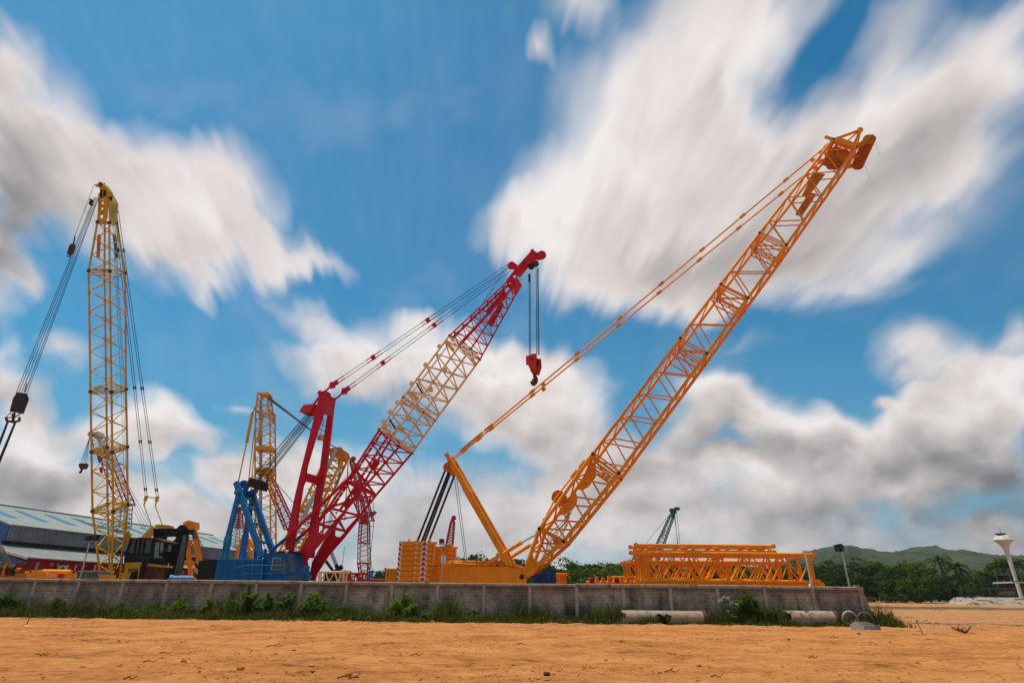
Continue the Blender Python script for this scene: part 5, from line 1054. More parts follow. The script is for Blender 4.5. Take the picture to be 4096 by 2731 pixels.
# yellow carbody with an opening
for pts, m_ in ((((500, 2250), (560, 2247), (668, 2262), (664, 2268), (560, 2262), (498, 2264)), 'yellow'), (((500, 2264), (512, 2264), (494, 2420), (474, 2420)), 'yellow'), (((555, 2262), (572, 2262), (560, 2420), (540, 2420)), 'yellow'), (((574, 2260), (630, 2264), (624, 2420), (566, 2420)), 'orange_dk'), (((498, 2262), (572, 2262), (570, 2272), (498, 2272)), 'yellow'), (((560, 2300), (552, 2420), (540, 2420), (560, 2300)), 'yellow')):
    if len(set(pts)) < 4: continue
    mb = MB(); mb.prism([at(*p, 60.6) for p in pts], (0, 1.2, 0)); mb.build('carbody_panel', M['yellow' if m_ == 'yellow' else 'rust'], yc)
mb = MB(); mb.tube(at(496, 2302, 61), at(530, 2302, 61), .42, 16); mb.build('air_tank', M['yellow'], yc)
mb = MB(); mb.disc(at(536, 2306, 61), (1, 0, 0), .45, .3, 16); mb.build('engine_fan', M['black'], yc)
mb = MB(); mb.path([at(588, 2232, 60), at(575, 2262, 60), at(566, 2300, 60), at(560, 2340, 60)], .28, 8, .22); mb.build('exhaust_stack', M['black'], yc)
# access stairs beside the boom foot
mb = MB()
for s_ in (0, 10): mb.path([at(470 + s_, 2246, 58), at(452 + s_, 2320, 58)], .04, 4)
for k in range(5): mb.beam(at(468 - k * 4, 2254 + k * 14, 58), at(492 - k * 4, 2256 + k * 14, 58), .3, .05, (0, 1, 0))
for (x0, y0, x1, y1) in ((478, 2196, 462, 2246), (492, 2200, 490, 2254), (478, 2196, 508, 2198), (470, 2222, 500, 2226), (484, 2215, 480, 2250)): mb.tube(at(x0, y0, 58), at(x1, y1, 58), .03, 4)
mb.build('access_stairs', M['rust'], yc)
# ================================================================== warehouse
hz = lambda px, py, z: hit(px, py, (0, 0, z), (0, 0, 1))
ZE = 9.0; E0 = hz(40, 2101, ZE); E1 = hz(967, 2206, ZE); wu = (E1 - E0); wlen = wu.length; wu.normalize(); wq = Vector((wu.y, -wu.x, 0))   # wq points out of the long wall
wh = thing('warehouse', (E0.x - wq.x * 8 + wu.x * 20, E0.y - wq.y * 8 + wu.y * 20, 0), 'long warehouse with a pale green metal roof, blue skylight strips and a blue gable', 'building')
M['roof'] = corrugated('pale_green_roof_sheet', (.17, .23, .20), .5, tuple(wu), (.26, .25, .20), .5); M['sky_strip'] = paint('blue_skylight_sheet', (.02, .19, .30), .5, .3)
M['greysheet'] = corrugated('grey_corrugated_sheet', (.20, .21, .23), .55, tuple(wu), (.13, .14, .16)); M['darksheet'] = corrugated('dark_corrugated_sheet', (.055, .052, .052), .45, tuple(wu), (.035, .033, .033)); M['bluesheet'] = corrugated('blue_corrugated_sheet', (.01, .11, .34), .5, tuple(wq), (.008, .08, .25)); M['aroof'] = corrugated('grey_green_roof_sheet', (.20, .23, .21), .35, tuple(wu), (.15, .16, .15))
WL = lambda s_, q, z: Vector((E0.x, E0.y, 0)) + wu * s_ + wq * q + Vector((0, 0, z))
HW, RZ = 12.3, 12.6; LEN = wlen + 6
mb = MB(); mb.prism([WL(0, 0, ZE), WL(0, -HW, RZ), WL(0, -HW, RZ + .12), WL(0, .1, ZE + .10)], wu * LEN); mb.prism([WL(0, -HW, RZ), WL(0, -2 * HW, ZE), WL(0, -2 * HW, ZE + .12), WL(0, -HW, RZ + .12)], wu * LEN)
mb.tube(WL(0, -HW, RZ + .15), WL(LEN, -HW, RZ + .15), .18, 6); mb.build('roof', M['roof'], wh)
for k in range(13):
    s0 = -1.5 + k * 4.35
    if s0 + 1.5 > LEN: break
    s0 = max(.3, s0); sk = MB(); up = Vector((0, 0, .14)); f = lambda s_, t: WL(s_, -HW * t, lerp(ZE, RZ, t)) + up; sk.prism([f(s0, .36), f(s0 + 1.1, .36), f(s0 + 1.1, .80), f(s0, .80)], (0, 0, .03)); sk.build('skylight', M['sky_strip'], wh)
mb = MB(); mb.prism([WL(0, .12, ZE - 1.75), WL(LEN, .12, ZE - 1.75), WL(LEN, .12, ZE + .02), WL(0, .12, ZE + .02)], wq * -.08); mb.build('fascia_sheet', M['greysheet'], wh)
mb = MB(); mb.prism([WL(0, .16, ZE - .02), WL(LEN, .16, ZE - .02), WL(LEN, .16, ZE + .13), WL(0, .16, ZE + .13)], wq * .16); mb.build('gutter', M['greysheet'], wh)
mb = MB(); mb.prism([WL(-.05, .1, ZE - 1.75), WL(-.05, .1, ZE), WL(-.05, -HW, RZ), WL(-.05, -2 * HW, ZE), WL(-.05, -2 * HW, ZE - 1.75)], wu * -.08); mb.build('blue_gable', M['bluesheet'], wh)
mb = MB(); mb.prism([WL(.6, -1.5, 0), WL(LEN, -1.5, 0), WL(LEN, -1.5, ZE - .2), WL(.6, -1.5, ZE - .2)], wq * -.15); mb.prism([WL(.6, -1.7, 0), WL(.6, -2 * HW + 1, 0), WL(.6, -2 * HW + 1, ZE - 1.9), WL(.6, -1.7, ZE - 1.9)], wu * .15); mb.prism([WL(.6, -.05, ZE - 1.7), WL(LEN, -.05, ZE - 1.7), WL(LEN, -1.45, ZE - 1.5), WL(.6, -1.45, ZE - 1.5)], (0, 0, .05)); mb.build('dark_wall', M['darksheet'], wh)
for k in range(10):
    mb = MB(); a = WL(8 + k * 5.5, -.3, ZE - 1.8); mb.beam(a, WL(8 + k * 5.5, -1.4, ZE - 3.6), .12, .12, wu); mb.build('roof_brace', M['steel'], wh)
# lean-to annexe with red walls
an = thing('annexe', tuple(WL(12, 4, 0)), 'low lean-to annexe with dark red walls, narrow white windows and a grey green roof', 'building')
QE, ZA, ZB = 8.0, 5.0, 6.9; S0 = -2.8; S1 = LEN - 2
mb = MB(); mb.prism([WL(S0, QE, ZA), WL(S0, QE, ZA + .1), WL(S0, -1.3, ZB + .1), WL(S0, -1.3, ZB)], wu * (S1 - S0)); mb.build('roof', M['aroof'], an)
mb = MB(); mb.beam(WL(S0 - .06, QE, ZA + .02), WL(S0 - .06, -1.3, ZB + .02), .18, .3, wu); mb.build('verge', M['white'], an)
mb = MB(); mb.prism([WL(S0 + 1.2, QE - 1, 0), WL(S1 - 1, QE - 1, 0), WL(S1 - 1, QE - 1, ZA + .18), WL(S0 + 1.2, QE - 1, ZA + .18)], wq * -.2); mb.build('wall', M['redwall'], an)
mb = MB(); mb.prism([WL(S0 + 1.2, QE - 1.2, 0), WL(S0 + 1.2, -1.2, 0), WL(S0 + 1.2, -1.2, ZA - .4), WL(S0 + 1.2, QE - 1.2, ZA - .4)], wu * .2); mb.build('end_wall', M['redwall'], an)
mb = MB(); mb.prism([WL(S0 + 1.2, QE - 1.3, ZA - .4), WL(S0 + 1.2, -1.2, ZA - .4), WL(S0 + 1.2, -1.2, ZB - .1)], wu * .1); mb.build('gable_sheet', M['bluesheet'], an)
for q in (QE - .3,): mb = MB(); mb.beam(WL(S0 + .4, q, 0), WL(S0 + .4, q, ZA - .1), .2, .25, wq); mb.build('post', M['dark'], an)
def on_annexe(px0, px1, py0, py1, nm, mat, fr=None, grid=None):
    n = wq; p0 = WL(0, QE - .99, 0); a, b_ = hit(px0, py1, p0, n), hit(px1, py0, p0, n); s0, s1 = (a - WL(0, 0, 0)).dot(wu), (b_ - WL(0, 0, 0)).dot(wu); z0, z1 = a.z, b_.z
    if s1 < s0: s0, s1 = s1, s0
    q = QE - .99; Wp = lambda s_, z, o: WL(s_, q + o, z); mb = MB(); mb.prism([Wp(s0, z0, .01), Wp(s1, z0, .01), Wp(s1, z1, .01), Wp(s0, z1, .01)], wq * .05)
    o = mb.build(nm, fr or mat, an)
    if fr:
        e = .10; mb = MB(); mb.prism([Wp(s0 + e, z0 + e, .065), Wp(s1 - e, z0 + e, .065), Wp(s1 - e, z1 - e, .065), Wp(s0 + e, z1 - e, .065)], wq * .02); mb.build('pane', mat, o)
    if grid:
        mb = MB()
        for k in range(1, 6): mb.beam(Wp(lerp(s0, s1, k / 6), z0, .07), Wp(lerp(s0, s1, k / 6), z1, .07), .03, .03, wq)
        for k in range(1, 9): mb.beam(Wp(s0, lerp(z0, z1, k / 9), .075), Wp(s1, lerp(z0, z1, k / 9), .075), .03, .03, wq)
        mb.build('glazing_bar', M['steel'], o)
for x in (262, 294, 325, 372): on_annexe(x, x + 13, 2258, 2283, 'window', M['lamp'], M['white'])
for x in (200, 224): on_annexe(x, x + 13, 2251, 2262, 'window', M['lamp'], M['steel'])
for x in (712, 726): on_annexe(x, x + 9, 2282, 2292, 'window', M['glass_lt'], M['white'])
on_annexe(131, 158, 2246, 2286, 'glass_block_panel', M['glass'], None, True)
for x in (240, 357): on_annexe(x, x + 3, 2248, 2300, 'downpipe', M['dark'])
p0 = hit(247, 2275, WL(0, QE - .5, 0), wq); ac = MB(); ac.box(p0, wu * .45, wq * .2, (0, 0, .40)); aco = tag(ac.build('air_conditioner', M['white']), 'white air conditioning unit on the red annexe wall', 'air conditioner'); 
ac = MB(); ac.disc(p0 + wq * .22 - wu * .1, wq, .26, .04, 16); ac.build('fan_grille', M['dark'], aco)
# ================================================================== background cranes
def bgcrane(name, lb, cat='crane', loc=(0, 0, 0), grp=None): return thing(name, loc, lb, cat, grp)
def pxboom(mb, L0, R0, L1, R1, Y, n, dep, rc, rb, lean=0.0, fr=4, Y1=None):
    """lattice between two picture-side chords, dep metres deep"""
    Y1 = Y if Y1 is None else Y1; e = Vector((0, dep, 0)); A = [at(*L0, Y), at(*R0, Y)]; B = [at(*L1, Y1), at(*R1, Y1)]; A += [A[1] + e, A[0] + e]; B += [B[1] + e, B[0] + e]; lattice(mb, A, B, n, rc, rb, n=5, nb=4); return A, B
# tall amber derrick tower behind the blue crane
Yt = 82; tw = bgcrane('lattice_tower', 'tall upright amber lattice mast with long pendants behind the blue crane', 'mast', tuple(at(1050, 2392, Yt).to_2d()) + (0,))
mb = MB(); pxboom(mb, (1024, 2330), (1083, 2330), (1020, 1790), (1081, 1790), Yt, 12, 2.0, .12, .055); mb.build('mast_section', M['amber'], tw)
mb = MB(); pxboom(mb, (1020, 1790), (1081, 1790), (1023, 1640), (1080, 1640), Yt, 4, 2.0, .12, .055); mb.build('mast_section', M['amber'], tw)
mb = MB(); pxboom(mb, (1023, 1640), (1080, 1680), (1032, 1568), (1068, 1575), Yt, 3, 1.6, .13, .06); mb.prism([at(1032, 1568, Yt), at(1072, 1568, Yt), at(1074, 1576, Yt), at(1032, 1574, Yt)], (0, 1.8, 0)); mb.tube(at(1080, 1682, Yt), at(1070, 1615, Yt), .12, 6); mb.build('mast_head', M['amber'], tw)
mb = MB(); mb.beam(at(1044, 1600, Yt + 1), at(1042, 2250, Yt + 1), .35, .3, X); mb.build('cable_tray', M['steel'], tw)
for x, y in ((1022, 1782), (1022, 1870), (1022, 1880)):
    mb = MB(); mb.prism([at(1021, y, Yt - .1), at(1082, y, Yt - .1), at(1082, y + 14, Yt - .1), at(1021, y + 14, Yt - .1)], (0, 2.3, 0)); mb.build('platform', M['amber'], tw)
mb = MB(); mb.path([at(1030, 1610, Yt - .1), at(1010, 1650, Yt - .1)], .13, 6); mb.tube(at(1010, 1650, Yt - .1), at(986, 1770, Yt), .22, 8); mb.tube(at(986, 1770, Yt), at(954, 1924, Yt - 1), .10, 6); mb.build('pendant', M['amber'], tw)
mb = MB(); mb.tube(at(1052, 1655, Yt - .3), at(1030, 1770, Yt - .3), .20, 8); mb.tube(at(1018, 1715, Yt), at(990, 1960, Yt - .5), .08, 6); mb.tube(at(1018, 1790, Yt), at(1003, 1960, Yt - .5), .08, 6); mb.tube(at(990, 1960, Yt - .5), at(962, 2290, Yt), .08, 6); mb.tube(at(1003, 1960, Yt - .5), at(972, 2290, Yt), .08, 6); mb.build('pendant', M['amber'], tw)
mb = MB()
for k in range(9): mb.tube(at(1066 + k * .4, 1578 + k * 2.0, Yt), at(1275 + k * 2.2, 1742 + k * 2.2, Yt + 4), .03, 4)
for k in range(2): mb.tube(at(1290 + k * 6, 1760, Yt + 4), at(1340 + k * 6, 1790, Yt + 5), .05, 4)
mb.build('luffing_rope', M['rope_lt'], tw); mb = MB(); mb.box(at(1284, 1751, Yt + 4), X * .5, (0, .3, 0), (0, 0, .3)); mb.build('rope_block', M['amber'], tw)
# leaning yellow boom behind the crimson mast
Yv = 78; yv = bgcrane('lattice_boom', 'leaning amber yellow lattice boom seen through the legs of the crimson mast', 'crane boom', tuple(at(1180, 2392, Yv).to_2d()) + (0,))
mb = MB(); pxboom(mb, (1100, 2240), (1180, 2240), (1316, 1806), (1372, 1830), Yv, 13, 2.2, .17, .09); mb.build('boom_section', M['amber'], yv)
mb = MB(); mb.beam(lerp(at(1140, 2220, Yv), at(1346, 1800, Yv), 0), at(1346, 1795, Yv), .45, .2, X); mb.build('catwalk', M['steel'], yv)
mb = MB(); mb.prism([at(*p, Yv) for p in ((1312, 1808), (1318, 1792), (1362, 1786), (1384, 1812), (1382, 1826), (1368, 1836))], (0, 2.2, 0)); mb.box(at(1380, 1825, Yv), X * .3, (0, 1, 0), (0, 0, .5)); mb.build('boom_head', M['orange_dk'], yv)
mb = MB(); random.seed(5)
for k in range(26):
    t = random.random(); p = lerp(at(1120, 2230, Yv), at(1345, 1815, Yv), t) + Vector((random.uniform(-1, 1), random.uniform(0, 2), random.uniform(-.5, .5))); mb = MB(); mb.box(p, X * random.uniform(.2, .45), (0, .2, 0), (0, 0, random.uniform(.05, .2))); mb.build('boom_fitting', M['amber'], yv)
mb = MB()
for k in range(6): mb.tube(at(1372 - k * 1.5, 1838, Yv + 1), at(1325 - k * 7, 2100 + k * 20, Yv + 1), .022, 4)
mb.build('hoist_rope', M['rope_lt'], yv)
# orange gantry beside the mast foot
go = bgcrane('gantry_frame', 'orange A-frame gantry seen between the blue gantry legs', 'gantry', tuple(at(990, 2392, 76).to_2d()) + (0,)); G = lambda px, py, Y=76: at(px, py, Y)
mb = MB(); mb.prism([G(954, 2158), G(972, 2150), G(992, 2152), G(998, 2164), G(990, 2174), G(956, 2176)], (0, 1.6, 0)); mb.build('gantry_head', M['orange'], go)
for a, b_ in (((996, 2158), (1040, 2228)), ((984, 2172), (1010, 2230)), ((960, 2175), (944, 2240))): mb = MB(); mb.beam(G(*a), G(*b_), .4, .35, (0, 1, 0)); mb.build('gantry_leg', M['orange'], go)
mb = MB()
for t in (.3, .6): mb.tube(lerp(G(996, 2158), G(1040, 2228), t), lerp(G(984, 2172), G(1010, 2230), t), .1, 6)
mb.build('gantry_brace', M['orange'], go)
# orange A frame standing left of the striped counterweight
af = bgcrane('gantry_frame', 'orange A-frame gantry with ropes to one side of the black and amber stripes', 'gantry', tuple(at(765, 2392, 70).to_2d()) + (0,)); G = lambda px, py, Y=70: at(px, py, Y)
mb = MB(); mb.prism([G(732, 2088), G(754, 2080), G(778, 2086), G(778, 2114), (G(770, 2114)), G(764, 2094), G(744, 2094), G(740, 2112), G(734, 2112)], (0, 1.2, 0)); mb.prism([G(742, 2096), G(768, 2096), G(770, 2112), G(742, 2112)], (0, .4, 0)); mb.build('gantry_head', M['orange'], af)
mb = MB(); mb.beam(G(774, 2100), G(798, 2242), .4, .5, (0, 1, 0)); mb.build('gantry_leg', M['orange'], af); mb = MB(); mb.beam(G(742, 2105), G(764, 2300), .35, .4, (0, 1, 0)); mb.build('gantry_leg', M['orange'], af)
mb = MB(); mb.tube(G(746, 2161), G(782, 2161), .1, 6); mb.tube(G(750, 2220), G(792, 2220), .18, 8); mb.tube(G(746, 2162), G(758, 2190), .09, 6); mb.tube(G(763, 2162), G(756, 2215), .09, 6); mb.tube(G(763, 2162), G(788, 2215), .09, 6); mb.build('gantry_brace', M['orange'], af)
mb = MB()
for k in range(9): mb.tube(G(760 + k * 2.0, 2115, 69.5), G(800 + k * 5.5, 2245, 70.5), .03, 4)
mb.build('bridle_rope', M['rope_lt'], af)
mb = MB(); mb.prism([G(694, 2244, 71), G(778, 2244, 71), G(776, 2260, 71), G(694, 2260, 71)], (0, 1.6, 0)); mb.build('cross_girder', M['orange'], af)
# red distant booms
def redboom(name, lb, L0, R0, L1, R1, Y, n, mat='redfar', head=None, extra=None):
    t = bgcrane(name, lb, 'crane boom', tuple(at((L0[0] + R0[0]) / 2, 2392, Y).to_2d()) + (0,), 'distant red lattice booms'); mb = MB(); pxboom(mb, L0, R0, L1, R1, Y, n, 1.8, .14, .065); mb.build('boom_section', M[mat], t)
    mb = MB(); c = lerp(at(*L1, Y), at(*R1, Y), .5); mb.disc(c + Vector((.2, .6, .6)), (0, 1, 0), .45, .5, 12); mb.prism([at(*L1, Y), at(*R1, Y), at(R1[0] + 1, R1[1] - 14, Y), at(L1[0] + 3, L1[1] - 16, Y)], (0, 1.2, 0)); mb.build('boom_head', M[mat], t); return t
redboom('lattice_boom', 'small red lattice boom tip above the warehouse roof beside the blue gantry', (930, 2108), (958, 2108), (942, 2046), (955, 2046), 120, 6)
mb = MB(); A_, B__ = pxboom(mb, (922, 2200), (958, 2200), (930, 2108), (958, 2108), 120, 6, 1.8, .1, .05); t = thing('lattice_boom', (A_[0].x, A_[0].y, 0), 'grey distant lattice section under the small red boom tip', 'crane boom', 'distant red lattice booms'); mb.build('boom_section', M['steel'], t)
t = redboom('lattice_boom', 'faded red lattice boom leaning up behind the amber mast', (1138, 2118), (1180, 2118), (1062, 1925), (1082, 1908), 105, 10)
mb = MB()
for k in range(3): mb.tube(at(1070 + k * 3, 1895, 105), at(1172 + k * 6, 2010 + k * 4, 106), .03, 4)
mb.build('pendant', M['rope_lt'], t)
t = redboom('lattice_boom', 'red lattice boom tip rising between the amber boom and the crimson boom', (1440, 2000), (1466, 2000), (1398, 1845), (1412, 1843), 110, 9)
mb = MB(); pxboom(mb, (1455, 2080), (1490, 2080), (1440, 2000), (1466, 2000), 110, 4, 1.8, .11, .05); mb.build('boom_section', M['redfar'], t); mb = MB()
for k in range(4): mb.tube(at(1394 - k, 1850, 110), at(1382 - k * 2, 2080, 110), .03, 4)
mb.build('hoist_rope', M['rope_lt'], t)
redboom('lattice_boom', 'slim red lattice boom tip behind the orange counterweights', (1782, 2182), (1808, 2182), (1803, 2082), (1816, 2082), 115, 8)
# red and white tower crane with a jib
tc = bgcrane('tower_crane', 'red and white upright lattice crane with a stub jib behind the crimson boom', 'crane', tuple(at(1450, 2392, 100).to_2d()) + (0,)); T = lambda px, py: at(px, py, 100)
for L0, R0, L1, R1, n, m_ in (((1442, 2330), (1466, 2330), (1430, 2250), (1472, 2250), 4, 'redfar'), ((1430, 2250), (1472, 2250), (1432, 2170), (1470, 2170), 4, 'white'), ((1432, 2170), (1470, 2170), (1438, 2090), (1470, 2090), 5, 'redfar')):
    mb = MB(); pxboom(mb, L0, R0, L1, R1, 100, n, 1.8, .11, .055); mb.build('mast_section', M[m_], tc)
mb = MB(); pxboom(mb, (1436, 2090), (1470, 2090), (1420, 1975), (1440, 1970), 100, 7, 1.5, .11, .055); mb.prism([T(*p) for p in ((1440, 2060), (1466, 2060), (1470, 2092), (1440, 2092))], (0, 1.5, 0)); mb.build('upper_section', M['redfar'], tc)
mb = MB(); pxboom(mb, (1468, 2062), (1470, 2050), (1496, 2052), (1500, 2044), 100, 3, 1.2, .1, .05); mb.path([T(1455, 2060), T(1478, 1995), T(1488, 1965)], .12, 6); mb.tube(T(1468, 2060), T(1488, 1965), .08, 6); mb.tube(T(1480, 1966), T(1492, 1970), .3, 6); mb.build('stub_jib', M['redfar'], tc)
mb = MB()
for a, b_ in (((1494, 2054), (1494, 2104)), ((1475, 2104), (1495, 2104)), ((1494, 2104), (1480, 2236)), ((1476, 2104), (1484, 2236)), ((1484, 2240), (1490, 2280)), ((1474, 2240), (1474, 2280)), ((1488, 1970), (1496, 2044)), ((1471, 2240), (1486, 2240)), ((1475, 2104), (1492, 2056))): mb.tube(T(*a), T(*b_), .05, 4)
mb.build('pendant', M['rope'], tc)
# small blue gantry
bg_ = bgcrane('gantry_frame', 'small light blue A-frame gantry at the foot of the red and white lattice crane', 'gantry', tuple(at(1480, 2392, 96).to_2d()) + (0,)); T = lambda px, py: at(px, py, 96)
for a, b_ in (((1478, 2284), (1472, 2318)), ((1490, 2286), (1482, 2318))): mb = MB(); mb.beam(T(*a), T(*b_), .35, .35, (0, 1, 0)); mb.build('gantry_leg', M['blue_lt'], bg_)
mb = MB(); mb.prism([T(1474, 2282), T(1492, 2280), T(1493, 2288), T(1474, 2290)], (0, 1.5, 0)); mb.build('gantry_head', M['blue_lt'], bg_)
# black mobile machine under the crimson boom
bk = bgcrane('telescopic_crane', 'black crane arm with folded struts and ropes beneath the crimson boom', 'crane', tuple(at(1350, 2392, 75).to_2d()) + (0,)); T = lambda px, py: at(px, py, 75)
mb = MB(); mb.tube(T(1322, 2200), T(1345, 2258), .22, 8); mb.build('ram', M['steel'], bk); mb = MB(); mb.beam(T(1345, 2258), T(1356, 2290), .4, .4, (0, 1, 0)); mb.beam(T(1368, 2266), T(1330, 2292), .35, .4, (0, 1, 0)); mb.beam(T(1350, 2278), T(1370, 2264), .3, .5, (0, 1, 0)); mb.box(T(1340, 2310), X * 1.0, (0, 1, 0), (0, 0, .7)); mb.build('arm', M['black'], bk)
mb = MB()
for k in range(4): mb.tube(T(1300 + k * 2, 2245 - k * 2), T(1332 + k * 3, 2288), .07, 4)
mb.build('rope', M['rope'], bk); mb = MB(); mb.tube(T(1366, 2290), T(1378, 2185), .03, 4); mb.build('aerial', M['dark'], bk)
# crane behind the yellow boom
rb_ = bgcrane('lattice_crane', 'red and grey lattice crane seen through the yellow boom', 'crane', tuple(at(440, 2392, 95).to_2d()) + (0,)); T = lambda px, py: at(px, py, 95)
mb = MB(); pxboom(mb, (468, 2015), (512, 2015), (390, 1810), (428, 1802), 95, 9, 2.0, .10, .05); mb.build('boom_section', M['redfar'], rb_); mb = MB(); pxboom(mb, (380, 1810), (415, 1802), (364, 1740), (390, 1738), 95, 4, 1.8, .10, .05); mb.build('boom_section', M['steel'], rb_)
mb = MB(); mb.prism([T(362, 1745), T(364, 1730), (T(392, 1724)), T(396, 1742)], (0, 1.6, 0)); mb.disc(T(366, 1736), (0, 1, 0), .5, .5, 12); mb.build('boom_head', M['steel'], rb_)
mb = MB(); pxboom(mb, (444, 2105), (494, 2105), (456, 2015), (500, 2015), 95, 5, 2.0, .1, .05); mb.build('tower_section', M['steel'], rb_)
mb = MB(); mb.prism([T(386, 1816), T(402, 1812), T(410, 1850), T(394, 1850)], (0, .2, 0)); mb.prism([T(396, 1870), T(406, 1868), T(410, 1890), T(400, 1890)], (0, .2, 0)); mb.build('board', M['signred'], rb_)
mb = MB()
for k in range(5): mb.tube(T(360 - k * 0, 1742), T(322 + k * 6, 1852), .03, 4)
for k in range(4): mb.tube(T(396 + k * 3, 1745), T(570 + k * 13, 2112), .03, 4)
mb.build('rope', M['rope_lt'], rb_)
hb3 = thing('hook_block', tuple(T(330, 1885)), 'small dark hook block hanging to one side of the yellow boom at mid height', 'hook block'); mb = MB(); mb.prism([T(316, 1852), T(346, 1852), T(346, 1862), T(338, 1874), T(320, 1874), T(314, 1864)], (0, .5, 0)); mb.build('block_body', M['rust'], hb3); mb = MB(); mb.path([T(327, 1874), T(326, 1882), T(322, 1890), T(317, 1886)], .2, 6, .12); mb.build('hook', M['rust'], hb3)
# green crane
gc = bgcrane('lattice_crane', 'dark green lattice crane tip standing up behind the orange lattice stack', 'crane', tuple(at(2650, 2392, 120).to_2d()) + (0,)); T = lambda px, py: at(px, py, 120)
mb = MB(); pxboom(mb, (2600, 2240), (2636, 2240), (2684, 2060), (2698, 2064), 120, 12, 1.6, .11, .05); mb.build('boom_section', M['green'], gc)
mb = MB(); mb.prism([T(*p) for p in ((2682, 2060), (2688, 2044), (2700, 2028), (2706, 2030), (2706, 2046), (2698, 2066))], (0, 1.2, 0)); mb.disc(T(2712, 2034), (0, 1, 0), .35, .5, 12); mb.disc(T(2686, 2040), (0, 1, 0), .4, .5, 12); mb.tube(T(2702, 2027), T(2712, 2034), .1, 6); mb.build('boom_head', M['green'], gc)
mb = MB()
for (x0, y0, x1, y1) in ((2684, 2048, 2536, 2232), (2676, 2060, 2620, 2180), (2706, 2046, 2720, 2175), (2697, 2062, 2712, 2175), (2700, 2062, 2710, 2175)): mb.tube(T(x0, y0), T(x1, y1), .05, 4)
mb.build('rope', M['rope_lt'], gc); mb = MB(); mb.prism([T(2645, 2146), T(2660, 2116), T(2665, 2118), T(2652, 2148)], (0, -.1, 0)); mb.build('sign_board', M['cream'], gc)
# ================================================================== the yard behind the wall
def lsection(lb, x0, x1, Y, z0, z1, dep, n, rc=.13, rb=.065, mat='orange', grp='orange lattice boom sections stored in the yard', ladder=True, name='lattice_section'):
    a = at(x0, 2395, Y).x; b_ = at(x1, 2395, Y).x; t = thing(name, ((a + b_) / 2, Y + dep / 2, z0), lb, 'lattice section', grp); V = Vector
    A = [V((a, Y, z1)), V((a, Y, z0)), V((a, Y + dep, z0)), V((a, Y + dep, z1))]; B = [p + V((b_ - a, 0, 0)) for p in A]; mb = MB(); lattice(mb, A, B, n, rc, rb, n=8, nb=6)
    for x in (a + .35, b_ - .35):
        for y in (Y, Y + dep): mb.tube(V((x, y, z0)), V((x, y, z1)), rb * 1.5, 6)
        for z in (z0, z1): mb.tube(V((x, Y, z)), V((x, Y + dep, z)), rb * 1.2, 6)
    if ladder:
        for k in range(4): mb.tube(V((a + .2, Y + .3, lerp(z0, z1, .2 + k * .2))), V((a + .75, Y + .3, lerp(z0, z1, .2 + k * .2))), .035, 4)
    mb.build('lattice_frame', M[mat], t)
    for p in A + B:
        mb = MB()
        for s_ in (-1, 1): mb.disc(p + V((-.12 if p.x < (a + b_) / 2 else .12, s_ * .08, 0)), (0, 1, 0), rc * 1.5, .07, 12, False)
        mb.build('pin_lug', M[mat], t)
    return t
lsection('large orange lattice section lying at the front of the stack, nearest the wall', 2586, 3282, 52, 2.86, 5.0, 2.2, 5)
lsection('orange lattice section lying directly under the front one, mostly hidden by the wall', 2560, 3292, 52.2, .45, 2.66, 2.2, 5)
lsection('orange lattice section directly behind the front one of the stack', 2578, 3190, 55.2, 3.0, 5.1, 2.2, 6)
lsection('lower orange lattice section in the second row of the stack', 2578, 3240, 55.4, .5, 2.8, 2.2, 5)
lsection('flat shallow orange lattice section lying on top of the stack', 2564, 3122, 54.9, 5.36, 5.86, 2.5, 4, ladder=False)
lsection('orange lattice section in the third row of the stack, shorter than the ones before it', 2562, 3150, 58.5, 2.9, 4.7, 2.2, 6)
lsection('narrow orange lattice section sticking out beyond the rear of the stack', 2512, 2935, 62, 3.1, 4.75, 1.8, 6, .11, .055)
lsection('low orange lattice section lying between the tarpaulin and the big stack', 2452, 2590, 66, 2.2, 3.55, 1.6, 3, .10, .05, ladder=False)
lsection('short orange lattice stub beside the blue tarpaulin', 2226, 2266, 62, 2.2, 3.62, 1.5, 1, .10, .05, ladder=False)
lsection('amber lattice trestle standing left of the counterweight stack', 1536, 1588, 64, 1.6, 4.0, 1.6, 2, .09, .07, 'amber', None, False, 'trestle')
lsection('cream lattice section lying on the ground beneath the crimson boom', 1252, 1362, 66, 2.75, 3.75, 1.6, 3, .09, .06, 'cream', None, False)
lsection('long red lattice section lying low in the yard beneath the crimson boom', 1360, 1440, 70, 2.4, 3.75, 1.6, 3, .10, .06, 'redfar', 'red lattice sections lying in the yard', False)
lsection('red lattice section lying between the small blue gantry and the trestle', 1472, 1600, 74, 2.3, 3.2, 1.6, 4, .10, .06, 'redfar', 'red lattice sections lying in the yard', False)
lsection('red lattice section lying far back, seen end on below the crimson boom', 1300, 1420, 84, 3.2, 4.2, 1.6, 3, .10, .06, 'redfar', 'red lattice sections lying in the yard', False)
P9 = lambda px, py, Y: at(px, py, Y)
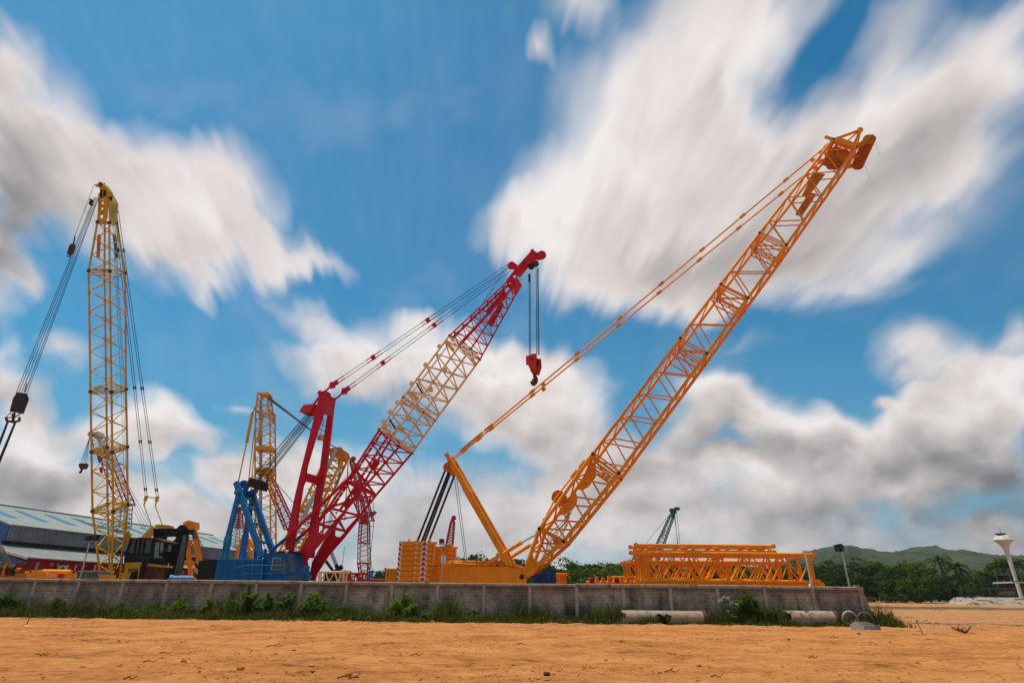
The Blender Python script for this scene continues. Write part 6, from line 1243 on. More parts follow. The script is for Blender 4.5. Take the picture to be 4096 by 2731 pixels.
# row of boom parts just over the wall
mb = MB(); q = P9(2345, 2328, 56); w_ = P9(2580, 2328, 56)
mb.tube(Vector((q.x, 56, q.z)), Vector((w_.x, 56, q.z + .05)), .14, 8); mb.tube(Vector((q.x + .3, 56.5, q.z)), Vector((w_.x, 56.5, q.z)), .1, 8)
for k in range(7): mb.box(Vector((q.x + .4 + k * .55, 56, q.z + .3)), (.12, 0, 0), (0, .15, 0), (0, 0, .22 if k % 2 else .14))
tag(mb.build('pendant_bar', M['orange']), 'orange pendant bars lying in a bundle over the wall beside the big stack', 'pendant bars')
for x, lb in ((2368, 'small red sheave lying by the pendant bars, further from the stack'), (2468, 'small red sheave lying by the pendant bars, close to the stack')):
    mb = MB(); mb.disc(P9(x, 2322, 55.5), (0.3, 1, 0), .24, .2, 14); tag(mb.build('sheave', M['signred']), lb, 'sheave')
# tarpaulin covered machine
tp = thing('covered_machine', tuple(P9(2178, 2392, 54).to_2d()) + (0,), 'machine wrapped in a creased dark blue tarpaulin beside the orange boom foot', 'covered machine'); mb = MB(); gx = 22; gy = 12; pts = []
a = P9(2128, 2392, 54).x; b_ = P9(2226, 2392, 54).x; zt = P9(2180, 2278, 54).z
for j in range(gy + 1):
    for i in range(gx + 1):
        s_ = i / gx; t_ = j / gy; fold = .13 * math.sin(s_ * 21 + t_ * 4) * (1 - t_) + .08 * noise.noise(Vector((s_ * 6, t_ * 5, 1)))
        top = zt - .35 * (abs(s_ - .75) * 2 if s_ < .75 else .1); pts.append(Vector((lerp(a, b_, s_) + fold * .5 - (.25 * (1 - t_) if s_ < .1 else 0), 54 + fold - .6 * (1 - t_), lerp(.2, top, t_))))
n = gx + 1; mb.add(pts, [(j * n + i, j * n + i + 1, (j + 1) * n + i + 1, (j + 1) * n + i) for j in range(gy) for i in range(gx)], True)
tp_ = [pts[gy * n + i] for i in range(n)]; bk_ = [p + Vector((0, 2.4, -.3)) for p in tp_]; mb.add(tp_ + bk_, [(i, i + 1, n + i + 1, n + i) for i in range(gx)], True); mb.prism([tp_[-1], bk_[-1], Vector((b_, 56.4, .2)), Vector((b_, 53.6, .2))], (-.04, 0, 0)); mb.build('tarpaulin', M['tarp'], tp)
mb = MB(); mb.box((b_ - .5, 55, 1.6), (.5, 0, 0), (0, .8, 0), (0, 0, 1.0)); mb.box((lerp(a, b_, .5), 55.2, 1.0), (1.3, 0, 0), (0, .7, 0), (0, 0, .9)); mb.build('machine_body', M['orange_dk'], tp)
# pale tarpaulin bundle under the orange A-frame
mb = MB(); random.seed(8); c = P9(732, 2306, 58); pts = []
for j in range(9):
    for i in range(21): s_ = i / 20; t_ = j / 8; pts.append(Vector((c.x - 1.1 + 2.3 * s_ + .05 * math.sin(j * 2 + i), 58 - .5 + 1.0 * t_, 1.2 + (c.z + .12 - 1.2) * math.sin(math.pi * min(1, t_ * 1.0 + .12)) ** .35 + .08 * noise.noise(Vector((s_ * 7, t_ * 4, 0))))))
mb.add(pts, [(j * 21 + i, j * 21 + i + 1, (j + 1) * 21 + i + 1, (j + 1) * 21 + i) for j in range(8) for i in range(20)], True); mb.prism([Vector((c.x - 1.1, 57.45, 0)), Vector((c.x + 1.2, 57.45, 0)), Vector((c.x + 1.2, 57.45, c.z - .1)), Vector((c.x - 1.1, 57.45, c.z - .1))], (0, 1, 0)); tag(mb.build('tarpaulin_bundle', M['tarp_lt']), 'pale blue tarpaulin bundle just left of the black and amber stripes', 'tarpaulin')
# telescopic boom with a lettered sign
tb = thing('boom_carrier', tuple(P9(200, 2392, 56).to_2d()) + (0,), 'long low orange boom before the red annexe with a white sign reading THE CRANE', 'crane boom'); G = lambda px, py, v=0.: at(px, py, 56 + v)
mb = MB(); mb.prism([G(101, 2345), G(103, 2290), G(176, 2288), G(192, 2292), G(305, 2294), G(305, 2345)], (0, 1.2, 0)); mb.build('boom_body', M['orange'], tb)
mb = MB(); mb.tube(G(172, 2286, .5), G(283, 2288, .5), .22, 10); mb.tube(G(150, 2288, .5), G(168, 2282, .5), .10, 6); mb.box(G(122, 2287, .4), X * .3, (0, .3, 0), (0, 0, .12)); mb.box(G(138, 2286, .4), X * .2, (0, .3, 0), (0, 0, .15)); mb.build('boom_cylinder', M['orange'], tb)
mb = MB(); mb.prism([G(189, 2295.5, -.03), G(224, 2295.5, -.03), G(223, 2303.5, -.03), G(188, 2303.5, -.03)], (0, .02, 0)); sg = mb.build('sign', M['whitesign'], tb)
def text(s_, loc, size, mat, parent, rx=90, rz=0, name='lettering', w=None):
    c = bpy.data.curves.new(name, 'FONT'); c.body = s_; c.size = size; c.align_x = 'CENTER'; c.align_y = 'CENTER'; c.extrude = .003; o = bpy.data.objects.new(name, c); COL.objects.link(o); bpy.context.view_layer.update()
    me = bpy.data.meshes.new_from_object(o.evaluated_get(bpy.context.evaluated_depsgraph_get())); bpy.data.objects.remove(o); me.materials.clear(); me.materials.append(mat); o = bpy.data.objects.new(name, me); COL.objects.link(o)
    if w:
        xs_ = [v.co.x for v in me.vertices]; k = w / (max(xs_) - min(xs_)); o.scale = (k, k, k)
    o.parent = parent; o.location = Vector(loc) - Vector(parent['_w']); o.rotation_euler = (R(rx), 0, R(rz)); return o
p = G(206, 2299.3, -.045); text('THE CRANE', p, .2, M['signred'], sg, w=(G(222, 2299).x - G(190, 2299).x) * .92)
mb = MB(); mb.box(G(243, 2302, -.05), X * .22, (0, .05, 0), (0, 0, .16)); mb.build('tail_lamp', M['signred'], tb)
mb = MB()
for x in (125, 200, 280): mb.box(Vector((G(x, 2300).x, 56.6, .7)), (.3, 0, 0), (0, .5, 0), (0, 0, .7))
mb.build('support_block', M['wood'], tb)
# grey truck beside it
tk = thing('truck', tuple(P9(350, 2392, 53).to_2d()) + (0,), 'old grey truck with dark windows parked behind the wall at the yellow boom foot', 'truck'); G = lambda px, py, v=0.: at(px, py, 53 + v)
mb = MB(); mb.prism([G(304, 2345), G(306, 2308), G(316, 2284), G(340, 2283), G(388, 2282), G(390, 2300), G(391, 2345)], (0, 1.9, 0)); mb.build('cab', paint('grey_green_paint', (.16, .17, .15), .45, .4), tk)
for pts in (((309, 2308), (317, 2287), (344, 2286), (335, 2308)), ((343, 2308), (352, 2288), (373, 2286), (370, 2308)), ((374, 2308), (376, 2286), (388, 2286), (388, 2308))): mb = MB(); mb.prism([G(*p, -.03) for p in pts], (0, .02, 0)); mb.build('window', M['glass'], tk)
mb = MB(); mb.prism([G(312, 2283, -.05), G(390, 2281, -.05), G(390, 2283.5, -.05), G(312, 2285, -.05)], (0, 2.0, 0)); mb.build('roof', M['white'], tk)
mb = MB(); mb.prism([G(296, 2294, -.3), G(302, 2287, -.3), G(304, 2289, -.3), G(299, 2299, -.3)], (0, .1, 0)); mb.build('mirror', M['white'], tk)
for x in (318, 378): mb = MB(); mb.disc(Vector((G(x, 2300).x, 53.2, .5)), (0, 1, 0), .5, .35, 18); mb.build('wheel', M['dark'], tk)
mb = MB(); mb.prism([G(391, 2345, .1), G(391, 2296, .1), G(412, 2296, .1), G(412, 2345, .1)], (0, 1.8, 0)); mb.build('cargo_bed', M['orange'], tk)
# winch at the picture edge
wn = thing('rope_winch', tuple(P9(30, 2392, 52).to_2d()) + (0,), 'rusty orange rope winch with many ropes at the edge of the picture beside the annexe', 'winch'); G = lambda px, py, v=0.: at(px, py, 52 + v)
for x in (12, 50): mb = MB(); mb.tube(G(x - 16, 2278), G(x + 14, 2280), .42, 16); mb.build('drum', M['brown'], wn)
mb = MB(); mb.prism([G(-30, 2345), G(-30, 2286), G(70, 2290), G(70, 2345)], (0, 1, 0)); mb.box(G(31, 2278), X * .12, (0, .4, 0), (0, 0, .5)); mb.tube(G(66, 2278), G(84, 2276), .2, 8, .1); mb.box(G(22, 2268), X * .1, (0, .1, 0), (0, 0, .12)); mb.build('winch_frame', M['orange_dk'], wn)
mb = MB()
for k in range(6): mb.tube(G(34 + k * 4, 2272), G(-30 + k * 4, 2140), .022, 4)
for k in range(4): mb.tube(G(2 + k * 4, 2270), G(-30 + k * 4, 2205), .022, 4)
mb.build('rope', M['rope_lt'], wn)
# floodlight poles behind the wall
def lamppole(lb, base, top, Y, heads, bar=None, r_=.05, mat='steel'):
    b0 = at(*base, Y); t0 = at(*top, Y); t = thing('floodlight_pole', (b0.x, b0.y, 0), lb, 'floodlight', 'floodlight poles behind the wall'); mb = MB(); mb.tube(Vector((b0.x, b0.y, 0)), b0, r_, 8); mb.tube(b0, t0, r_, 8, r_ * .8)
    if bar: mb.tube(at(*bar[0], Y), at(*bar[1], Y), .035, 6)
    mb.build('pole', M[mat], t)
    for pts, th in heads: mb = MB(); mb.prism([at(*p, Y - .15) for p in pts], (0, th, 0)); h = mb.build('lamp_head', M['black'], t); c = sum((at(*p, Y - .16) for p in pts), Vector()) / len(pts); mb = MB(); mb.prism([lerp(c, at(*p, Y - .16), .78) for p in pts], (0, -.01, 0)); mb.build('lamp_glass', M['lamp'], h)
    return t
lamppole('leaning floodlight pole with two black lamps in front of the warehouse', (320, 2312), (360, 2164), 43.6, [(((336, 2161), (341, 2144), (363, 2142), (357, 2162)), .2), (((366, 2160), (374, 2138), (395, 2136), (387, 2160)), .2)], ((337, 2163), (388, 2162)))
fl = lamppole('thin floodlight pole with one square lamp and a white sheet in front of the counterweights', (1765, 2325), (1775, 2176), 43.4, [(((1756, 2171), (1757, 2154), (1776, 2154), (1776, 2171)), .2)], ((1754, 2175), (1800, 2176)), .04)
mb = MB(); mb.prism([at(1765, 2254, 43.55), at(1764, 2220, 43.55), at(1784, 2220, 43.55), at(1784, 2254, 43.55)], (0, .02, 0)); mb.build('sheet_panel', M['whitesign'], fl)
mb = MB(); mb.path([at(1782, 2182, 43.3), at(1776, 2190, 43.3), at(1774, 2200, 43.3)], .03, 5); mb.build('cable', M['black'], fl)
lamppole('tall floodlight pole with two black lamps at the free end of the wall', (3398, 2345), (3367, 2206), 42.0, [(((3345, 2177), (3354, 2178), (3362, 2203), (3352, 2204)), .35), (((3356, 2174), (3368, 2174), (3377, 2186), (3376, 2203), (3366, 2206)), .35)], ((3354, 2205), (3374, 2203)), .06, 'steel')
lp = thing('pole', tuple(at(3246, 2392, 41.5).to_2d()) + (0,), 'thin white metal pole clamped to the wall in front of the lattice stack', 'pole'); mb = MB(); a = at(3246, 2338, 41.5); mb.tube(a, at(3219, 2203, 41.5), .055, 8); mb.tube(Vector((a.x, a.y, 0)), a, .055, 8); mb.build('pole_tube', M['white'], lp); mb = MB(); mb.path([at(3212, 2202, 41.4), at(3223, 2201, 41.4)], .07, 6); mb.tube(at(3214, 2206, 41.4), at(3217, 2212, 41.4), .06, 6); mb.build('bracket', M['white'], lp); mb = MB(); mb.prism([at(3240, 2342, 41.2), at(3243, 2334, 41.2), at(3250, 2334, 41.2), at(3253, 2342, 41.2)], (0, .25, 0)); mb.build('wall_clamp', M['white'], lp)
mb = MB(); q = at(3022, 2330, 60); mb.tube(Vector((q.x, 60, 0)), at(3014, 2246, 60), .05, 6); mb.box(at(3012, 2258, 60), (.08, 0, 0), (0, .08, 0), (0, 0, .1)); tag(mb.build('post', M['steel']), 'thin grey post seen through the lattice stack', 'post')
# ================================================================== right hand distance
def lathe(mb, c, prof_, n=28):
    vs = [c + Vector((r_ * math.cos(2 * math.pi * i / n), r_ * math.sin(2 * math.pi * i / n), z)) for r_, z in prof_ for i in range(n)]
    mb.add(vs, [(j * n + i, j * n + (i + 1) % n, (j + 1) * n + (i + 1) % n, (j + 1) * n + i) for j in range(len(prof_) - 1) for i in range(n)], True)
wt = at(4008, 2142, 109); k = 109 / 2531; zt = wt.z; wb = thing('water_tower', (wt.x, 109, 1.2), 'white mushroom shaped concrete water tower rising over the wood', 'water tower'); C0 = Vector((wt.x, 109, 0)); u_ = k * 1.0
mb = MB(); lathe(mb, C0, [(7.5 * u_, 0), (6.5 * u_, zt - 150 * u_), (7.5 * u_, zt - 85 * u_), (9 * u_, zt - 62 * u_), (12 * u_, zt - 46 * u_), (17 * u_, zt - 36 * u_), (23 * u_, zt - 28 * u_), (34 * u_, zt - 20 * u_)]); mb.build('stem', M['white'], wb)
mb = MB(); lathe(mb, C0, [(33.9 * u_, zt - 20 * u_), (35.5 * u_, zt - 17 * u_)]); lathe(mb, C0, [(35.5 * u_, zt - 17 * u_), (27 * u_, zt - 3 * u_)]); lathe(mb, C0, [(27 * u_, zt - 3 * u_), (20 * u_, zt), (0.01, zt + 1.0 * u_)]); mb.build('tank', M['white'], wb)
mb = MB(); mb.tube(C0 + Vector((-.6, 0, zt)), C0 + Vector((.2, 0, zt + .02)), .3, 8); mb.box(C0 + Vector((-.2, 0, zt + .3)), (.7, 0, 0), (0, .4, 0), (0, 0, .12)); mb.tube(C0 + Vector((0, 0, zt)), C0 + Vector((0, 0, zt + 1.2)), .04, 4); mb.build('roof_hatch', M['rust'], wb)
mb = MB(); mb.tube(C0 + Vector((0, 0, zt - 176 * u_)), C0 + Vector((0, 0, zt - 174 * u_)), 8.2 * u_, 20); mb.build('stem_collar', M['dark'], wb)
M['fence'] = paint('dull_grey_green_metal', (.13, .14, .12), .7, .4)
# pale sheeted bank and wire fence
bk = MB(); pts = []; a = at(3826, 2400, 108).x; b_ = at(4300, 2400, 108).x
for j in range(9):
    for i in range(90):
        s_ = i / 89; t_ = j / 8; x = lerp(a, b_, s_); y = 106 + t_ * 5; z = gz(x, y) + 1.15 * min(1, t_ * 1.5) * min(1, s_ * 12) + .12 * noise.noise(Vector((x * .8, y, 0))) - .1; pts.append((x, y, z))
bk.add(pts, [(j * 90 + i, j * 90 + i + 1, (j + 1) * 90 + i + 1, (j + 1) * 90 + i) for j in range(8) for i in range(89)], True)
def bank_mat():
    m, nt, b = newmat('torn_pale_sheeting'); v = coord(nt, (.5, 1, 1.4)); nt.links.new(rampn(nt, nz(nt, v, 1.1, 5, .6), [(.42, (.13, .045, .025)), (.47, (.30, .235, .18)), (.7, (.36, .29, .225))]), b.inputs['Base Color']); b.inputs['Roughness'].default_value = .8; return m
bk.build('bank', bank_mat(), kind='structure')
fz = lambda x, y: gz(x, y) + 1.0
fn = thing('wire_fence', (at(3950, 2392, 112).x, 112, fz(80, 112)), 'low wire fence with slanting posts along the top of the sheeted bank', 'fence'); mb = MB()
for i in range(13):
    x = at(3848 + i * 30, 2392, 112).x; z = fz(x, 112); mb.tube((x, 112, z), (x - .1, 112, z + 1.5), .045, 5)
mb.build('post', M['fence'], fn); mb = MB(); x0, x1 = at(3840, 2392, 112).x, at(4230, 2392, 112).x
for h in (1.5,): mb.tube((x0, 112, fz(x0, 112) + h), (x1, 112, fz(x1, 112) + h), .035, 5)
for h in (.3, .6, .9, 1.2): mb.tube((x0, 112.02, fz(x0, 112) + h), (x1, 112.02, fz(x1, 112) + h), .010, 4)
mb.build('wire', M['fence'], fn)
sh = thing('shed', (at(4100, 2392, 120).x, 121, fz(85, 120)), 'dark open shed with a grey roof beside the water tower stem', 'shed'); mb = MB(); q = [at(p[0], p[1], 120) for p in ((4062, 2378), (4060, 2328), (4200, 2330), (4200, 2378))]; mb.prism(q, (0, 4, 0)); mb.build('wall', paint('dark_brown_boards', (.06, .03, .025), .9, .5), sh); mb = MB(); mb.prism([at(4050, 2331, 119.5), at(4052, 2325, 119.5), at(4210, 2327, 119.5), at(4210, 2332, 119.5)], (0, 5, 0)); mb.build('roof', M['steel'], sh)
tr = thing('truss_frame', (at(4040, 2392, 126).x, 126, fz(90, 126)), 'faint grey steel truss frame standing behind the water tower stem', 'frame'); T = lambda px, py: at(px, py, 126); mb = MB()
for y in (2276, 2298): mb.tube(T(3976, y), T(4200, y), .05, 5)
for k in range(12): mb.tube(T(3980 + k * 18, 2276 if k % 2 else 2298), T(3998 + k * 18, 2298 if k % 2 else 2276), .03, 4)
for (x0, y0, x1, y1) in ((3978, 2276, 3992, 2330), (4036, 2296, 4056, 2360), (4080, 2296, 4090, 2330)): mb.tube(T(x0, y0), T(x1, y1), .07, 5)
mb.build('truss', M['fence'], tr)
put_tree(4010, 2225, 150, 4, 'wide flat topped tree behind the water tower stem', 1.3)
# ================================================================== things lying in front of the wall
def pipe(px0, px1, top, base, Y, lb, collar_r=True, broken=False):
    a, b_ = gnd(px0, base), gnd(px1, base); x0, x1 = at(px0, 2398, Y).x, at(px1, 2398, Y).x; zt = at((px0 + px1) / 2, top, Y).z; r_ = zt / 2 + .05; t = thing('concrete_pipe', ((x0 + x1) / 2, Y, 0), lb, 'pipe', 'concrete pipes lying along the wall'); mb = MB(); n = 36; ri = r_ * .84
    rings = []; steps = 14
    for j in range(steps + 1):
        s_ = j / steps; rings.append([Vector((lerp(x0, x1, s_) + ((.10 * noise.noise(Vector((i * .7, 5, 0))) + (.18 * (math.sin(i * .5) > .3))) if broken and j == 0 else 0), Y + r_ * math.cos(2 * math.pi * i / n), zt - r_ + r_ * math.sin(2 * math.pi * i / n))) for i in range(n)])
    inner = [[Vector((p.x, Y + (p.y - Y) * .84, zt - r_ + (p.z - zt + r_) * .84)) for p in rg] for rg in (rings[0], rings[-1])]
    vs = [p for rg in rings for p in rg]; mb.add(vs, [(j * n + i, (j + 1) * n + i, (j + 1) * n + (i + 1) % n, j * n + (i + 1) % n) for j in range(steps) for i in range(n)], True)
    for rg, ir in ((rings[0], inner[0]), (rings[-1], inner[1])): mb.add(rg + ir, [(i, (i + 1) % n, n + (i + 1) % n, n + i) for i in range(n)])
    mb.add(inner[0] + inner[1], [(i, (i + 1) % n, n + (i + 1) % n, n + i) for i in range(n)], True); mb.build('pipe_barrel', M['conc'], t)
    mb = MB(); c = Vector((x1, Y, zt - r_)); vs = []
    for s_, rr in ((-.02, r_ * 1.0), (.0, r_ * 1.06), (.22, r_ * 1.06), (.24, r_ * .9), (.1, r_ * .84)): vs += [c + Vector((s_, rr * math.cos(2 * math.pi * i / n), rr * math.sin(2 * math.pi * i / n))) for i in range(n)]
    mb.add(vs, [(j * n + i, (j + 1) * n + i, (j + 1) * n + (i + 1) % n, j * n + (i + 1) % n) for j in range(4) for i in range(n)], True); mb.build('collar', M['concend'], t)
pipe(2483, 2800, 2441, 2499, 38.3, 'longer pale concrete pipe with a rusty collar, lying in the weeds beneath the lattice stack', True, True)
pipe(3132, 3316, 2441, 2492, 38.7, 'shorter pale concrete pipe with a broken end and dark collar beside the rings', True, True)
def rings3(px, py, Y, r_, n, lb, ax, r2=None):
    c = at(px, py, Y); t = thing('concrete_ring', (c.x, c.y, 0), lb, 'concrete ring', 'concrete rings leaning at the wall end'); a = Vector(ax).normalized(); x, y = basis(a)
    for k in range(n):
        mb = MB(); N = 36; vs = []; cc = c + a * k * .13; rr = r_ * (1 - .02 * k)
        for (dr, da) in ((0, 0), (0, .10), (-.07, .10), (-.07, 0)): vs += [cc + a * da + (x * math.cos(2 * math.pi * i / N) + y * math.sin(2 * math.pi * i / N)) * (rr + dr) for i in range(N)]
        mb.add(vs, [(j * N + i, ((j + 1) % 4) * N + i, ((j + 1) % 4) * N + (i + 1) % N, j * N + (i + 1) % N) for j in range(4) for i in range(N)]); mb.build('hoop', M['conc'], t)
rings3(3402, 2475, 37.9, .42, 3, 'stack of three thin concrete rings standing on edge', (.35, .9, .2))
rings3(3462, 2478, 38.8, .44, 1, 'single thin concrete ring standing against the wall end', (.45, .9, .1))
# slab block
o = gnd(3464, 2520); mb = MB(); mb.box((o.x, o.y, .12), (.46, .05, 0), (-.14, .40, 0), (0, 0, .14)); mb.box((o.x - .05, o.y + .10, .30), (.38, .04, 0), (-.10, .24, 0), (0, 0, .04)); mb.box((o.x - .07, o.y + .2, .37), (.33, .04, 0), (-.05, .1, 0), (0, 0, .03)); tag(mb.build('concrete_slab', paint('light_grey_concrete', (.33, .31, .28), .9, .5, spec=.1)), 'small stepped pale grey concrete slab in the sand by the rings', 'slab')
# planks / slabs
def slab(px0, px1, base, lb, h=.16, d=.5, mat='wood', yaw=0, yb=None):
    a, b_ = gnd(px0, base), gnd(px1, base if yb is None else yb); m_ = (a + b_) / 2; e = (b_ - a) / 2; nrm = Vector((-e.y, e.x, 0)).normalized(); z = gz(m_.x, m_.y); mb = MB(); mb.box((m_.x, m_.y + d / 2, z + h / 2 + .04), e, nrm * d / 2, Vector((0, 0, h / 2))); tag(mb.build('fallen_slab', M[mat]), lb, 'slab', 'slabs in the weeds')
slab(1338, 1478, 2481, 'long flat pale slab fallen in the weeds below the crimson boom foot', .14, .5, 'conc'); slab(1482, 1560, 2484, 'shorter broken slab resting beside the longer one', .24, .55, 'conc', 0, 2477)
# stakes and rods
def stick(px0, py0, px1, py1, lb, mat, r_=.02, cat='rod', name='rod', knob=None):
    o = gnd(px0, py0); e = at(px1, py1, o.y - .05); mb = MB(); mb.path([Vector((o.x, o.y, -.05)), lerp(o, e, .5) + Vector((.01, 0, 0)), e], r_, 6, r_ * .8)
    if knob: mb.tube(e - Vector((.0, 0, .03)), e + Vector((0, 0, .05)), r_ * 2.2, 6)
    tag(mb.build(name, M[mat]), lb, cat)
stick(105, 2500, 118, 2468, 'short rusty rod standing in the sand before the first bush', 'rust', .022); stick(2245, 2492, 2246, 2432, 'tall rusty rod standing in the weeds right of the boom foot', 'rust', .020)
stick(3692, 2537, 3667, 2482, 'thin blue stake leaning in the field beyond the wall end', 'blue_lt', .022, 'stake', 'stake', True)
stick(1569, 2492, 1571, 2440, 'thin brown rod beside the fallen slabs', 'rust', .016)
stick(1908, 2464, 1908, 2454, 'tiny white marker peg in the reeds', 'whitesign', .03, 'peg', 'peg')
o = gnd(110, 2506); mb = MB(); mb.tube((o.x, o.y, 0), (o.x, o.y, .07), .12, 10, .08); tag(mb.build('rubble_lump', M['whitesign']), 'whitish lump at the foot of the short rusty rod', 'lump')
mb = MB(); o = gnd(3395, 2502)
for k in range(7): q = o + Vector((random.uniform(-1.9, .5), random.uniform(.1, .5), .05)); mb.box(q, (.12, .03, 0), (0, .06, .02), (0, 0, .012))
tag(mb.build('torn_sheet', M['blue_lt']), 'scraps of turquoise plastic sheet in the grass by the shorter pipe', 'plastic sheet')
# driftwood roots
def root(px, py, lb, sc=1.0, sd_=1, mat='rust'):
    random.seed(sd_); o = gnd(px, py); o.z = gz(o.x, o.y); mb = MB()
    for k in range(7):
        a = k * .9 + random.uniform(-.4, .4); q = [o.copy()]; d = Vector((math.cos(a), math.sin(a) * .4, random.uniform(.1, .7)))
        for j in range(4): q.append(q[-1] + d * .24 * sc + Vector((random.uniform(-.1, .1), 0, random.uniform(-.10, .07))) * sc)
        mb.path(q, .05 * sc, 5, .012 * sc)
    tag(mb.build('dead_root', M[mat]), lb, 'root', 'dead roots in the field')
M['root'] = paint('dead_root_wood', (.10, .05, .03), .95, .6, sc=6, spec=.1)
root(3828, 2520, 'larger tangled dead root in the field beyond the blue stake', .55, 3, 'root'); root(3530, 2480, 'dead root poking out of the weeds just past the wall end', .9, 4, 'root'); root(3860, 2531, 'small dead root beside the larger tangled one', .7, 6, 'root'); root(3635, 2470, 'tiny dead root at the far side of the blue stake', .5, 7, 'root')
# stones
def stone_mesh(r_, sd_):
    random.seed(sd_); bm = bmesh.new(); bmesh.ops.create_icosphere(bm, subdivisions=2, radius=r_)
    for v in bm.verts: k = 1 + .35 * noise.noise(v.co * (1.6 / r_) + Vector((sd_, 0, 0))); v.co = Vector((v.co.x * k * 1.2, v.co.y * k, v.co.z * k * .7))
    me = bpy.data.meshes.new('stone'); bm.to_mesh(me); bm.free(); me.materials.append(None); return me
M['clod'] = paint('dry_clod', (.42, .17, .045), .95, .5, sc=6, spec=.1, dcol=(.15, .05, .015)); M['rock'] = paint('pale_stone', (.42, .28, .18), .9, .5, sc=5, spec=.1)
SM = [stone_mesh(.5, s_) for s_ in range(4)]
def stone(px, py, sz, lb, mat='clod', grp='clods and stones on the sand', k=0):
    me = SM[k % 4]; me = me.copy(); me.materials.clear(); me.materials.append(M[mat]); q = gnd(px, py); w = sz / 2531 * q.y; o = bpy.data.objects.new('stone', me); COL.objects.link(o); o.location = (q.x, q.y, gz(q.x, q.y) + w * .18); o.scale = (w, w, w * .8); o.rotation_euler = (0, 0, k * 1.3); tag(o, lb, 'stone', grp)
for k, (px, py, sz, lb, mt) in enumerate([(1198, 2484, 20, 'reddish clod at the weed edge below the bright leafy bush', 'clod'), (1354, 2490, 16, 'reddish clod just before the long fallen slab', 'clod'), (1730, 2492, 18, 'clod at the weed edge under the thin lamp pole', 'clod'), (1815, 2491, 12, 'small clod right of the thin lamp pole', 'clod'), (2282, 2494, 20, 'clod beside the foot of the tall rusty rod', 'clod'),
   (1815 + 4, 2498, 9, 'smaller clod before the clod row under the orange body', 'clod'), (400, 2474, 30, 'low pale clod heap below the thin bush near the dark cab', 'clod'), (3578, 2488, 22, 'largest pale stone right of the wall end', 'rock'), (3592, 2494, 15, 'dark stone beside the largest pale one', 'root'), (3553, 2494, 20, 'flat pale stone at the end of the weeds', 'rock'), (3705, 2485, 12, 'whitish stone right of the blue stake', 'rock'),
   (3436, 2535, 12, 'small brown lump in front of the stepped slab', 'root'), (2186, 2705, 26, 'grey brown stone in the sand at the bottom edge of the picture', 'root'), (2052, 2668, 14, 'dark lump at the middle of the bottom sand', 'dark'), (1242, 2675, 22, 'pale chip lying in the open sand below the crimson boom', 'rock'), (1435, 2700, 9, 'small dark pebble among the twigs', 'dark'), (452, 2700, 9, 'small dark pebble low in the sand on the way to the first bushes', 'dark'), (735, 2648, 20, 'sandy lump in the open sand under the blue crane', 'clod'), (1175, 2602, 14, 'brown lump mid way across the open sand', 'clod'), (960, 2684, 28, 'long sandy lump at the front of the open sand', 'clod')]): stone(px, py, sz, lb, mt, k=k)
# twigs
random.seed(55); TW = []
for k, (px, py, ln, lb) in enumerate([(662, 2613, 58, 'thin twig in the sand below the black counterweight'), (1100, 2582, 66, 'forked twig in the sand below the crimson mast'), (600, 2648, 62, 'twig nearer the viewer under the blue crane'), (1390, 2716, 80, 'longest twig at the bottom edge'), (1340, 2667, 30, 'short curved twig by the pale chip'), (1668, 2625, 50, 'twig below the counterweight stack'), (2870, 2713, 48, 'dark twig at the bottom right of the middle'),
     (2690, 2688, 60, 'long twig in the sand below the longer pipe'), (2640, 2694, 20, 'short thick dark twig near the long one'), (3340, 2550, 46, 'bent dark twig in front of the shorter pipe'), (3730, 2563, 60, 'straight twig in the field corner'), (3255, 2630, 40, 'faint twig below the rings'), (2090, 2577, 40, 'thin twig under the orange boom foot'), (170, 2640, 34, 'small twig in the sand at the first bushes side'), (520, 2712, 46, 'dark twig at the bottom below the dark cab')]):
    o = gnd(px, py); o.z = gz(o.x, o.y) + .015; w = ln / 2531 * o.y; a = random.uniform(-.35, .35); d = Vector((math.cos(a), math.sin(a), 0)); mb = MB(); q = [o - d * w / 2, o - d * w * .15 + Vector((0, .06 * w, .03)), o + d * w * .2, o + d * w / 2 + Vector((0, .1 * w, .05))]; mb.path(q, .013, 5, .005)
    if k % 2: mb.path([q[1], q[1] + d * w * .3 + Vector((0, .25 * w, .04))], .008, 4)
    tag(mb.build('twig', M['root']), lb, 'twig', 'twigs scattered on the sand')
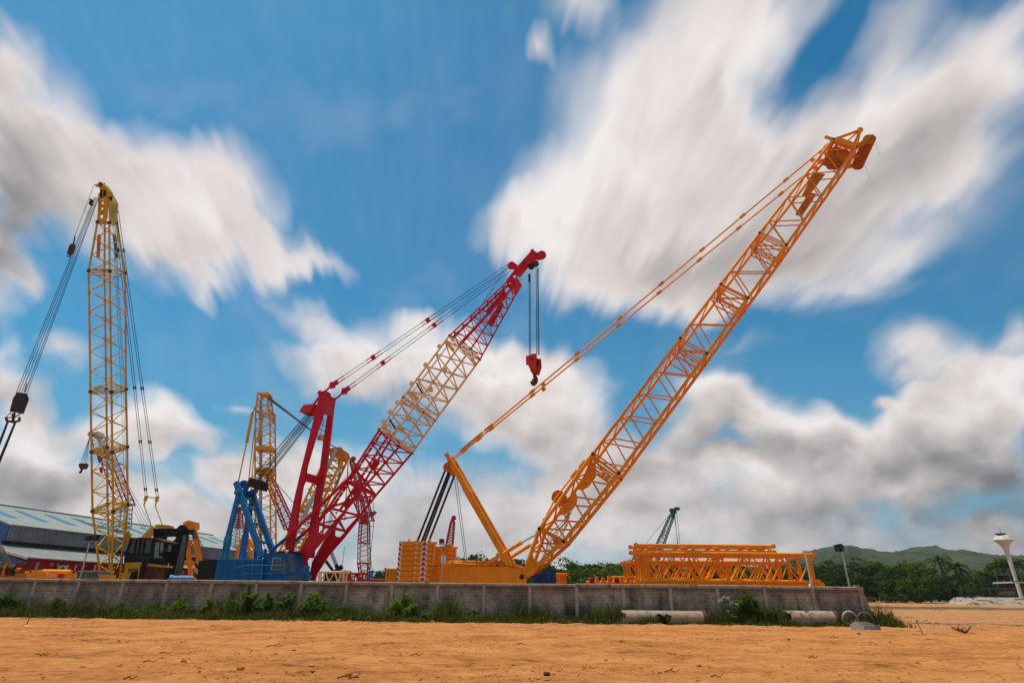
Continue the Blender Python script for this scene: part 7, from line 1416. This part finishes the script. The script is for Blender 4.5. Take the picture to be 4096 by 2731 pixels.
# loose crumbs of earth
random.seed(66); mb = MB()
def crumb(p, s_):
    vs = [p + Vector((random.uniform(-1, 1), random.uniform(-1, 1), 0)).normalized() * s_ * random.uniform(.7, 1.2) for _ in range(4)]; c = p
    vs = [p + Vector((math.cos(a + random.uniform(-.4, .4)), math.sin(a + random.uniform(-.4, .4)), 0)) * s_ * random.uniform(.4, 1.5) for a in (0, 1.57, 3.14, 4.71)] + [p + Vector((random.uniform(-.4, .4) * s_, random.uniform(-.4, .4) * s_, s_ * random.uniform(.25, .7)))]
    mb.add(vs, [(0, 1, 4), (1, 2, 4), (2, 3, 4), (3, 0, 4)])
for k in range(30000):
    y = 11 + 26 * random.random() ** 1.3; x = random.uniform(-1, 1) * (y * .86 + 2)
    if noise.noise(Vector((x * .35, y * .6, 5))) < .10 + (.1 if random.random() < .6 else -.25): continue
    crumb(Vector((x, y, gz(x, y) - .005)), random.choice((.012, .018, .025, .035, .055)) * random.uniform(.6, 1.3))
for k in range(4200):                                 # rim of pushed earth at the weed edge
    a = random.uniform(-3 * bay, WLEN + 2); dep = lerp(5.3, 3.4, max(0, a / WLEN)) + random.gauss(0, .25); p = WF.L(a, -dep, 0)
    if noise.noise(Vector((a * .5, 3, 5))) < -.12: continue
    p.z = gz(p.x, p.y) - .01; crumb(p, random.uniform(.02, .09) * (1.3 if random.random() < .1 else .8))
for k in range(7000):                                 # churned field beyond the wall end
    y = 34 + 52 * random.random() ** 1.2; x = 22.5 + random.random() * (y * .9 - 8)
    if y < 40 and x < 25: continue
    if noise.noise(Vector((x * .2, y * .5, 9))) < -.05: continue
    crumb(Vector((x, y, gz(x, y) - .01)), random.uniform(.03, .13))
mb.build('rubble', M['clod'], kind='stuff')
# ================================================================== air
hv = bpy.data.materials.new('thin_haze'); hv.use_nodes = True; nt = hv.node_tree; nt.nodes.clear(); o_ = nt.nodes.new('ShaderNodeOutputMaterial'); pv = nt.nodes.new('ShaderNodeVolumePrincipled')
pv.inputs['Color'].default_value = (.80, .86, .95, 1); pv.inputs['Density'].default_value = 0.00014; pv.inputs['Anisotropy'].default_value = .2; nt.links.new(pv.outputs[0], o_.inputs['Volume'])
mb = MB(); mb.abox(-5600, 5600, -800, 7200, -8, 170); mb.build('haze', hv, kind='stuff')
SC.cycles.volume_bounces = 0
